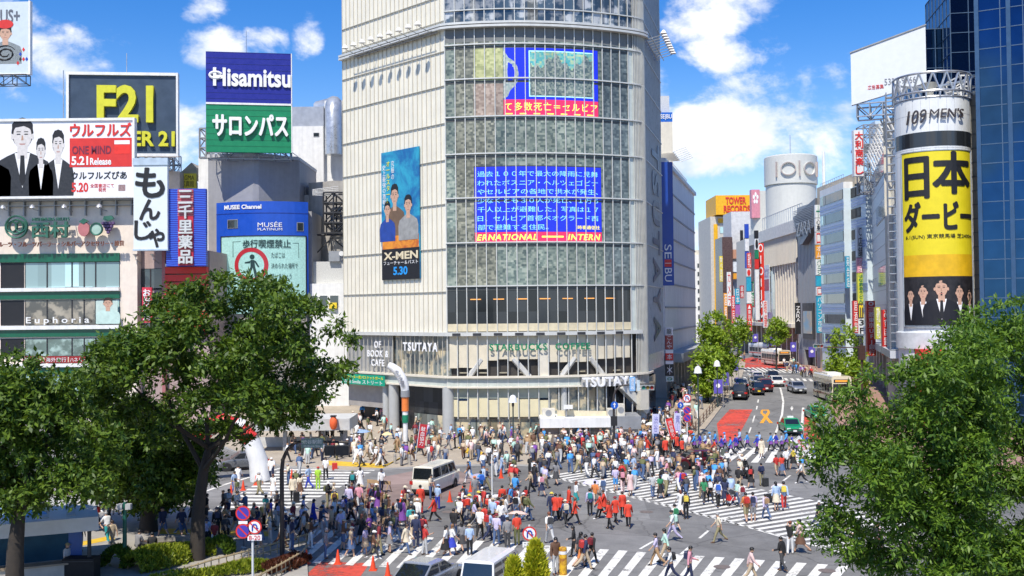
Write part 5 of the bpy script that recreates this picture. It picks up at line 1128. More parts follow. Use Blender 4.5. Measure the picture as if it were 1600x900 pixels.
# ================================================================ trees and shrubs
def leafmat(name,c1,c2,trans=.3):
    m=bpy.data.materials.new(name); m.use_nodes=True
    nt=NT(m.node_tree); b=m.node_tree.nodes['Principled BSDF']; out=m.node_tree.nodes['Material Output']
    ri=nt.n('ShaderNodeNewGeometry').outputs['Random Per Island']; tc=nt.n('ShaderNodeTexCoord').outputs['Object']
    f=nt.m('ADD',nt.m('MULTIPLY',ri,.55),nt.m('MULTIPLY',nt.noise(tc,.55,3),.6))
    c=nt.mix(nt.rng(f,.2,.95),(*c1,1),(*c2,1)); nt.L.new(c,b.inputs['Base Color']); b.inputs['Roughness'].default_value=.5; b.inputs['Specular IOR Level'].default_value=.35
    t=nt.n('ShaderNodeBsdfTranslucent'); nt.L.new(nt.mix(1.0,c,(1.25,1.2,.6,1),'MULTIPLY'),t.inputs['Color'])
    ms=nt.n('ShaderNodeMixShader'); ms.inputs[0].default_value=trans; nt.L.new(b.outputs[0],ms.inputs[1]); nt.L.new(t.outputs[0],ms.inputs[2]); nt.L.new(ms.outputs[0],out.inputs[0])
    return m


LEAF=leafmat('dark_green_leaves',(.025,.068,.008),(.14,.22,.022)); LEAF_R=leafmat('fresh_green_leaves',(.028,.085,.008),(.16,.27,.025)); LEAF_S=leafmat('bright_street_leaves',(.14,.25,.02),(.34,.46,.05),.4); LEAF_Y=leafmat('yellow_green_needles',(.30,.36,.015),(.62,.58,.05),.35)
BARK=mat('dark_bark',(.035,.028,.022),.85,.3,4,bump=.5,bsc=12)


def inpoly(x,y,poly):
    c=False; n=len(poly)
    for i in range(n):
        (x1,y1),(x2,y2)=poly[i],poly[i-1]
        if (y1 > y) != (y2 > y) and x < (x2-x1)*(y-y1)/(y2-y1)+x1: c=not c
    return c


def leaves(blobs,n_per_m2,ln,wd,m,up_bias=.35,droop=.25):
    """sprays of leaf-shaped faces through the clumps; every leaf its own face"""
    V=[]
    for (c,r) in blobs:
        n=int(4*math.pi*r*r*n_per_m2); ns=max(4,n // 6)
        d=rng.normal(size=(ns,3)); d[:,2] += up_bias; d /= np.linalg.norm(d,axis=1)[:,None]
        rad=r*(.45+.55*rng.random(ns) ** .5)*(1+.22*rng.normal(size=ns)); base=np.array(c)+d*rad[:,None]*np.array([1,1,.52])
        tw=d+rng.normal(size=(ns,3))*.5; tw[:,2]-= droop; tw /= np.linalg.norm(tw,axis=1)[:,None]
        for k in range(6):
            side=rng.normal(size=(ns,3)); side-= tw*(side*tw).sum(1)[:,None]; side /= np.linalg.norm(side,axis=1)[:,None]
            p=base+tw*(ln*.38*(k-2)) ; ld=tw*.55+side*.85; ld[:,2]-= .15; ld /= np.linalg.norm(ld,axis=1)[:,None]
            up_=d*.6+np.array([0,0,.7])+rng.normal(size=(ns,3))*.45; w=np.cross(ld,up_); w /= np.linalg.norm(w,axis=1)[:,None]+1e-9
            s=(.65+.6*rng.random(ns))[:,None]; L_=ln*s; W_=wd*s*.5
            V.append(np.stack([p,p+ld*L_*.45+w*W_,p+ld*L_,p+ld*L_*.45-w*W_],1))
    V=np.concatenate(V); n=len(V); me=bpy.data.meshes.new('crown'); me.vertices.add(n*4); me.vertices.foreach_set('co',V.astype(np.float32).ravel())
    me.loops.add(n*4); me.loops.foreach_set('vertex_index',np.arange(n*4,dtype=np.int32)); me.polygons.add(n)
    me.polygons.foreach_set('loop_start',np.arange(0,n*4,4,dtype=np.int32)); me.polygons.foreach_set('loop_total',np.full(n,4,np.int32)); me.materials.append(m); me.update(calc_edges=True); return me


def tree(label,base,Y,outline,nblob,rpx,m,dens,ln,wd,trunk,tr,thick=.8,name='broadleaf_tree',group=None,limbs=6):
    """outline: crown outline (photo pixels at distance Y); trunk: polyline of pixels; tr: trunk radius in metres"""
    g=Vector((xx(base[0],Y,base[1]),Y,hgt(Y)+.0)); t=thing(name,label,'tree',g,0,group)
    xs_=[p[0] for p in outline]; ys_=[p[1] for p in outline]; W_=(max(xs_)-min(xs_))*Y/F; cx=sum(xs_)/len(xs_)
    blobs=[]; tries=0
    while len(blobs) < nblob and tries < 9000:
        tries += 1; r=rpx*random.choice((random.uniform(.35,.6),random.uniform(.65,1.2))); x,y=random.uniform(min(xs_),max(xs_)),random.uniform(min(ys_),max(ys_))
        if not all(inpoly(x+r*.72*math.cos(a),y+r*.6*math.sin(a),outline) for a in (0,1.57,3.14,4.71)): continue
        off=(x-cx)/(max(xs_)-min(xs_))*2; dmax=W_*.5*thick*math.sqrt(max(.08,1-off*off)); dy=random.uniform(-dmax,dmax)
        blobs.append((P(x,y,Y+dy),r*Y/F))
    k=len(outline)
    for i in range(k):                                   # small clumps that break up the outline
        (x1,y1),(x2,y2)=outline[i],outline[(i+1) % k]; nn=max(1,int(math.hypot(x2-x1,y2-y1)/(rpx*.6)))
        for j in range(nn):
            q=(j+random.random())/nn; x,y=x1+(x2-x1)*q,y1+(y2-y1)*q; r=rpx*random.uniform(.26,.62); x += (cx-x)*.07; y += (sum(ys_)/k-y)*.05
            blobs.append((P(x,y,Y+random.uniform(-.25,.25)*W_),r*Y/F))
    me=leaves([(c-g,r) for c,r in blobs],dens,ln,wd,m); o=bpy.data.objects.new('crown',me); C.objects.link(o); o.parent=t
    b=MB(); pts=[P(x,y,Y)-g for x,y in trunk]; pts[0].z=-.3; n=len(pts)
    b.tube(pts,[tr*(1.25-.75*i/(n-1)) for i in range(n)],9,BARK)
    big=sorted(blobs,key=lambda q:-q[1])[:limbs*2]; random.shuffle(big)
    for c,r in big[:limbs]:
        s=pts[max(1,n-1-random.randint(0,1))]; e=c-g; md=s.lerp(e,.5)+Vector((random.uniform(-.5,.5),random.uniform(-.5,.5),-.4)); b.tube([s,md,e],[tr*.42,tr*.26,tr*.08],6,BARK)
    b.build('trunk',None,t); return t


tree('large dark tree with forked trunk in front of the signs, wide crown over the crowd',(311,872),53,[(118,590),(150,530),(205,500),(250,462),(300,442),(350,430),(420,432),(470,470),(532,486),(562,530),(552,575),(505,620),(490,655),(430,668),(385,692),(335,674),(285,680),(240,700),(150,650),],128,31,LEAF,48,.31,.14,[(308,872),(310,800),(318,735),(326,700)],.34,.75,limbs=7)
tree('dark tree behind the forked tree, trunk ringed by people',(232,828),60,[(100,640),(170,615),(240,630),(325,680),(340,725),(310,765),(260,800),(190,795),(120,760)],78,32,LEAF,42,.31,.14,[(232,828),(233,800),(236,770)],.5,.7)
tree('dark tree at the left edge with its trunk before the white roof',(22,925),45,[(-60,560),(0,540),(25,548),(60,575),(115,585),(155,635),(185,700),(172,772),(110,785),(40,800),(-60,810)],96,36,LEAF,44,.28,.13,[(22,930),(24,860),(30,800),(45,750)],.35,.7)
tree('big fresh green tree filling the lower right corner',(1480,1010),36,[(1266,690),(1280,648),(1310,612),(1350,580),(1400,588),(1436,560),(1478,528),(1540,505),(1575,600),(1560,760),(1560,920),(1420,940),(1350,900),(1310,862),(1262,836),(1300,818),(1288,770),(1280,735)],165,37,LEAF_R,62,.23,.08,[(1480,1010),(1475,900),(1460,780)],.35,.8)
tree('tall fresh green tree at the right edge below the dark glass tower',(1650,1010),41,[(1415,610),(1470,545),(1488,500),(1540,472),(1600,463),(1680,470),(1720,600),(1720,900),(1600,940),(1520,860),(1480,700)],130,37,LEAF_R,56,.25,.085,[(1650,1010),(1640,850),(1620,720)],.4,.8)
for (lb,bx,Y,out,n,rp) in (('bright green street tree nearest the white store',(1106,660),122,[(1086,560),(1100,540),(1122,548),(1132,575),(1122,612),(1098,620),(1085,595)],14,11),('bright green street tree with the tallest crown by the white store',(1128,640),134,[(1092,515),(1105,495),(1122,488),(1142,505),(1153,535),(1150,575),(1130,592),(1104,555)],18,12),('bright street tree before the tan far block',(1152,585),178,[(1146,505),(1155,497),(1166,505),(1168,528),(1155,535),(1146,525)],7,7),
                                   ('bright street tree before the cream fluted store',(1213,570),180,[(1198,515),(1212,497),(1228,508),(1229,530),(1214,540),(1200,532)],8,8),('bright street tree before the banded blue building',(1318,640),126,[(1298,540),(1308,516),(1326,511),(1342,540),(1356,575),(1350,610),(1310,605),(1297,575)],16,11)):
    tree(lb,bx,Y,out,n*2,rp,LEAF_S,16,.5,.26,[bx,(bx[0],bx[1]-25),(bx[0]+1,(bx[1]+out[0][1])/2)],.16,.8,'street_tree','street trees along the side street',3)
# clipped conifers and hedges in the foreground
def shrub(name,label,px,py,Y,hw,hh,cat='shrub',m=LEAF_Y,n=1500):
    c=P(px,py,Y); rx,rz=hw*Y/F,hh*Y/F; g=Vector((c.x,Y,0)); t=thing(name,label,cat,g); V=[]
    u=rng.random(n); a=rng.random(n)*6.2832; prof=np.where(u < .25,.75+u,1.0*(1-u) ** .55*1.12); r=rx*prof*(.75+.3*rng.random(n)); z=c.z-rz+2*rz*u
    base=np.stack([r*np.cos(a),r*np.sin(a),z],1); d=np.stack([np.cos(a)*.5,np.sin(a)*.5,np.full(n,1.0)],1)+rng.normal(size=(n,3))*.35; d /= np.linalg.norm(d,axis=1)[:,None]; w=np.cross(d,rng.normal(size=(n,3))); w /= np.linalg.norm(w,axis=1)[:,None]
    s=(.6+.7*rng.random(n))[:,None]; V=np.stack([base,base+d*.1*s+w*.05*s,base+d*.26*s,base+d*.1*s-w*.05*s],1)
    me=bpy.data.meshes.new('crown'); me.vertices.add(n*4); me.vertices.foreach_set('co',V.astype(np.float32).ravel()); me.loops.add(n*4); me.loops.foreach_set('vertex_index',np.arange(n*4,dtype=np.int32)); me.polygons.add(n); me.polygons.foreach_set('loop_start',np.arange(0,n*4,4,dtype=np.int32)); me.polygons.foreach_set('loop_total',np.full(n,4,np.int32)); me.materials.append(m); me.update(calc_edges=True)
    o=bpy.data.objects.new('crown',me); C.objects.link(o); o.parent=t; b=MB(); b.tube([(0,0,0),(0,0,c.z+rz*.6)],[.12,.03],6,BARK); b.build('trunk',None,t); return t
shrub('conifer_shrub','yellow green conifer shrub right of the white minivan, the taller one',837,890,42,20,40,n=2600); shrub('conifer_shrub','smaller yellow green conifer shrub before the white minivan side',803,905,41,15,30,n=1600)
def hedge(label,pts,w,h,m=LEAF_Y,n=2600,kind='hedge'):
    ps=[G(*p) for p in pts]; g=ps[0].copy(); V=[]; ls=[(b_-a_).length for a_,b_ in zip(ps,ps[1:])]
    i=rng.choice(len(ls),n,p=np.array(ls)/sum(ls)); t_=rng.random(n)[:,None]; A_=np.array([tuple(p) for p in ps]); base=A_[i]*(1-t_)+A_[i+1]*t_-np.array(g)
    a=rng.random(n)*math.pi; lump=.8+.25*np.sin(base[:,0]*2.1)+.15*rng.random(n); dd=(A_[i+1]-A_[i]); pn=np.stack([-dd[:,1],dd[:,0]],1); pn /= np.linalg.norm(pn,axis=1)[:,None]
    base[:,:2] += pn*(np.cos(a)*w*lump)[:,None]; base[:,2]=np.sin(a)*h*lump+.15; d=rng.normal(size=(n,3))*.5+np.array([0,0,.9]); d /= np.linalg.norm(d,axis=1)[:,None]; wv_=np.cross(d,rng.normal(size=(n,3))); wv_ /= np.linalg.norm(wv_,axis=1)[:,None]
    V=np.stack([base,base+d*.12+wv_*.06,base+d*.26,base+d*.12-wv_*.06],1); me=bpy.data.meshes.new(kind); me.vertices.add(n*4); me.vertices.foreach_set('co',V.astype(np.float32).ravel()); me.loops.add(n*4); me.loops.foreach_set('vertex_index',np.arange(n*4,dtype=np.int32)); me.polygons.add(n); me.polygons.foreach_set('loop_start',np.arange(0,n*4,4,dtype=np.int32)); me.polygons.foreach_set('loop_total',np.full(n,4,np.int32)); me.materials.append(m); me.update(calc_edges=True)
    o=bpy.data.objects.new(kind,me); C.objects.link(o); o.location=g; lab(o,label,'hedge'); return o
LEAF_H=leafmat('lime_hedge_leaves',(.11,.17,.01),(.30,.34,.03)); LEAF_RED=leafmat('red_shrub_leaves',(.06,.025,.012),(.14,.04,.02))
hedge('lime green low hedge behind the bamboo fence at lower left',[(205,897),(260,884),(300,872),(330,868)],1.0,.75,LEAF_H,5200); hedge('lime green strip of low hedge along the lower bamboo fence',[(230,925),(330,905),(420,894)],.45,.4,LEAF_H,2400)
hedge('dark green round bush beside the green lamp post',[(175,893),(190,888)],.8,.9,LEAF,1800); hedge('dull red leaved low bushes before the striped barrier',[(410,900),(440,893),(470,880)],.6,.28,LEAF_RED,2200)
hedge('small dark bush at the foot of the forked tree',[(335,872),(350,866)],.7,.7,LEAF,1300)
# ================================================================ vehicles
def paint(name,col,metal=0.0): return mat('car_paint_'+name,col,.28,.02,1,metal,coat=.8)


carglass=glassmat('car_glass',(.012,.015,.018),.03,.004); rubber=mat('tyre_rubber',(.02,.02,.021),.8,.1); alloy=mat('alloy_rim',(.45,.46,.48),.3,.1,metal=.8); lampw=mat('headlamp_lens',(.7,.72,.74),.1,.05,coat=1); lampr=mat('tail_lamp_lens',(.45,.015,.012),.15,.05,coat=1); plate_w=mat('plate_white',(.75,.76,.74),.5,.02); plate_y=mat('plate_yellow',(.8,.6,.02),.5,.02); plastic=mat('black_plastic',(.025,.025,.027),.5,.1); platet=mat('plate_text_green',(.02,.15,.08),.5)


def lerpq(q,u0_,u1_,v0,v1,off=.012):
    a,b,c,d=[Vector(x) for x in q]; n=(b-a).cross(d-a).normalized()*off
    f_=lambda u,v: a.lerp(b,u).lerp(d.lerp(c,u),v)+n
    return [f_(u0_,v0),f_(u1_,v0),f_(u1_,v1),f_(u0_,v1)]


def wheel(parent,x,y,r,w):
    b=MB(); s=1 if x > 0 else -1; n=18; prof=[(r*.62,0),(r*.96,0),(r,.03),(r,w-.03),(r*.96,w),(r*.62,w)]; vs=[]
    for (q,d) in prof: vs += [(x-s*(w-d)+s*.0,y+q*math.cos(6.2832*i/n),r+q*math.sin(6.2832*i/n)) for i in range(n)]
    b.add(vs,[(j*n+i,j*n+(i+1) % n,(j+1)*n+(i+1) % n,(j+1)*n+i) for j in range(5) for i in range(n)],rubber,True); o=b.build('wheel',None,parent)
    b=MB(); b.disc((x-s*.02,y,r),r*.66,'x',14,plastic)
    for k in range(5):
        a=6.2832*k/5; c,si=math.cos(a),math.sin(a); p=[(x-s*.01,y+r*.6*(c*u)-si*v,r+r*.6*(si*u)+c*v) for u,v in ((.12,-.045),(1.05,-.06),(1.05,.06),(.12,.045))]; b.add(p,[(0,1,2,3)],alloy)
    b.disc((x,y,r),r*.17,'x',8,alloy); b.build('rim',None,o)


def car(name,label,px,py,head,L,W,Ht,pm,belt=.92,hood=1.15,trunk=.75,ws=.75,rs=.55,cat='car',tumble=.13,plate=plate_w,group=None,bonnet=.82,sidewin=((.06,.47),(.53,.94)),taxi=None,two=None):
    """a road vehicle: lofted lower body, glazed cabin, wheels, lamps; +y is forward, head in degrees clockwise from straight away"""
    g=G(px,py); t=thing(name,label,cat,g,-R(head),group); hw=W/2; hl=L/2
    y0,y1=-hl,hl; yb,yf=y0+trunk,y1-hood             # cabin foot rear / front
    zs=belt
    st=[(y0,.42,zs*.86,hw*.86),(y0+.06,.28,zs*.95,hw*.95),(y0+.35,.22,zs*.99,hw),(yb,.2,zs,hw),(0,.2,zs,hw),(yf,.2,zs,hw),(yf+(y1-yf)*.55,.2,zs*(bonnet+.08) ,hw*.99),(y1-.18,.24,zs*bonnet,hw*.94),(y1,.34,zs*bonnet*.84,hw*.82)]
    vs=[]; k=10
    for (y,zb,zt_,w) in st:
        m_=zb+(zt_-zb)*.5; ring_=[(-w*.8,zb),(-w*.97,zb+.1),(-w,m_),(-w*.97,zt_-.07),(-w*.88,zt_),(w*.88,zt_),(w*.97,zt_-.07),(w,m_),(w*.97,zb+.1),(w*.8,zb)]; vs += [(x,y,z) for x,z in ring_]
    n=len(st); fs=[(j*k+i,j*k+(i+1) % k,(j+1)*k+(i+1) % k,(j+1)*k+i) for j in range(n-1) for i in range(k)]+[tuple(range(k-1,-1,-1)),tuple(range((n-1)*k,n*k))]
    b=MB(); b.add(vs,fs,pm,True); o=b.build('body',None,t); o.data.set_sharp_from_angle(angle=R(38))
    wr=hw-tumble; wb=hw*.9; za,zr_=zs-.02,Ht; ra,rf=yb+rs,yf-ws; B_=[(-wb,yb,za),(wb,yb,za),(wb,yf,za),(-wb,yf,za)]; T_=[(-wr*.95,ra,zr_-.05),(wr*.95,ra,zr_-.05),(wr*.95,rf,zr_-.07),(-wr*.95,rf,zr_-.07)]
    b=MB(); rm=[(0,ra+.05,zr_),(0,rf-.05,zr_-.01)]; cab=B_+T_+[(-wr*.6,ra+.05,zr_),(wr*.6,ra+.05,zr_),(wr*.6,rf-.06,zr_-.01),(-wr*.6,rf-.06,zr_-.01)]
    b.add(cab,[(0,1,5,4),(1,2,6,5),(2,3,7,6),(3,0,4,7),(4,5,9,8),(5,6,10,9),(6,7,11,10),(7,4,8,11),(8,9,10,11)],pm); b.build('cabin',None,t)
    quads={'rear_window': lerpq((B_[0],B_[1],T_[1],T_[0]),.05,.95,.05,.92),'windscreen': lerpq((B_[2],B_[3],T_[3],T_[2]),.06,.94,.08,.92)}
    for nm,q in quads.items(): b=MB(); b.quad(*q,carglass); b.build(nm,None,t)
    for sd in ((B_[1],B_[2],T_[2],T_[1]),(B_[3],B_[0],T_[0],T_[3])):
        for (u,v) in sidewin:
            if sd[0] is B_[3]: u,v=1-v,1-u
            b=MB(); b.quad(*lerpq(sd,u,v,.14,.88),carglass); b.build('side_window',None,t)
    wr_=.31 if L < 5 else .34; wy=(y0+.85,y1-.85)
    for yy in wy:
        for s in (-1,1):
            b=MB(); b.disc((s*(hw+.004),yy,wr_),wr_+.07,'x',18,plastic); b.build('wheel_arch',None,t); wheel(t,s*(hw+.012),yy,wr_,.2)
    b=MB(); b.box(-hw*.86,hw*.86,y0-.03,y0+.1,.3,.46,plastic if two is None else two); b.build('rear_bumper',None,t); b=MB(); b.box(-hw*.8,hw*.8,y1-.08,y1+.03,.28,.44,plastic); b.box(-hw*.5,hw*.5,y1-.1,y1+.02,.5,.62,plastic); b.build('grille',None,t)
    for s in (-1,1):
        b=MB(); b.box(s*hw*.86-.17,s*hw*.86+.05*s+.12,y0-.015,y0+.12,zs*.68,zs*.9,lampr); b.build('tail_lamp',None,t)
        b=MB(); b.box(s*hw*.68-.17,s*hw*.68+.17,y1-.16,y1-.005,zs*.62,zs*.77,lampw); b.build('headlamp',None,t)
        b=MB(); b.box(s*(hw+.02),s*(hw+.2),yf-ws*.35-.05,yf-ws*.35+.08,za+.02,za+.17,pm); b.build('wing_mirror',None,t)
    for (yy,s) in ((y0-.035,-1),(y1+.035,1)):
        b=MB(); b.box(-.17,.17,yy-.006,yy+.006,.44 if s < 0 else .36,.62 if s < 0 else .52,plate); b.build('number_plate',None,t)
    if taxi: b=MB(); b.box(-.3,.3,-.1,.1,zr_,zr_+.16,taxi); b.build('roof_lamp',None,t)
    return t


wp=paint('white',(.74,.74,.72)); sv=paint('silver',(.42,.44,.46),.6); bk=paint('black',(.012,.012,.014)); mar=paint('maroon',(.12,.012,.018),.3); grn=paint('green',(.01,.24,.09)); gy=paint('grey',(.2,.21,.22),.5); crm=paint('cream',(.70,.64,.48))
VAN=dict(belt=1.12,hood=.28,trunk=.1,ws=.55,rs=.12,tumble=.1,bonnet=.86,sidewin=((.03,.34),(.37,.66),(.69,.96)),cat='van')
MPV=dict(belt=1.02,hood=.75,trunk=.12,ws=.85,rs=.22,tumble=.13,cat='minivan',bonnet=.86,sidewin=((.04,.33),(.36,.64),(.67,.95)))
car('delivery_van','white boxy van standing among cones in the middle of the crossing',681,766,19,4.9,1.74,2.0,paint('ivory',(.72,.69,.58)),**VAN)
car('silver_sedan','silver sedan waiting at the bottom edge beside the white minivan',669,921,24,4.6,1.78,1.46,sv,hood=1.1,trunk=.45,ws=1.0,rs=.9)
car('white_minivan','white minivan waiting at the bottom edge behind the conifer shrubs',773,926,19,4.75,1.76,1.9,wp,**MPV)
car('compact_car','dark maroon and black car stuck in the crowd on the diagonal crossing',1088,731,262,4.2,1.72,1.5,mar,hood=.95,trunk=.5,ws=.8,rs=.6)
car('green_taxi','green taxi facing the crossing on the white lane line',1235,676,184,4.6,1.7,1.5,grn,hood=1.2,trunk=1.0,ws=.65,rs=.55,cat='taxi',taxi=wprint,group='green taxis'); car('green_taxi','green taxi half hidden by the right tree on the red lane',1275,655,184,4.6,1.7,1.5,grn,hood=1.2,trunk=1.0,ws=.65,rs=.55,cat='taxi',taxi=wprint,group='green taxis')
car('silver_sedan','silver sedan coming down the street alone in its lane',1245,613,183,4.5,1.72,1.45,sv); car('white_sedan','white sedan seen from behind by the bend of the centre line',1212,603,4,4.5,1.75,1.47,wp); car('dark_sedan','dark sedan queuing just ahead of the white sedan',1206,594,4,4.5,1.72,1.45,bk)
car('white_wagon','white wagon at the head of the left queue',1181,596,5,4.4,1.7,1.55,wp,**{**MPV,'cat': 'car'}); car('grey_wagon','grey wagon second in the left queue',1183,604,6,4.5,1.74,1.65,gy,**{**MPV,'cat': 'car'})
car('maroon_minivan','dark maroon minivan beside the black kei car',1194,611,5,4.5,1.7,1.7,mar,**MPV); car('kei_car','small black car with a yellow number plate',1183,616,5,3.4,1.48,1.65,bk,belt=.98,hood=.6,trunk=.1,ws=.6,rs=.15,plate=plate_y,bonnet=.85); car('black_minivan','black minivan pulled to the left kerb',1158,622,17,4.7,1.74,1.85,bk,**MPV); car('maroon_wagon','maroon wagon parked ahead of the black minivan',1157,609,8,4.5,1.74,1.6,gy,**{**MPV,'cat': 'car'})
car('grey_hatchback','grey hatchback behind the inflatable arch on the left road',378,733,250,4.2,1.7,1.5,gy)


def bus(name,label,px,py,head,L,pm,pm2,W=2.45,Ht=3.05):
    g=G(px,py); t=thing(name,label,'bus',g,-R(head)); hw=W/2; b=MB(); zlist=[(.35,hw*.98),(.6,hw),(2.6,hw),(2.95,hw*.93),(3.05,hw*.8)]; vs=[]
    for y,s in ((-L/2,.97),(-L/2+.15,1),(L/2-.2,1),(L/2,.95)):
        vs += [(-w*s,y,z*Ht/3.05) for z,w in zlist]+[(w*s,y,z*Ht/3.05) for z,w in reversed(zlist)]
    k=10; fs=[(j*k+i,j*k+(i+1) % k,(j+1)*k+(i+1) % k,(j+1)*k+i) for j in range(3) for i in range(k)]+[tuple(range(k-1,-1,-1)),tuple(range(3*k,4*k))]
    b.add(vs,fs,pm,False); b.build('body',None,t); y=L/2+.012
    b=MB(); b.quad((-hw*.88,y,1.0),(hw*.88,y,1.0),(hw*.86,y,2.3),(-hw*.86,y,2.3),carglass); b.build('windscreen',None,t); b=MB(); b.quad((-hw*.8,y,2.42),(hw*.8,y,2.42),(hw*.78,y,2.82),(-hw*.78,y,2.82),plastic); d_=b.build('destination_panel',None,t); b=MB(); b.box(-.75,.75,y+.002,y+.01,2.52,2.74,mat('amber_led',(.75,.3,.04),.5,emit=.3)); b.build('destination_text_band',None,d_)
    b=MB(); b.box(-hw*.97,hw*.97,y-.05,y+.03,.35,.62,pm2); b.build('bumper',None,t)
    for s in (-1,1):
        for i in range(6):
            ya=-L/2+.6+i*(L-1.4)/6; b=MB(); b.box(s*hw-.005,s*hw+.012,ya,ya+(L-1.4)/6-.14,1.25,2.2,carglass); b.build('side_window',None,t)
        b=MB(); b.box(s*hw*.72-.2,s*hw*.72+.2,y-.02,y+.012,.68,.88,lampw); b.build('headlamp',None,t); b=MB(); b.box(s*(hw+.02)-.02,s*(hw+.3),y-.1,y+.15,1.9,2.4,plastic); b.build('wing_mirror',None,t)
        for yy in (-L/2+2.3,L/2-2.3): wheel(t,s*(hw+.01),yy,.48,.28)
        b=MB(); b.box(s*hw-.004,s*hw+.008,-L/2+.2,L/2-.2,.85,1.1,pm2); b.build('side_stripe',None,t)
    b=MB(); b.box(-.8,.8,-1.5,1.2,Ht-.02,Ht+.2,white); b.build('roof_unit',None,t); return t


brown_=paint('bus_brown',(.25,.1,.05)); bus('city_bus','cream city bus crossing the far zebra toward the crossing',1212,571,176,10.2,crm,brown_); bus('city_bus','pale city bus further back at the bend of the street',1193,558,168,10.2,paint('bus_grey',(.5,.52,.52)),paint('bus_red',(.5,.06,.04)))
bus('city_bus','cream bus with dark windscreen beside the right street tree',1300,626,182,8.5,crm,brown_,2.35,3.2)

# ================================================================ street furniture


def at(px,py,dz=0.0): return G(px,py,dz)
conem=mat('cone_orange',(.75,.07,.02),.45,.05); conew=mat('cone_white_band',(.8,.8,.78),.4,.03)
def cone(px,py,label,h=.72,bands=False):
    t=thing('traffic_cone',label,'traffic cone',at(px,py),0,'orange traffic cones'); b=MB(); b.box(-.19,.19,-.19,.19,0,.04,conem); b.build('base',None,t); b=MB(); b.lathe([(.15,.04),(.03,h),(0,h)],14,(0,0,0),conem); b.build('cone',None,t)
    if bands:
        for z in (.25,.45): b=MB(); r_=lambda q: .15-.12*(q-.04)/(h-.04)+.006; b.lathe([(r_(z),z),(r_(z+.1),z+.1)],14,(0,0,0),conew); b.build('band',None,t)
for (px,py,lb) in ((361,774,'orange cone left of the guard in blue trousers'),(380,766,'orange cone right of the guard in blue trousers'),(400,758,'orange cone near the foot of the inflatable arch'),(456,748,'orange cone at the upper left corner of the left zebra'),(703,784,'orange cone directly behind the white van, nearest the red coats'),(723,776,'orange cone between the white van and the parasol'),(736,768,'orange cone under the grey parasol'),(783,747,'lone orange cone at the corner pavement right of the van'),(479,881,'orange cone at the left end of the near zebra'),(528,881,'orange cone by the red road patch in tree shade'),(583,891,'sunlit orange cone left of the silver sedan'),(606,902,'small orange cone close to the silver sedan rear')):
    cone(px,py,lb)
cone(628,784,'orange cone with white bands left of the white van',.78,True)
def pole_sign(label,px,pyb,Y,ptop,discs,pr=.04,plates=()):
    x=xx(px,Y,pyb); t=thing('road_sign',label,'road sign',(x,Y,hgt(Y))); zt_=lambda y: zz(y,Y,px)-hgt(Y); b=MB(); b.tube([(0,0,0),(0,0,zt_(ptop))],pr,8,mat('pole_white',(.62,.63,.62),.4,.05)); b.build('pole',None,t)
    for (dx,py_,r,kind) in discs:
        cx_,cz_,r=dx*Y/F,zt_(py_),r*Y/F; b=MB(); rim=red if kind in 'puh' else blue; b.lathe([(0,0),(r,0),(r,.03),(0,.03)],24,(0,0,0),rim); 
        b.v=[(cx_+v[0],-.07-v[2],cz_+v[1]) for v in b.v]; o=b.build('disc',None,t); b=MB(); b.disc((cx_,-.105,cz_),r*.8,'y',24,{'p': mat('sign_violet',(.06,.04,.35),.4),'u': wprint,'a': mat('sign_blue',(.01,.1,.5),.4),'h': wprint,'k': black}[kind])
        if kind == 'p': b.quad(*[(cx_+s*r,-.11,cz_+q*r) for s,q in ((-.62,.48),(-.48,.62),(.62,-.48),(.48,-.62))],red)
        if kind in 'uh': b.tube([(cx_-.3*r,-.115,cz_-.5*r),(cx_-.3*r,-.115,cz_+.15*r),(cx_-.12*r,-.115,cz_+.42*r),(cx_+.15*r,-.115,cz_+.4*r),(cx_+.32*r,-.115,cz_+.15*r),(cx_+.32*r,-.115,cz_-.1*r)],r*.1,4,blue); b.add([(cx_+s*r,-.115,cz_+q*r) for s,q in ((.05,-.1),(.6,-.1),(.32,-.5))],[(0,1,2)],blue); b.quad(*[(cx_+s*r,-.12,cz_+q*r) for s,q in ((-.62,.5),(-.5,.62),(.62,-.5),(.5,-.62))],red)
        if kind == 'a': b.quad(*[(cx_+s*r,-.11,cz_+q*r) for s,q in ((-.09,-.55),(.09,-.55),(.09,.2),(-.09,.2))],wprint); b.add([(cx_+s*r,-.11,cz_+q*r) for s,q in ((-.32,.15),(.32,.15),(0,.6))],[(0,1,2)],wprint); b.quad(*[(cx_+s*r,-.11,cz_+q*r) for s,q in ((-.09,-.15),(.4,-.15),(.4,.02),(-.09,.02))],wprint)
        b.build('face',None,o)
    for (dx,ya,yb_,w,m,tx,tm) in plates:
        b=MB(); c_=dx*Y/F; b.box(c_-w*Y/F/2,c_+w*Y/F/2,-.1,-.07,zt_(yb_),zt_(ya),m); b.build('plate',None,t)
        if tx: text(tx,c_-w*Y/F*.4,c_+w*Y/F*.4,zt_(yb_-1),zt_(ya+1),tm,t,-.105,.01,bold=0)
    return t
pole_sign('cluster of no parking and no U turn signs on a white pole by the hedge',395,900,43,825,[(-14,801,11.5,'p'),(-14,829,11.5,'p'),(4,823,11,'u')],.05,[(4,835,844,22,wprint,'8-20',red),(-14,813.5,818,14,wprint,None,None)])
pole_sign('no U turn sign on a white pole above the conifer shrub',828,900,43,820,[(0,833,11,'u')],.05,[(0,846,854.5,22,wprint,'ここから',mat('grey_print2',(.2,.2,.22),.5))])
pole_sign('tall pole with one red ringed and two violet no parking discs at the street corner',1074,690,92,612,[(0,622,6.5,'h'),(0,641,6,'p'),(0,653,6,'p')],.06,[(0,629.5,633,11,wprint,None,None)]); pole_sign('small blue round sign left of the violet no parking discs',1064,690,92.5,626,[(0,633,5,'a')],.05)
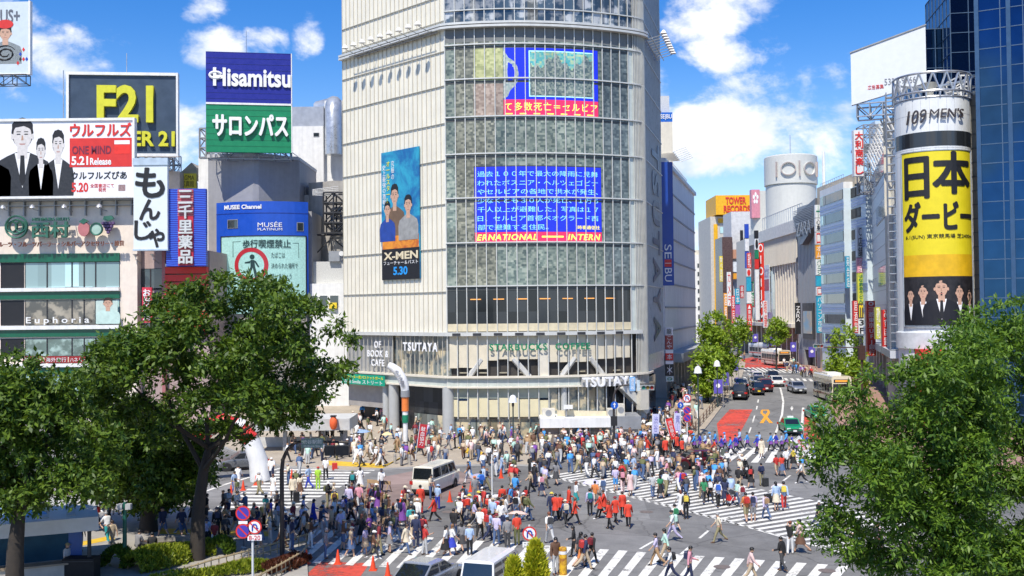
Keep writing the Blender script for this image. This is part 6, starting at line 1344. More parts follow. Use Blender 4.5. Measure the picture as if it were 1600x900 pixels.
# signal posts
sigb=mat('signal_black',(.02,.02,.022),.5)
def sighead(parent,x,y,z,w=1.25,h=.4,lit=0):
    b=MB(); b.box(x-w/2,x+w/2,y-.12,y+.12,z-h/2,z+h/2,mat('signal_grey',(.28,.3,.3),.5)); o=b.build('signal_head',None,parent)
    for i,m in enumerate((mat('lens_green',(.02,.3,.2),.2),mat('lens_amber',(.35,.2,.02),.2),mat('lens_red',(.45,.03,.02),.2))):
        b=MB(); c_=x-w*.31+i*w*.31; b.disc((c_,y-.125,z),.15,'y',14,m); b.lathe([(.17,0),(.17,.14)],10,(0,0,0),sigb,0,math.pi); b.v[14:]=[(c_+v[0],y-.12-v[2],z+v[1]) for v in b.v[14:]]; b.build('lens',None,o)
Y=53.5; px=441; t=thing('signal_post','dark curved signal post with a station name board in the left foreground','signal post',(xx(px,Y,868),Y,0)); zt_=lambda y: zz(y,Y,px); xt=lambda x: (x-px)*Y/F; dpm=mat('dark_brown_pole',(.035,.028,.026),.5)
b=MB(); b.tube([(0,0,0),(0,0,zt_(735)),(xt(443),0,zt_(718)),(xt(450),0,zt_(702)),(xt(462),0,zt_(692)),(xt(480),0,zt_(689))],[.13,.11,.1,.09,.08,.07],10,dpm); b.tube([(xt(478),0,zt_(690)),(xt(545),0,zt_(692))],.06,8); b.build('pole',None,t); b=MB(); b.box(xt(472),xt(506),-.1,-.04,zt_(700),zt_(685),mat('slate_green_board',(.16,.25,.24),.5)); o=b.build('name_board',None,t); text('渋谷駅前',xt(474),xt(504),zt_(693.5),zt_(687),wprint,t,-.11,.01,bold=0); text('Shibuya Sta.',xt(476),xt(502),zt_(699),zt_(695.5),wprint,t,-.11,.01,bold=0)
for q in ((509,524),(526,546)): b=MB(); b.box(xt(q[0]),xt(q[1]),-.25,.2,zt_(712),zt_(697),sigb); b.build('signal_head',None,t)
Y=90; px=957; t=thing('signal_post','signal post with a blue arrow disc and curved arm before the glass tower door','signal post',(xx(px,Y),Y,hgt(Y))); zt_=lambda y: zz(y,Y,px)-hgt(Y); xt=lambda x: (x-px)*Y/F
b=MB(); b.tube([(0,0,0),(0,0,zt_(622)),(xt(960),0,zt_(610)),(xt(968),0,zt_(603)),(xt(985),0,zt_(601)),(xt(1018),0,zt_(600))],[.11,.1,.09,.08,.07,.06],8,dpm); b.build('pole',None,t); sighead(t,xt(1010),-.1,zt_(606),1.15,.45)
for (xa,xb,ya,yb,m) in ((982,991,589,611,mat('sky_blue_plate',(.2,.4,.65),.5)),(993,998,594,611,mat('pale_plate',(.5,.58,.62),.5))): b=MB(); b.box(xt(xa),xt(xb),-.1,-.05,zt_(yb),zt_(ya),m); b.build('plate',None,t)
text('道\n玄\n坂',xt(983.5),xt(989.5),zt_(609),zt_(591),wprint,t,-.11,.01,bold=0); b=MB(); b.lathe([(0,0),(.33,0),(.33,.04),(0,.04)],20,(0,0,0),mat('sign_blue',(.01,.1,.5),.4)); b.v=[(xt(958)+v[0],-.12-v[2],zt_(633)+v[1]) for v in b.v]; b.add([(xt(958)+a,-.165,zt_(633)+c) for a,c in ((-.04,-.2),(.04,-.2),(.04,.06),(-.04,.06),(-.13,.04),(0,.24),(.13,.04))],[(0,1,2,3),(4,6,5)],wprint); b.build('arrow_disc',None,t); b=MB(); b.box(xt(952),xt(962),-.2,-.1,zt_(665),zt_(650),sigb); b.build('signal_head',None,t)
Y=118; px=1345; t=thing('signal_post','brown signal mast with a long arm over the right street lanes','signal post',(xx(px,Y),Y,hgt(Y))); zt_=lambda y: zz(y,Y,px)-hgt(Y); xt=lambda x: (x-px)*Y/F; b=MB(); b.tube([(0,0,0),(0,0,zt_(538))],.14,8,mat('brown_mast',(.06,.03,.025),.5)); b.tube([(0,0,zt_(543)),(xt(1276),0,zt_(542))],.07,6); b.box(-.35,.35,-.3,.3,zt_(562),zt_(540)); b.build('pole',None,t); sighead(t,xt(1277),-.1,zt_(540),1.2,.45)
# street lamps with bell shades
def bell(label,px,Y,pyt,group='bell lamps'):
    t=thing('street_lamp',label,'street lamp',(xx(px,Y),Y,hgt(Y)),0,group); z=zz(pyt,Y,px)-hgt(Y); b=MB(); b.tube([(0,0,0),(0,0,.8),(0,0,z-.9)],[.13,.07,.06],8,mat('lamp_post_green',(.04,.06,.06),.5)); b.build('pole',None,t); b=MB(); b.lathe([(.05,0),(.22,-.08),(.34,-.3),(.38,-.6),(.42,-.68),(0,-.66)],16,(0,0,z),mat('milky_glass',(.7,.72,.74),.25,.03)); b.build('lamp_shade',None,t); b=MB(); b.lathe([(.1,0),(.12,-.3),(.06,-.45)],10,(0,0,z-.66),dark); b.build('collar',None,t)
bell('bell shaped street lamp before the cream blinds of the glass tower',800,94,617); bell('bell shaped street lamp left of the street trees',1089,100,572); bell('bell shaped street lamp between the street tree crowns',1119,118,563)
# curved gate post of the shopping street
Y=92; px=632; t=thing('gate_post','white curved gate post with orange and green rings at the shopping street','gate post',(xx(px,Y),Y,hgt(Y)+.1)); zt_=lambda y: zz(y,Y,px)-hgt(Y); xt=lambda x: (x-px)*Y/F; b=MB(); b.tube([(0,0,zt_(612)),(xt(631),0,zt_(603)),(xt(627),0,zt_(592)),(xt(620),0,zt_(581)),(xt(612),0,zt_(575)),(xt(606),0,zt_(572))],[.36,.4,.42,.42,.36,.3],12,white); b.build('arch',None,t)
for (ya,yb,r,m) in ((692,662,.22,white),(662,650,.28,green),(650,644,.26,white),(644,622,.32,mat('gate_orange',(.75,.2,.04),.5)),(622,612,.4,grey)): b=MB(); b.tube([(0,0,zt_(ya)),(0,0,zt_(yb))],r,12,m); b.build('post_ring',None,t)
sg=[(xt(629.5),zt_(601)),(xt(625),zt_(590)),(xt(619),zt_(581))]
for i,c_ in enumerate('街ータンセ'): u=i/4; x=xt(630-10*u ** 1.3); z=zt_(604-22*u); text(c_,x-.16,x+.16,z-.16,z+.16,mat('grey_print2',(.2,.2,.22),.5),t,-.45,.02,'letter',0)
# inflatable arch
t=thing('inflatable_arch','white and red inflatable arch standing on the road behind the left trees','arch',at(350,752)); g=at(350,752); Yg=g.y; pw=[(-2.9+0,0),(-2.75,1.6),(-2.2,3.1),(-1.2,4.1),(0,4.5),(1.2,4.1),(2.2,3.1),(2.75,1.6),(2.95,0)]; pts=[(x*.95,0,z) for x,z in pw]; b=MB(); b.tube(pts[:3],[.8,.72,.66],14,white); b.build('leg',None,t); b=MB(); b.tube(pts[6:],[.66,.72,.8],14,white); b.build('leg',None,t); b=MB(); b.tube(pts[2:7],.665,14,red); b.build('span',None,t)
for (x0_,x1_) in ((-1.4,-.9),(.9,1.4)): b=MB(); b.tube([(x0_,0,3.95 if x0_ < 0 else 4.25),(x1_,0,4.25 if x0_ < 0 else 3.95)],.69,14,white); b.build('white_band',None,t)
# barrier, pole stand, bollards, yellow pillar
g=at(592,768); t=thing('wooden_barrier','low wooden trestle barrier held by the guard left of the white van','barrier',g,R(-28)); wd_=mat('plywood',(.42,.28,.15),.6,.15,3); b=MB(); b.box(-1.0,1.0,-.04,.04,.55,.8,wd_); b.build('board',None,t)
for x in (-.85,0,.85): b=MB(); b.tube([(x,-.35,0),(x,0,.78)],.035,5,wd_); b.tube([(x,.35,0),(x,0,.78)],.035,5); b.build('leg',None,t)
g=at(769,776); t=thing('banner_stand','white banner pole on a square base right of the parasol','stand',g); b=MB(); b.box(-.45,.45,-.35,.35,0,.09,white); b.build('base',None,t); b=MB(); b.tube([(0,0,.09),(0,0,2.9)],.045,8,white); b.build('pole',None,t); b=MB(); b.box(-.5,-.46,-.02,.02,.1,1.9,white); b.build('side_rod',None,t)
for i,(px,py) in enumerate(((590,728),(617,725),(640,727))): t=thing('bollard',('grey bollard on the corner pavement, the leftmost of three','grey bollard on the corner pavement, the middle one of three','grey bollard on the corner pavement, nearest the white van')[i],'bollard',at(px,py,.12),0,'bollards on the corner'); b=MB(); b.lathe([(.12,0),(.12,.8),(.1,.86),(0,.88)],12,(0,0,0),mat('stone_bollard',(.36,.34,.3),.6)); b.build('post',None,t); b=MB(); b.lathe([(.123,.62),(.123,.7)],12,(0,0,0),steel); b.build('band',None,t)
t=thing('wrapped_pillar','yellow and brown wrapped post at the near zebra edge','post',at(880,898)); b=MB(); b.lathe([(.19,0),(.19,1.28),(.17,1.32),(0,1.33)],14,(0,0,0),clothmat('yellow_wrap',(.7,.42,.02),(.3,.12,.02),3)); b.build('post',None,t); b=MB(); b.lathe([(.195,1.0),(.195,1.15)],14,(0,0,0),wprint); b.build('band',None,t)
# kerb fence along the left pavement of the street
for i in range(14):
    u=i/13; py=684-74*u ** .75; px=1078+62*u ** .72
    g=at(px,py,.12); q=at(1078+62*min(1,(i+1)/13) ** .72,684-74*min(1,(i+1)/13) ** .75,.12); t=thing('kerb_fence',f'brown kerb railing panel along the left pavement, number from the crossing: {("one","two","three","four","five","six","seven","eight","nine","ten","eleven","twelve","thirteen","fourteen")[i]}','railing',g,0,'kerb railing panels'); t['label']=f'brown kerb railing panel on the left pavement, {("first","second","third","fourth","fifth","sixth","seventh","eighth","ninth","tenth","eleventh","twelfth","thirteenth","fourteenth")[i]} up from the crossing'
    d=q-g; bm_=mat('railing_brown',(.30,.22,.15),.5)
    for s in (0,.9): b=MB(); b.tube([d*s,d*s+Vector((0,0,1.0))],.05,6,bm_); b.build('post',None,t)
    b=MB()
    for z in (.25,.6,.95): b.tube([Vector((0,0,z)),d*.9+Vector((0,0,z))],.03,5,bm_)
    b.build('rail',None,t)
# small flags on the street
for i,(px,py,Y) in enumerate(((1136,579,135),(1147,570,146),(1131,592,126),(1208,534,190),(1239,542,176),(1268,550,160),(1180,528,205),(1121,604,118))):
    g=Vector((xx(px,Y),Y,hgt(Y))); t=thing('flag_pole',('purple flag on a slim pole right of the tall street tree crown','small blue purple flag highest beside the left kerb','purple flag beside the left street tree trunks','purple flag before the cream store, left of the bus stop crowd','violet flag on the right pavement under the black hanging sign','blue flag on the right pavement by the banded building','faint blue flag deepest in the street','violet flag nearest the crossing on the left pavement')[i],'flag',g,0,'flags along the street'); z=zz(py,Y,px)-hgt(Y); b=MB(); b.tube([(.5,0,0),(.5,0,z+1.1)],.05,6,grey); b.build('pole',None,t); b=MB(); b.box(-.55,.45,-.02,.02,z-.8,z+.8,mat('flag_violet',(.10,.08,.42),.6,.2,3)); b.build('cloth',None,t); b=MB(); b.disc((-.05,-.03,z+.1),.25,'y',12,wprint); b.build('emblem',None,t)
# nobori banners held over the crowd
def nobori(label,px,py,Y,h,lean,m,tx,tm):
    g=Vector((xx(px,Y,py),Y,zz(py,Y,px))); t=thing('banner',label,'banner',g); t.rotation_euler=(0,R(lean),0); b=MB(); b.tube([(-.3,0,-1.1),(-.3,0,h+.1)],.025,6,white); b.build('pole',None,t); b=MB(); b.box(-.28,.32,-.012,.012,0,h,m); b.build('cloth',None,t); text(tx,-.16,.2,.2,h-.2,tm,t,-.02,.01,bold=.01)
nobori('dark red banner with white characters leaning over the crowd left of the van',657,700,84,1.95,8,mat('nobori_red',(.45,.02,.03),.6),'献\n血\n協\n力',wprint); nobori('bright red banner leaning left over the densest crowd',1053,686,92,1.9,-14,red,'渋\n谷\n祭\nり',wprint); nobori('pale lilac banner standing in the dense crowd, the left one',1024,678,93,1.8,2,mat('nobori_lilac',(.55,.55,.78),.6),'渋\n谷',mat('lilac_ink',(.2,.2,.5),.5)); nobori('pale lilac banner by the pole with violet discs',1058,678,93.5,1.9,2,mat('nobori_lilac',(.55,.55,.78),.6),'青\n山',mat('lilac_ink',(.2,.2,.5),.5)); nobori('white and red banner held at the right end of the blue row',1262,705,88,1.5,-40,mat('nobori_white',(.68,.66,.68),.6),'祭',red)
# lower left: canopy, bamboo fence, lamp post, equipment
t=thing('canopy','long white canopy roof with blue skylights at the lower left corner','canopy',(xx(60,48),48,0),R(24)); b=MB(); b.box(-9,2.6,-.3,6.5,2.55,3.2,mat('canopy_white',(.55,.55,.53),.5,.08)); b.build('roof',None,t); b=MB()
for k in range(9): b.box(-8+k*1.15,-7.6+k*1.15,.4,6.2,3.2,3.24,mat('roof_slat',(.42,.42,.4),.5))
b.build('roof_slat',None,t)
for x in (-6.5,-2.6): b=MB(); b.add([(x,1.2,3.22),(x+3,1.2,3.22),(x+3,4,3.22),(x,4,3.22),(x+.6,2.6,3.75),(x+2.4,2.6,3.75)],[(0,1,5,4),(1,2,5),(2,3,4,5),(3,0,4)],glassmat('skylight_blue',(.25,.38,.6),.1)); b.build('skylight',None,t)
for x in (-7,-4,-1,2.2): b=MB(); b.tube([(x,.1,0),(x,.1,2.55)],.09,8,dark); b.build('post',None,t)
b=MB(); b.box(-9,2.4,.1,.5,0,1.0,mat('pale_tile_wall',(.45,.43,.38),.6)); b.box(-9,2.5,.02,.6,1.0,1.08,mat('wood_cap',(.3,.24,.17),.6)); b.build('parapet',None,t); b=MB(); b.box(-8.5,1.8,5,5.2,.2,2.5,mat('teal_panel',(.03,.12,.2),.4)); b.build('rear_panel',None,t); b=MB(); b.box(1.3,1.9,1,1.6,0,2.4,mat('blue_column',(.03,.1,.35),.4)); b.build('column',None,t)
t=thing('lamp_post','dark green post with two grey speaker boxes before the left tree trunk','lamp post',at(195,890)); b=MB(); b.tube([(0,0,0),(0,0,2.2),(0,0,3.35)],[.12,.1,.08],10,mat('post_green',(.01,.1,.07),.45)); b.build('pole',None,t)
for x in (-.22,.2): b=MB(); b.box(x-.13,x+.13,-.14,.14,3.0,3.28,mat('speaker_grey',(.42,.43,.44),.5)); b.build('speaker',None,t)
t=thing('equipment_box','black equipment box standing at the lower left by the canopy','box',at(127,912)); b=MB(); b.box(-.75,.75,-.4,.4,0,1.25,mat('flat_black',(.006,.006,.007),.7)); b.build('case',None,t); b=MB(); b.box(-.7,.7,-.42,-.4,1.12,1.16,dark); b.build('seam_trim',None,t)
t=thing('planter_ring','round stone seat wall round the dark tree behind','planter',at(205,872)); b=MB(); b.lathe([(1.9,0),(1.9,.45),(1.5,.45),(1.5,.2),(0,.2)],28,(1.2,1.5,0),mat('planter_stone',(.3,.28,.24),.7)); b.build('seat_wall',None,t); b=MB(); b.lathe([(1.45,.21),(0,.24)],24,(1.2,1.5,0),mat('soil',(.06,.045,.03),.9)); b.build('soil',None,t)
bam=mat('bamboo',(.40,.31,.17),.55,.15,4)
def fence(label,pts,hgt_=.75):
    ps=[at(*p) for p in pts]; t=thing('bamboo_fence',label,'fence',ps[0]); b=MB()
    for z in (.35,.68): b.tube([p-ps[0]+Vector((0,0,z)) for p in ps],.045,6,bam)
    b.build('rail',None,t)
    for a_,c_ in zip(ps,ps[1:]):
        n=max(2,int((c_-a_).length/.45))
        for i in range(n): p=a_.lerp(c_,i/n)-ps[0]; b=MB(); b.tube([p,p+Vector((0,0,hgt_+.05*random.random()))],.03,5,bam); b.build('post',None,t)
fence('bamboo fence behind the lime hedge, running toward the dark signal post',[(200,893),(250,882),(300,870),(360,856)]); fence('bamboo fence in front of the lime hedge, longest of the fences',[(255,922),(330,897),(400,878),(455,862),(490,852)]); fence('short bamboo fence beside the red bushes at the kerb',[(400,925),(440,903),(470,885),(482,872)])
# ================================================================ people
objc=lambda n,r,**k: mat(n,(.5,.5,.5),r,k.pop('var',.1),k.pop('sc',9),objcol=True,**k)
clothM=objc('cloth',.8); skinM=mat('skin',(.50,.31,.21),.5,.08,14); eyeM=mat('eye_dark',(.02,.015,.012),.4,.0); hairM=objc('hair',.45,sc=20); leatherM=objc('bag_cloth',.6); shoeM=objc('shoe',.5)


def skel(st=.0,knee=(.1,.1),arms=((0,.25),(0,.25)),abd=(.13,.13),lean=.04,sit=False,raise_=(0,0)):
    """joints of a 1.70 m figure facing -y; st = stride angle, arms = (shoulder swing, elbow bend)"""
    J={}; hz=.93-.05*abs(st)*1.2
    if sit: hz=.52
    f=lambda a: Vector((0,-math.sin(a),-math.cos(a)))
    J['pel']=Vector((0,0,hz)); ln=lambda d: Vector((0,-math.sin(lean)*d,math.cos(lean)*d))+J['pel']
    J['sp']=ln(.2); J['ch']=ln(.39); J['nk']=ln(.53); J['hb']=ln(.585)+Vector((0,-.02,0)); J['hm']=ln(.665)+Vector((0,-.03,0)); J['cr']=ln(.745)+Vector((0,-.02,0))
    for i,s in enumerate((-1,1)):
        a=(st,-st)[i]; k=knee[i]; hip=J['pel']+Vector((s*.09,0,-.04)); J['hip%d' % i]=hip; d=f(1.45 if sit else a); kn=hip+d*.42+Vector((s*.01,0,0)); J['kn%d' % i]=kn; d2=f(.05 if sit else a-k); an=kn+d2*.42; J['an%d' % i]=an
        foot=Vector((s*.02,-1,-.28+(.35 if (a <-.2) else 0))).normalized(); J['to%d' % i]=an+foot*.17; J['he%d' % i]=an+Vector((0,.04,-.045))
        sh=J['ch']+Vector((s*.175,0,.07)); J['sh%d' % i]=sh; (sw,eb)=arms[i]; u=Vector((s*math.sin(abd[i]),-math.sin(sw)*math.cos(abd[i]),-math.cos(sw)*math.cos(abd[i])))
        el=sh+u*.28; J['el%d' % i]=el; q=sw+eb; v=Vector((s*math.sin(abd[i])*.4,-math.sin(q),-math.cos(q))).normalized(); wr=el+v*.24; J['wr%d' % i]=wr; J['ha%d' % i]=wr+v*.085
    return J


RAD=dict(pel=(.15,.115),sp=(.135,.1),ch=(.165,.112),nk=(.055,.055),hb=(.068,.075),hm=(.082,.098),cr=(.05,.06),hip=(.092,.092),kn=(.062,.062),an=(.043,.043),to=(.034,.028),he=(.036,.032),sh=(.066,.066),el=(.046,.046),wr=(.031,.031),ha=(.04,.022))
EDG=[('pel','sp'),('sp','ch'),('ch','nk'),('nk','hb'),('hb','hm'),('hm','cr')]+sum([[('pel','hip%d' % i),('hip%d' % i,'kn%d' % i),('kn%d' % i,'an%d' % i),('an%d' % i,'to%d' % i),('an%d' % i,'he%d' % i),('ch','sh%d' % i),('sh%d' % i,'el%d' % i),('el%d' % i,'wr%d' % i),('wr%d' % i,'ha%d' % i)] for i in (0,1)],[])
REG={('pel','sp'): 'torso',('sp','ch'): 'torso',('ch','nk'): 'torso',('nk','hb'): 'head',('hb','hm'): 'head',('hm','cr'): 'head'}


def region(e):
    a=e[1].rstrip('01')
    return REG.get(e) or {'hip': 'hips','kn': 'thigh','an': 'shin','to': 'foot','he': 'foot','sh': 'torso','el': 'uarm','wr': 'farm','ha': 'hand'}[a]


def grow(J,sub=1):
    keys=list(J); me=bpy.data.meshes.new('sk'); me.from_pydata([tuple(J[k]) for k in keys],[(keys.index(a),keys.index(b)) for a,b in EDG],[]); o=bpy.data.objects.new('sk',me); C.objects.link(o)
    m=o.modifiers.new('s','SKIN'); m.use_smooth_shade=True; sv_=me.skin_vertices[0].data
    for i,k in enumerate(keys): sv_[i].radius=RAD[k.rstrip('01')]; sv_[i].use_root=(k == 'pel')
    if sub: o.modifiers.new('u','SUBSURF').levels=sub
    dg=bpy.context.evaluated_depsgraph_get(); r=bpy.data.meshes.new_from_object(o.evaluated_get(dg)); bpy.data.objects.remove(o); bpy.data.meshes.remove(me); return r


def classify(me,J):
    co=np.array([tuple(v.co) for v in me.vertices]); best=np.full(len(co),9e9); reg=np.zeros(len(co),int); names=[]
    for e in EDG:
        a,b=np.array(J[e[0]]),np.array(J[e[1]]); ab=b-a; t=np.clip(((co-a) @ ab)/(ab @ ab),0,1); d=np.linalg.norm(co-a-t[:,None]*ab,axis=1)
        rr_=RAD[e[0].rstrip('01')][0]*(1-t)+RAD[e[1].rstrip('01')][0]*t; d=d-rr_*.55; rg=region(e)
        if rg not in names: names.append(rg)
        k=d < best; best[k]=d[k]; reg[k]=names.index(rg)
    no=np.array([tuple(v.normal) for v in me.vertices]); return co,no,[names[i] for i in reg]


def cover(me,co,no,reg,regs,off,m,name,flare=None):
    """clothing: the body's own faces in these regions, a little larger"""
    fs=[p.vertices[:] for p in me.polygons if sum(reg[v] in regs for v in p.vertices) >= len(p.vertices)-1]; used=sorted({v for f in fs for v in f}); ix={v: i for i,v in enumerate(used)}
    vs=co[used]+no[used]*off
    if flare is not None:
        z0,k=flare; low=vs[:,2] < z0; vs[low,:2] *= 1+k*(z0-vs[low,2])[:,None]
    b=MB(); b.add([tuple(v) for v in vs],[tuple(ix[v] for v in f) for f in fs],m,True); mm=bpy.data.meshes.new(name); mm.from_pydata(b.v,[],b.f); mm.materials.append(m); mm.polygons.foreach_set('use_smooth',[True]*len(mm.polygons)); mm.update(); return mm


def mbmesh(b,name,m):
    mm=bpy.data.meshes.new(name); mm.from_pydata(b.v,[],b.f); mm.materials.append(m); mm.polygons.foreach_set('use_smooth',b.sm); mm.update(); return mm


def skirt(J,z1,r1,m,name,z0=None):
    b=MB(); p=J['pel']; z0=z0 or p.z+.1; n=16; vs=[]
    for (z,rx,ry) in ((z0,.15,.118),(p.z-.03,.178,.142),((p.z+z1)/2,(.178+r1)/2,(.145+r1)/2),(z1,r1,r1*.95)):
        vs += [(rx*math.cos(6.2832*i/n)*(1+.05*math.cos(5*6.2832*i/n)*(z < p.z)),ry*math.sin(6.2832*i/n),z) for i in range(n)]
    b.add(vs,[(j*n+i,j*n+(i+1) % n,(j+1)*n+(i+1) % n,(j+1)*n+i) for j in range(3) for i in range(n)],m,True); return mbmesh(b,name,m)


def ellip(b,c,r,m,zmin=-9,front=None,nu=12,nv=8,keep=None):
    vs=[]; fs=[]
    for j in range(nv+1):
        for i in range(nu): a,q=6.2832*i/nu,math.pi*j/nv; vs.append((c[0]+r[0]*math.sin(q)*math.cos(a),c[1]+r[1]*math.sin(q)*math.sin(a),c[2]+r[2]*math.cos(q)))
    for j in range(nv):
        for i in range(nu):
            f=(j*nu+i,(j+1)*nu+i,(j+1)*nu+(i+1) % nu,j*nu+(i+1) % nu); ctr=sum((Vector(vs[k]) for k in f),Vector())/4
            if keep is None or keep(ctr): fs.append(f)
    b.add(vs,fs,m,True)


def make_pose(**kw):
    J=skel(**kw); me=grow(J,1); co,no,reg=classify(me,J); lo=co[:,2].min()
    sh=Vector((0,0,-lo)) if not kw.get('sit') else Vector((0,0,-lo))
    for k in J: J[k]=J[k]+sh
    co=co+np.array([0,0,-lo]); me.vertices.foreach_set('co',co.astype(np.float32).ravel())
    # one body mesh: grown skin + fingers, nose, ears, eyes, mouth
    b=MB(); b.add([tuple(v) for v in co],[p.vertices[:] for p in me.polygons],skinM,True)
    for i,s in enumerate((-1,1)):
        w,h_=J['wr%d' % i],J['ha%d' % i]; d=(h_-w).normalized(); side=Vector((0,1,0))-d*d.y; side.normalize(); inn=Vector((-s,0,0))
        for q,l in ((-1.5,.062),(-.5,.075),(.5,.07),(1.5,.055)):
            p=h_+side*q*.017; b.tube([p-d*.015,p+d*l*.5,p+d*l*.9+inn*.02],[.0095,.0085,.006],5,skinM)
        p=w+d*.03+side*-.03; b.tube([p,p+d*.035-side*.02,p+d*.065-side*.022+inn*.012],[.012,.0105,.007],5,skinM)
    hm=J['hm']; b.add([hm+Vector(v) for v in ((-.014,-.088,-.03),(.014,-.088,-.03),(0,-.118,-.032),(0,-.09,.015))],[(0,1,2),(0,2,3),(1,3,2)],skinM)
    for s in (-1,1): ellip(b,hm+Vector((s*.082,.005,-.01)),(.012,.024,.034),skinM,nu=6,nv=4); b.add([hm+Vector((s*.03+dx,-.0985,.008+dz)) for dx,dz in ((-.014,-.006),(.014,-.006),(.012,.007),(-.012,.007))],[(0,1,2,3)],eyeM)
    b.add([hm+Vector((dx,-.094,-.058+dz)) for dx,dz in ((-.024,-.005),(.024,-.005),(.02,.005),(-.02,.005))],[(0,1,2,3)],mat('lip',(.4,.14,.12),.5))
    body=bpy.data.meshes.new('person'); body.from_pydata(b.v,[],b.f)
    for q in b.ms: body.materials.append(q)
    body.polygons.foreach_set('material_index',b.mi); body.polygons.foreach_set('use_smooth',b.sm); body.update()
    D=dict(J=J,body=body)
    D['short_top']=cover(me,co,no,reg,{'torso','uarm'},.014,clothM,'shirt',(J['sp'].z,.25)); D['long_top']=cover(me,co,no,reg,{'torso','uarm','farm'},.017,clothM,'jacket',(J['sp'].z,.35))
    D['trousers']=cover(me,co,no,reg,{'hips','thigh','shin'},.013,clothM,'trousers'); D['shorts']=cover(me,co,no,reg,{'hips','thigh'},.02,clothM,'shorts'); D['shoes']=cover(me,co,no,reg,{'foot'},.012,shoeM,'shoes')
    p=J['pel'].z; D['skirt']=skirt(J,p-.42,.24+.12*abs(kw.get('st',0)),clothM,'skirt'); D['dress']=skirt(J,p-.5,.26+.12*abs(kw.get('st',0)),clothM,'dress_skirt',p+.2); D['coat']=skirt(J,p-.2,.21,clothM,'coat_tail',p+.15)
    fr=lambda c_: not (c_.y < hm.y-.03 and c_.z < hm.z+.045)
    b=MB(); ellip(b,hm+Vector((0,.008,.03)),(.096,.112,.1),hairM,keep=lambda c_: fr(c_) and c_.z > hm.z-.05); D['short_hair']=mbmesh(b,'hair',hairM)
    b=MB(); ellip(b,hm+Vector((0,.008,.025)),(.1,.115,.106),hairM,keep=lambda c_: fr(c_) and c_.z > hm.z-.08); ellip(b,hm+Vector((0,.06,-.13)),(.105,.06,.19),hairM); D['long_hair']=mbmesh(b,'hair',hairM)
    b=MB(); ellip(b,hm+Vector((0,.005,.045)),(.104,.12,.085),clothM,keep=lambda c_: c_.z > hm.z+.04); b.lathe([(.1,.045),(.15,.03)],14,tuple(hm+Vector((0,-.02,0))),clothM); D['hat']=mbmesh(b,'hat',clothM)
    b=MB(); c_=J['ch']; x0=c_.y+.11; prof=[(-.15,-.22),(.15,-.22),(.155,.08),(.1,.15),(-.1,.15),(-.155,.08)]; b.add([(x,x0+.0,c_.z+z) for x,z in prof]+[(x*.86,x0+.15,c_.z+z*.88) for x,z in prof],[tuple(range(6)),tuple(range(11,5,-1))]+[(i,6+i,6+(i+1) % 6,(i+1) % 6) for i in range(6)],leatherM); b.box(-.1,.1,x0+.14,x0+.175,c_.z-.18,c_.z-.03,leatherM); D['backpack']=mbmesh(b,'backpack',leatherM)
    b=MB()
    for s in (-1,1): b.tube([(s*.1,x0+.02,c_.z+.1),(s*.11,c_.y-.01,c_.z+.16),(s*.11,c_.y-.12,c_.z+.02),(s*.13,c_.y+.05,c_.z-.16)],.016,5,leatherM)
    D['straps']=mbmesh(b,'straps',leatherM); D['hand']=[J['ha0'],J['ha1']]
    return D


POSES=dict(walk_a=make_pose(st=.42,knee=(.12,.45),arms=((-.4,.25),(.4,.35))),walk_b=make_pose(st=-.42,knee=(.45,.12),arms=((.4,.35),(-.4,.25))),step=make_pose(st=.22,knee=(.08,.35),arms=((-.2,.2),(.15,1.1))),stand=make_pose(st=.04,knee=(.03,.06),arms=((.03,.2),(.0,.25))),
             phone=make_pose(st=.1,knee=(.05,.1),arms=((.35,1.5),(.1,.3))),raised=make_pose(st=.12,knee=(.05,.12),arms=((1.5,.9),(1.2,1.1)),abd=(.2,.2)),carry=make_pose(st=.3,knee=(.1,.4),arms=((.1,.15),(.3,1.7)),abd=(.1,.18)),sit=make_pose(sit=True,arms=((.45,.7),(.4,.8)),lean=.18),lean=make_pose(st=.25,knee=(.1,.3),arms=((.6,.5),(.65,.45)),lean=.22))
COL={'white': (.74,.74,.73),'cream': (.66,.58,.44),'beige': (.48,.38,.26),'pale blue': (.36,.48,.68),'lavender': (.52,.47,.66),'pink': (.66,.30,.36),'pale pink': (.7,.5,.48),'red': (.48,.035,.03),'bright red': (.6,.05,.025),'maroon': (.2,.02,.03),'orange': (.6,.2,.06),'yellow': (.7,.55,.08),'lime': (.35,.6,.05),'green': (.03,.22,.09),'teal': (.02,.27,.28),'turquoise': (.1,.45,.5),'blue': (.03,.12,.5),'bright blue': (.06,.3,.68),'royal blue': (.03,.05,.42),'navy': (.02,.028,.075),'denim': (.07,.12,.24),'grey': (.22,.22,.23),'pale grey': (.45,.46,.47),'charcoal': (.05,.05,.055),'black': (.013,.013,.015),'brown': (.12,.06,.035),'tan': (.36,.23,.12),'khaki': (.28,.25,.14),'olive': (.12,.13,.05),'purple': (.18,.06,.3),'mint': (.45,.68,.58)}
HAIR={'black': (.012,.011,.011),'dark brown': (.035,.02,.013),'reddish': (.16,.05,.025),'grey': (.3,.3,.3),'light brown': (.18,.09,.04)}
PEOPLE=[]; rnd=random.Random(11)


def part(mesh,parent,colr,name=None):
    o=bpy.data.objects.new(name or mesh.name.split('.')[0],mesh); C.objects.link(o); o.parent=parent; o.color=(*colr,1); return o


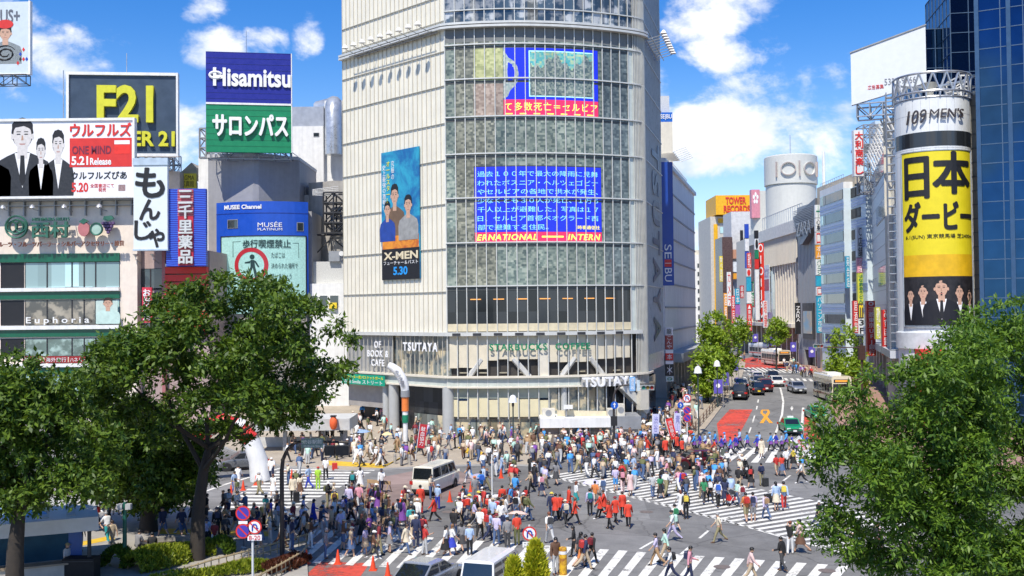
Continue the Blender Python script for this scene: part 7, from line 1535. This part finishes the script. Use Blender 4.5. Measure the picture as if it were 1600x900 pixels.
def spec(px,py,face,pose,top,bot,sl='short',hair='black',longh=False,hat=None,bag=None,low='trousers',coat=None,h=None,act=None,where='',group=None,dz=0.0,label=None):
    PEOPLE.append(dict(px=px,py=py,face=face,pose=pose,top=top,bot=bot,sl=sl,hair=hair,longh=longh,hat=hat,bag=bag,low=low,coat=coat,h=h or rnd.uniform(.92,1.06),act=act,where=where,group=group,dz=dz,label=label))


def dirword(a):
    a %= 360; return 'walking away' if 135 < a < 225 else ('walking left' if a >= 225 and a <= 315 else ('walking right' if 45 <= a <= 135 else 'walking toward us'))


# people one can pick out in the photograph: pixel of the feet, facing (0 = toward the camera, 90 = right), look
S_=spec
nz='on the near zebra'; dzb='on the diagonal zebra'; ctr='in the open middle of the crossing'
S_(1222,893,225,'step','black','charcoal','long',label='person in dark suit walking on the near zebra beside the right tree'); S_(1235,866,150,'raised','black','white','short','reddish',where='between the zebras',label='person with reddish hair in black top and white trousers between the zebras'); S_(1251,864,250,'walk_a','pale pink','brown','short',longh=True,low='skirt',label='person in pale top and brown skirt walking left at the right tree edge')
S_(1123,848,268,'walk_b','cream','khaki','short','grey',label='elderly person in cream shirt and khaki trousers striding left, hands low'); S_(1026,885,262,'walk_a','lavender','tan','short',bag='charcoal',label='person in lavender shirt and tan trousers with dark bag on near zebra'); S_(1040,878,262,'walk_b','mint','beige','long',longh=True,label='person in mint cardigan just behind the lavender shirt on the near zebra'); S_(1048,908,268,'walk_a','white','navy','short',bag='black',label='person in white top and navy jeans at the bottom edge of the near zebra'); S_(1078,910,75,'step','pink','navy','long',bag='navy',label='person in coral pink jacket walking right at the bottom edge'); S_(1174,912,80,'walk_b','pale pink','beige','long',label='person in pale pink shirt cut by the bottom edge on the near zebra')
S_(1051,846,272,'walk_a','white','lavender','short',bag='mint',label='person in white top and lavender trousers striding left across the crossing'); S_(1055,830,200,'walk_b','white','charcoal','short',bag='green',low='shorts',label='person with a green backpack over a white shirt beside the lavender trousers'); S_(1072,811,180,'stand','charcoal','black','long',bag='yellow',label='person with a yellow green backpack and black trousers at the diagonal zebra edge'); S_(1064,805,200,'walk_a','white','white','short','reddish',True,low='dress',label='person in a long white dress with reddish hair at the diagonal zebra edge')
S_(1166,816,190,'step','orange','khaki','short',bag='red',low='shorts',label='person in orange shirt with a red and blue backpack on the diagonal zebra'); S_(1177,815,170,'stand','lavender','grey','short',bag='navy',low='shorts',label='person in lilac shirt with navy bag right of the orange shirt'); S_(1197,812,195,'walk_b','lavender','denim','long',bag='tan',label='person in pale lavender shirt and jeans walking up the diagonal zebra'); S_(1213,798,190,'stand','pale blue','cream','long',longh=True,low='skirt',label='person in pale blue shirt and cream skirt under the pale pink parasol'); S_(1225,796,170,'walk_a','pale blue','red','long',bag='yellow',label='person with a yellow bag beside the pale pink parasol')
S_(1122,793,185,'step','white','black','short',bag='blue',label='person in white shirt with a blue bag and black trousers mid diagonal zebra'); S_(1133,789,180,'stand','navy','navy','short',longh=True,low='dress',label='person in a plain navy dress mid diagonal zebra'); S_(1151,790,110,'lean','mint','denim','short',longh=True,label='person in mint top leaning over the red stroller'); S_(1160,794,185,'stand','white','grey','short',bag='maroon',low='shorts',label='person in white shirt with a maroon backpack by the stroller'); S_(1100,787,180,'walk_a','green','charcoal','short','dark brown',longh=True,label='person in a loose green top on the diagonal zebra'); S_(1110,785,180,'walk_b','charcoal','black','short',bag='white',label='person in charcoal top right beside the loose green top')
S_(1190,759,185,'stand','navy','khaki','short',bag='navy',label='person in navy vest and khaki trousers with a small black suitcase'); S_(1174,763,150,'walk_a','black','black','short',longh=True,low='skirt',bag='red',label='person in black with a red bag beside the parked scooter rider'); S_(1213,743,200,'step','red','beige','short',low='shorts',label='person in red shirt walking up by the street mouth, left of a pair'); S_(1222,744,185,'walk_b','bright red','denim','short',longh=True,low='skirt',label='person in red top and denim skirt, right of the red pair'); S_(1252,756,262,'walk_a','white','black','short',label='person in white shirt and black trousers walking left beside the tree tip'); S_(1240,733,270,'walk_b','yellow','black','short',longh=True,low='skirt',label='person in yellow top and black skirt near the right tree tip'); S_(1229,735,180,'stand','white','black','short',label='person in white top and black trousers next to the yellow top'); S_(1190,716,0,'stand','cream','cream','long',low='dress',coat='cream',label='person in a long cream coat facing us at the street zebra')
for i,(x,y) in enumerate(((1085,707),(1094,705),(1102,708),(1118,703),(1128,709),(1133,703),(1142,712),(1150,708),(1156,701),(1168,703),(1184,709),(1187,704),(1205,706),(1213,704),(1222,706),(1229,703),(1238,707),(1246,711),(1254,702),(1262,708),(1110,706),(1076,704))):
    S_(x,y,265+rnd.uniform(-15,15),('walk_a','walk_b','step')[i % 3],('bright blue','royal blue','pale blue')[i % 3],('black','navy')[i % 2],'long',coat='purple',hat='bright blue' if i % 5 == 0 else None,group='walkers in blue festival coats',label='person in blue and purple festival coat walking left in the row across the street mouth')
for (x,y,f) in ((1066,713,200),(1117,716,260),(1008,706,120),(1012,712,100),(1040,716,180),(1058,709,210),(996,704,150),(940,699,130),(930,704,90),(968,701,200),(1079,698,180)):
    S_(x,y,f,'walk_b','bright red','black','long',coat='bright red',group='people in red coats in the dense crowd',label='person in bright red festival coat in the dense crowd before the kiosk')
cg='group in red festival coats in the middle of the crossing'
for i,(x,y,f,po,hat,hr,lb) in enumerate(((868,815,160,'walk_a',None,'black','person in red coat walking behind the yellow cap and navy jacket'),(875,812,170,'walk_b',None,'dark brown','person in red coat with brown sash, right of another in red'),(889,805,100,'step',None,'dark brown','person in red coat with short brown hair, facing right in the crossing'),(898,819,95,'walk_a',None,'reddish','person in red coat with blue skirt tail striding right'),(938,811,265,'walk_b',None,'black','person in red coat striding left with white shoes beside the lavender shirt'),(944,809,262,'walk_a',None,'dark brown','person in red coat with white sash right behind the white shoed one'),(952,827,230,'step',None,'reddish','person in red coat nearest us in the red group'),(962,818,200,'walk_a','maroon','black','person in red coat and maroon cap stepping away'),(973,809,190,'stand',None,'dark brown','person in red coat at the far right of the red group'),(982,824,170,'walk_b','cream','black','person in red coat with white waist bag, rightmost of the red group'))):
    S_(x,y,f,po,'bright red','black','long',hr,i in (3,6),hat,bag=None,coat='bright red',group=cg,label=lb)
S_(862,812,165,'walk_b','navy','denim','long',hat='yellow',label='person in navy jacket and yellow cap walking away in the crossing'); S_(884,823,200,'walk_a','denim','black','long',hat='cream',bag='cream',label='person in denim jacket and pale cap with a cream bag'); S_(900,794,110,'stand','white','teal','short','reddish',True,low='skirt',label='person in white top and long teal skirt behind the red coats'); S_(922,806,185,'stand','lavender','black','long',bag='teal',label='person with a teal backpack over a lavender shirt walking away'); S_(930,791,180,'walk_a','orange','cream','short',low='shorts',label='person in orange top and cream shorts by the zebra edge'); S_(942,786,190,'walk_b','white','white','short',bag='denim',label='person in white with a denim blue backpack near the zebra edge')
S_(962,767,185,'stand','lavender','bright blue','short',low='shorts',label='person in lavender shirt and bright blue shorts on the diagonal zebra'); S_(985,775,190,'stand','pale pink','pale pink','short',longh=True,low='dress',label='person in a short pale pink dress on the diagonal zebra'); S_(973,771,180,'walk_a','brown','pale pink','short',longh=True,bag='pink',label='person in brown with a pink bag on the diagonal zebra'); S_(1020,778,185,'step','pale grey','denim','short',label='person in grey shirt and jeans on the diagonal zebra left edge'); S_(1032,779,190,'walk_b','green','black','short',low='dress',longh=True,label='person in a bright green dress and black leggings on the zebra'); S_(1068,775,180,'stand','royal blue','navy','long',bag='red',label='person in royal blue jacket with a dark red backpack on the zebra')
S_(869,758,200,'walk_a','grey','charcoal','short',longh=True,low='skirt',label='person in grey top and dark skirt at the zebra left tip'); S_(846,776,200,'walk_b','white','navy','short',longh=True,low='skirt',bag='pink',label='person in white top and navy skirt left of the zebra tip')
S_(897,871,262,'step','black','black','long',longh=True,label='person in an all black suit walking left on the near zebra'); S_(914,890,110,'walk_a','navy','beige','long',bag='red',label='person in navy jacket and beige trousers on the near zebra'); S_(907,887,120,'walk_b','charcoal','orange','short',longh=True,low='shorts',label='person in charcoal top and orange shorts beside the navy jacket'); S_(925,882,140,'walk_a','black','black','long',bag='maroon',label='person in black with a dark red backpack behind the navy jacket'); S_(868,898,20,'stand','brown','pale grey','long',label='person in brown jacket standing beside the yellow wrapped post'); S_(859,850,200,'walk_b','white','pale grey','short','reddish',bag='charcoal',label='person with dark backpack and reddish hair left of the black suit')
S_(596,770,15,'carry','white','navy','long',hat='navy',label='guard in white shirt, navy vest and cap behind the wooden barrier'); S_(673,780,60,'phone','cream','denim','short',label='person with a camera in cream shirt at the white van rear'); S_(684,796,150,'stand','pale blue','royal blue','short',hat='pale blue',label='guard in pale blue shirt and blue trousers behind the white van'); S_(678,815,265,'walk_a','bright red','black','long',coat='red',label='person in red coat and black leggings striding left below the white van'); S_(657,803,190,'stand','bright red','red','long',coat='bright red',label='person in red coat standing below the banded cone'); S_(366,772,60,'step','pale blue','royal blue','short',label='guard in pale blue shirt and blue trousers among the left cones'); S_(482,764,250,'walk_a','pale blue','royal blue','short',label='guard in blue trousers crossing the left zebra'); S_(497,765,180,'stand','lime','lime','short',hat='red',label='small person in lime green with a red cap on the left zebra'); S_(509,750,0,'step','white','black','short',longh=True,label='person in white top and black trousers facing us on the left zebra'); S_(551,775,185,'stand','charcoal','grey','long',hat='olive',bag='teal',label='person in charcoal with a teal shoulder bag at the left zebra end'); S_(563,765,180,'walk_b','white','white','short',longh=True,low='dress',label='person in a white dress with straw bag at the left zebra end'); S_(427,776,0,'walk_a','white','white','short','reddish',True,low='skirt',label='person in white skirt with reddish hair on the left zebra'); S_(458,783,0,'stand','cream','black','long',coat='cream',label='person in open cream coat with a black suitcase on the left zebra'); S_(469,776,190,'walk_b','cream','brown','short',longh=True,low='dress',label='person in a cream dress beside the open cream coat'); S_(523,806,180,'stand','yellow','khaki','short','grey',bag='brown',label='person in pale yellow shirt with a brown shoulder bag'); S_(545,800,190,'step','lavender','navy','long',label='person in lavender striped shirt walking away'); S_(561,798,200,'walk_a','pink','pale grey','short',label='person in pink shirt right of the lavender stripes')
S_(642,838,175,'stand','turquoise','navy','short',bag='teal',low='dress',label='person in turquoise with a large teal bag in the walking crowd'); S_(635,866,60,'walk_a','cream','denim','long','dark brown',True,coat='cream',label='person in a long cream cardigan and jeans on the near zebra'); S_(650,856,185,'step','navy','navy','long',hat='white',label='person in navy suit and white hat on the near zebra'); S_(661,850,170,'walk_b','red','navy','short',bag='maroon',label='person in red shirt with a maroon backpack on the near zebra'); S_(664,867,120,'phone','red','pale grey','short','grey',label='person in red shirt with grey hair and an orange bag on the near zebra'); S_(696,869,100,'walk_a','white','black','short',longh=True,low='dress',label='person in white tunic and black leggings on the near zebra'); S_(706,868,110,'walk_b','white','royal blue','short','light brown',True,low='skirt',label='person in white and blue with fair hair on the near zebra'); S_(722,862,200,'walk_a','grey','charcoal','long',longh=True,low='skirt',label='person in grey cardigan with long hair walking left of the minivan'); S_(734,868,185,'stand','pale blue','black','short',hat='beige',label='person in pale blue shirt and beige cap left of the white minivan roof'); S_(793,857,185,'stand','grey','charcoal','long',label='person in grey suit behind the white minivan roof'); S_(808,852,190,'stand','bright red','olive','short',label='person in red and white striped shirt behind the minivan'); S_(822,800,175,'stand','black','beige','long',longh=True,bag='red',label='person in black top and beige trousers with a red bag, middle of the crossing'); S_(785,800,190,'stand','bright red','black','long',coat='bright red',label='person in bright red coat standing alone above the peach parasol'); S_(805,783,150,'phone','bright blue','charcoal','short',label='person in bright blue vest holding papers in the crossing'); S_(752,777,200,'step','bright blue','navy','short',bag='blue',label='person in bright blue beside the grey parasol'); S_(742,785,190,'stand','grey','grey','short',hat='orange',label='person in grey under an orange hat beside the grey parasol')
for i,(x,y,hat) in enumerate(((718,822,None),(726,814,'cream'),(723,808,None),(733,818,'yellow'),(741,826,None),(747,812,'yellow'),(756,806,None),(765,816,None),(770,826,'beige'),(778,822,None),(783,830,None),(758,836,None),(750,842,'tan'),(764,846,None),(776,852,'maroon'))):
    S_(x,y,120+rnd.uniform(-30,60),('walk_a','walk_b','step')[i % 3],('white','red','white','pale blue','lavender')[i % 5],('black','navy','denim','grey')[i % 4],'short',('black','dark brown')[i % 2],i % 3 == 1,hat,bag=(None,'red',None,'bright red')[i % 4],where='behind the white minivan')
S_(127-2,862,40,'phone','navy','pale grey','short',label='person in navy T shirt with pale trousers near the black equipment box'); S_(108,872,90,'stand','black','purple','short',longh=True,label='person in black top and dim purple trousers beside the canopy end'); S_(104,905,80,'stand','pale grey','beige','short',hat='khaki',label='person in khaki cap left of the black equipment box'); S_(168,848,230,'lean','white','teal','short','grey',label='person bending in white shirt and teal trousers on the plaza'); S_(176,858,240,'walk_a','beige','beige','short','dark brown',label='person all in beige walking left on the plaza'); S_(150,830,240,'walk_b','black','black','short',longh=True,low='dress',bag='red',label='person in black dress with a small red case on the plaza')
# ---- the rest of the crowd: scattered by area
TOPS=['white','white','white','white','cream','pale blue','lavender','black','black','navy','charcoal','grey','pale grey','beige','pink','pale pink','red','maroon','olive','purple','brown','bright blue','denim','denim','mint','olive','tan','tan','charcoal','white','cream','beige']
BOTS=['black','black','navy','denim','denim','beige','grey','charcoal','white','khaki','brown','pale grey']
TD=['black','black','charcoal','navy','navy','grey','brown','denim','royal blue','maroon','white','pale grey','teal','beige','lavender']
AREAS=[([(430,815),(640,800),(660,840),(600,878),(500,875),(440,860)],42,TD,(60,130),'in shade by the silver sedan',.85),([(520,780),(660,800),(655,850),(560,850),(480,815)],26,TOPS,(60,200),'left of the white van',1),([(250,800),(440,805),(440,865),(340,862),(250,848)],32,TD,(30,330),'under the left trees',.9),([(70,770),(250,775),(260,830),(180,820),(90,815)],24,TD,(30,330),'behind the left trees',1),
         ([(380,745),(570,738),(470,792),(345,792)],7,TOPS,(150,370),'on the left zebra',2),([(690,800),(840,795),(850,850),(700,850)],14,TOPS,(60,200),'behind the white minivan',.9),([(735,735),(860,735),(850,778),(770,770),(730,760)],24,TOPS,(90,290),'right of the white van',1),([(860,722),(1120,712),(1130,770),(1080,788),(960,758),(870,740)],74,TOPS,(120,290),'on the diagonal zebra',.85),
         ([(1100,735),(1160,735),(1165,780),(1110,790),(1080,770)],14,TOPS,(140,250),'behind the stroller',1),([(1275,800),(1320,800),(1320,840),(1280,830)],4,TOPS,(60,270),'beside the right tree',1.5),([(1330,860),(1480,860),(1500,900),(1340,900)],8,TOPS,(60,270),'half hidden behind right tree',1),
         ([(560,700),(700,690),(830,690),(845,732),(700,727),(600,732),(545,735)],70,TOPS,(60,300),'before the glass tower',.8),([(430,695),(560,680),(575,728),(450,728)],30,TOPS,(60,300),'by the white canopy',.9),([(540,655),(650,655),(660,690),(555,700)],26,TOPS,(60,300),'by the dark tower entrance',.8),([(650,680),(850,680),(850,692),(650,695)],24,TOPS,(60,300),'along the shop windows of the glass tower',.8),
         ([(840,688),(1000,686),(1080,690),(1085,712),(960,722),(850,725)],120,TOPS,(60,300),'in the dense crowd before the kiosk',.62),([(1000,660),(1075,655),(1085,690),(1010,690)],50,TOPS,(60,300),'at the tower side',.6),([(1050,615),(1110,612),(1095,655),(1040,655)],26,TOPS,(150,380),'on the left pavement',.8),([(1215,570),(1245,574),(1278,592),(1262,592),(1225,580)],24,TOPS,(0,360),'on the far right pavement',.6),([(1150,560),(1168,557),(1160,572),(1150,576)],8,TOPS,(0,360),'on the far left pavement',.6),
         ([(1290,590),(1340,600),(1345,640),(1310,640)],10,TOPS,(0,360),'by the banded building',1),([(1230,716),(1290,716),(1300,745),(1250,745)],10,TOPS,(200,320),'at the street mouth',1)]
placed=[(G(p['px'],p['py']).x,G(p['px'],p['py']).y) for p in PEOPLE]
raised=lambda px,py: 0.0
for (poly,n,tops,(fa,fb),where,gap) in AREAS:
    xs_=[p[0] for p in poly]; ys_=[p[1] for p in poly]; k=0; tr=0
    while k < n and tr < 3000:
        tr += 1; x,y=rnd.uniform(min(xs_),max(xs_)),rnd.uniform(min(ys_),max(ys_))
        if not inpoly(x,y,poly): continue
        g=G(x,y)
        if any((g.x-a) ** 2+(g.y-b) ** 2 < (.55*gap) ** 2 for a,b in placed): continue
        if (g.x-G(681,766).x) ** 2+((g.y-G(681,766).y)*.6) ** 2 < 2.2 or abs(g.x-G(1088,731).x) < 2.4 and abs(g.y-G(1088,731).y) < 1.2 or 845 < x < 1000 and y < 690: continue
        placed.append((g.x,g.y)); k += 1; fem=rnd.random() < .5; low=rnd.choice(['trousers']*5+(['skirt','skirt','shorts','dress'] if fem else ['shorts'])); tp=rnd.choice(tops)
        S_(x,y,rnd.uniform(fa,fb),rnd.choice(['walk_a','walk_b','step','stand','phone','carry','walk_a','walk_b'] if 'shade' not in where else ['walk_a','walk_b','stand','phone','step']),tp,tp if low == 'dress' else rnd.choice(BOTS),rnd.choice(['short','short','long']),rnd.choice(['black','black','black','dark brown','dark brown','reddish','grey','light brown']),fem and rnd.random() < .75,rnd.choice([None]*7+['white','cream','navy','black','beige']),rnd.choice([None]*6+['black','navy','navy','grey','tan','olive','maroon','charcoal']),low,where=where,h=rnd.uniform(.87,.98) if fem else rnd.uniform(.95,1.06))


def pave(px,py):
    g=G(px,py); return .13 if any(inpoly(px,py,q) for q in (PAVE_A,PAVE_B)) else 0.0


PAVE_A=[(330,690),(410,722),(445,730),(545,737),(620,733),(700,729),(780,727),(845,729),(885,716),(960,702),(1070,692),(1098,676),(1135,628),(1160,588),(1165,560),(300,560)]; PAVE_B=[(-250,770),(120,745),(250,768),(340,803),(455,812),(478,850),(485,960),(-260,960)]
SEEN={}; NLIMIT=296
order=sorted(range(len(PEOPLE)),key=lambda i:-(PEOPLE[i]['py']+(95 if PEOPLE[i]['label'] else 0)-(70 if 'half hidden' in PEOPLE[i]['where'] else 0)))
NUMW=['first','second','third','fourth','fifth','sixth','seventh','eighth','ninth']


def build_person(p):
    D=POSES[p['pose']]; dz=pave(p['px'],p['py']); g=G(p['px'],p['py'],dz); o=bpy.data.objects.new('person',D['body']); C.objects.link(o); o.location=g; o.rotation_euler[2]=R(p['face']); s=p['h']; o.scale=(s*(1.0 if not p['longh'] else .94),s,s)
    T,B=COL[p['top']],COL[p['bot']]; part(D['long_top' if p['sl'] == 'long' else 'short_top'],o,T); part(D['shoes'],o,COL[rnd.choice(['black','black','white','brown'])])
    if p['low'] in ('trousers','shorts'): part(D[p['low']],o,B)
    elif p['low'] == 'dress': part(D['dress'],o,B)
    else: part(D['skirt'],o,B)
    if p['coat']: part(D['coat'],o,COL[p['coat']])
    if not p['hat'] or p['longh']: part(D['long_hair' if p['longh'] else 'short_hair'],o,HAIR[p['hair']])
    if p['hat']: part(D['hat'],o,COL[p['hat']])
    if p['bag']: q=part(D['backpack'],o,COL[p['bag']]); part(D['straps'],q,COL[p['bag']])
    return o


def describe(p):
    lw={'trousers': 'trousers','shorts': 'shorts','skirt': 'skirt','dress': 'dress'}[p['low']]
    hd=f", {p['hat']} hat" if p['hat'] else (f", long {p['hair']} hair" if p['longh'] and p['hair'] != 'black' else '')
    bg=f", {p['bag']} backpack" if p['bag'] else ''
    cl=f"{p['top']} dress" if p['low'] == 'dress' else f"{p['top']} {'top' if p['sl'] == 'short' else 'jacket'}, {p['bot']} {lw}"
    return f"person in {cl}{bg or hd} {p['where']}"


ONES=[]
for i in order[:NLIMIT]:
    p=PEOPLE[i]; lb=p['label'] or describe(p); k=0
    while not p['label'] and lb in SEEN and k < 40:
        k += 1; p['bot']=rnd.choice(BOTS); p['bag']=rnd.choice([None,'black','navy','maroon','grey','tan','olive','white']); lb=describe(p)
    SEEN[lb]=1; o=build_person(p); lab(o,lb,'person',p['group'] or ('crowd '+p['where'] if p['where'] else None)); ONES.append((p,o))
# ---- far crowd as one mass
CW={}
for nm,kw in (('a',dict(st=.42,knee=(.12,.45),arms=((-.4,.25),(.4,.35)))),('b',dict(st=-.3,knee=(.4,.1),arms=((.3,.6),(-.3,.25)))),('c',dict(st=.04,arms=((.03,.2),(.3,1.2))))):
    J=skel(**kw); me=grow(J,0); co,no,reg=classify(me,J); co[:,2]-= co[:,2].min(); up_={'torso': 0,'uarm': 0,'farm': 3,'hand': 3,'head': 3,'hips': 1,'thigh': 1,'shin': 1,'foot': 2}; hm=J['hm']
    fr=[up_[max(set(r := [reg[v] for v in p.vertices]),key=r.count)] for p in me.polygons]
    fr=[4 if (k == 3 and np.mean([co[v,2] for v in p.vertices]) > hm.z-.0 and (np.mean([co[v,1] for v in p.vertices]) > hm.y-.05 or np.mean([co[v,2] for v in p.vertices]) > hm.z+.05)) else k for k,p in zip(fr,me.polygons)]
    CW[nm]=(co+no*np.array([[.012]]*len(co)),[p.vertices[:] for p in me.polygons],fr)
V,Fc,Cc=[],[],[]; off=0
for i in order[NLIMIT:]:
    p=PEOPLE[i]; co,fs,fr=CW['abc'[i % 3]]; g=G(p['px'],p['py'],pave(p['px'],p['py'])); a=R(p['face']); c_,s_=math.cos(a),math.sin(a); q=co*p['h']; V.append(np.stack([q[:,0]*c_-q[:,1]*s_+g.x,q[:,0]*s_+q[:,1]*c_+g.y,q[:,2]+g.z],1))
    pal=[COL[p['top']],COL[p['bot']],COL['black'],(.50,.31,.21),HAIR[p['hair']] if not p['hat'] else COL[p['hat']]]
    for f,k in zip(fs,fr): Fc.append(tuple(v+off for v in f)); Cc += [(*pal[k],1)]*len(f)
    off += len(co)
me=bpy.data.meshes.new('crowd'); me.from_pydata(np.concatenate(V).tolist(),[],Fc); ca=me.color_attributes.new('cloth_colour','FLOAT_COLOR','CORNER'); ca.data.foreach_set('color',np.array(Cc,np.float32).ravel()); me.materials.append(mat('crowd_cloth',(.5,.5,.5),.8,.08,9,attr='cloth_colour')); me.polygons.foreach_set('use_smooth',[True]*len(me.polygons)); me.update()
o=bpy.data.objects.new('crowd',me); C.objects.link(o); lab(o,'dense far crowd of shoppers packed before the glass tower and along the street','crowd',None,'stuff')
# ---- things people carry or push
def parasol(label,px,py,colr,r=.55,tilt=(8,-6)):
    d=G(px,py); base=G(px+1,py+34); z=2.0; t=thing('parasol',label,'parasol',(P(px,py,base.y).x,base.y,base.z)); z=P(px,py,base.y).z-base.z; t.rotation_euler=(R(tilt[0]*.3),R(tilt[1]*.3),0); m=mat('parasol_'+label.split()[0],colr,.6,.06); b=MB(); n=8; pr=[(.0,.2),(.3*r,.19),(.65*r,.12),(r,0)]
    b.lathe(pr,n,(0,0,z-.15),m,smooth=False); b.lathe([(q,h-.012) for q,h in pr],n,(0,0,z-.15),m,smooth=False); b.build('canopy',None,t); b=MB(); b.tube([(0,0,z+.1),(0,0,z-.75)],.012,5,steel); b.build('shaft',None,t); b=MB(); b.tube([(0,0,z-.75),(0,0,z-.85),(.03,0,z-.88)],.018,5,dark); b.build('handle',None,t)
parasol('white parasol with a pink tint over the pale blue shirt on the diagonal zebra',1218,757,(.72,.62,.62)); parasol('peach parasol in the packed group behind the white minivan',808,800,(.72,.5,.42),.62,(-40,10)); parasol('grey violet parasol among the cones right of the white van',748,741,(.34,.32,.42),.62); parasol('pale lilac parasol at the left edge of the diagonal zebra',925,750,(.55,.52,.7),.58); parasol('bright white parasol in the dense crowd by the tower side',1018,660,(.75,.75,.74),.55); parasol('blue parasol in the crowd by the dark tower entrance',569,672,(.25,.36,.55),.6); parasol('yellow parasol in the crowd by the dark tower entrance',606,676,(.75,.6,.3),.5)
def case(label,px,py,colr,h=.6):
    t=thing('suitcase',label,'suitcase',G(px,py),R(20)); m=mat('case_'+label.split()[0]+label.split()[1],colr,.4,.08); b=MB(); b.box(-.2,.2,-.13,.13,.06,h,m)
    for z in (.2,.35,.5): b.box(-.205,.205,-.135,.135,z*h/.6,z*h/.6+.015,m)
    b.build('shell',None,t); b=MB(); b.tube([(-.1,.1,h),(-.1,.1,h+.38),(.1,.1,h+.38),(.1,.1,h)],.012,5,steel); b.build('handle',None,t)
    for x in (-.16,.16): b=MB(); b.lathe([(.04,-.02),(.04,.02)],10,(0,0,0),rubber); b.v=[(x+v[2],v[0],.04+v[1]) for v in b.v]; b.build('wheel',None,t)
case('black suitcase pulled beside the cream skirt on the diagonal zebra',1204,786,(.02,.02,.022)); case('small black suitcase behind the navy vest by the street mouth',1196,760,(.03,.03,.03)); case('large black suitcase before the open cream coat on the left zebra',463,786,(.015,.015,.017),.75); case('bright red suitcase on the yellow tactile strip',523,735,(.6,.04,.03)); case('grey green suitcase tilted behind a red coat at the street mouth',1131,712,(.12,.14,.12))
g=G(1142,790); t=thing('stroller','red and black stroller pushed on the diagonal zebra','stroller',g,R(200)); b=MB(); b.prism([(-.25,.35),(.25,.35),(.25,.8),(-.25,.55)],-.2,.2,red); b.build('seat',None,t); b=MB(); b.lathe([(.3,0),(.26,.2),(.0,.32)],12,(0,0,.75),dark,0,math.pi); b.build('hood',None,t); b=MB()
for y in (-.22,.22): b.tube([(-.3,y,.12),(.35,y,1.0)],.018,5,steel); b.tube([(.3,y,.12),(-.1,y,.6)],.018,5)
b.tube([(.35,-.22,1.0),(.35,.22,1.0)],.02,5); b.build('frame',None,t)
for x in (-.3,.3):
    for y in (-.24,.24): b=MB(); b.lathe([(.06,-.02),(.12,-.02),(.12,.02),(.06,.02)],12,(0,0,0),rubber); b.v=[(x+v[0],y+v[2],.12+v[1]) for v in b.v]; b.build('wheel',None,t)
# scooter with a rider
g=G(1163,747); t=thing('motor_scooter','black motor scooter facing us at the street mouth','scooter',g,R(8)); b=MB(); b.box(-.16,.16,-.1,.75,.35,.62,bk); b.box(-.2,.2,-.1,.05,.15,.3,bk); b.build('body',None,t); b=MB(); b.prism([(-.24,.3),(.24,.3),(.2,.95),(-.2,.95)],-.5,-.3,bk); b.build('front_shield',None,t); b=MB(); b.box(-.14,.14,.05,.8,.62,.74,plastic); b.build('seat',None,t); b=MB(); b.tube([(-.35,-.3,1.02),(0,-.4,.98),(.35,-.3,1.02)],.025,6,dark); b.build('handlebar',None,t); b=MB(); b.disc((0,-.505,.78),.1,'y',12,lampw); b.build('headlamp',None,t)
for y in (-.62,.62): b=MB(); b.lathe([(.14,-.05),(.25,-.04),(.25,.04),(.14,.05)],16,(0,0,0),rubber); b.v=[(v[2],y+v[0],.25+v[1]) for v in b.v]; b.build('wheel',None,t)
p=dict(px=1163,py=747,face=8,pose='sit',top='black',bot='black',sl='long',hair='black',longh=False,hat='cream',bag=None,low='trousers',coat=None,h=1.0); o=build_person(p); o.location=(g.x,g.y,g.z+.22); lab(o,'rider in black with a pale helmet sitting on the black scooter','person')
# sitters on the planter edge in the shade
for i,(px,py,tp,f,lb) in enumerate(((322,846,'pale blue',180,'person in pale blue sitting on the low wall by the forked trunk'),(378,843,'royal blue',170,'person in blue sitting on the low wall left of the sign cluster'),(352,842,'charcoal',185,'person in charcoal sitting between the two blue sitters'),(215,868,'grey',150,'person in grey sitting on the stone planter ring'),(238,872,'black',200,'person in black sitting on the stone planter ring'),(433,826,'white',160,'person in white crouched on the kerb behind the round sign'))):
    p=dict(px=px,py=py,face=f,pose='sit',top=tp,bot='black',sl='short',hair='black',longh=False,hat=None,bag=None,low='trousers',coat=None,h=.98); o=build_person(p); lab(o,lb,'person','people sitting in the tree shade')
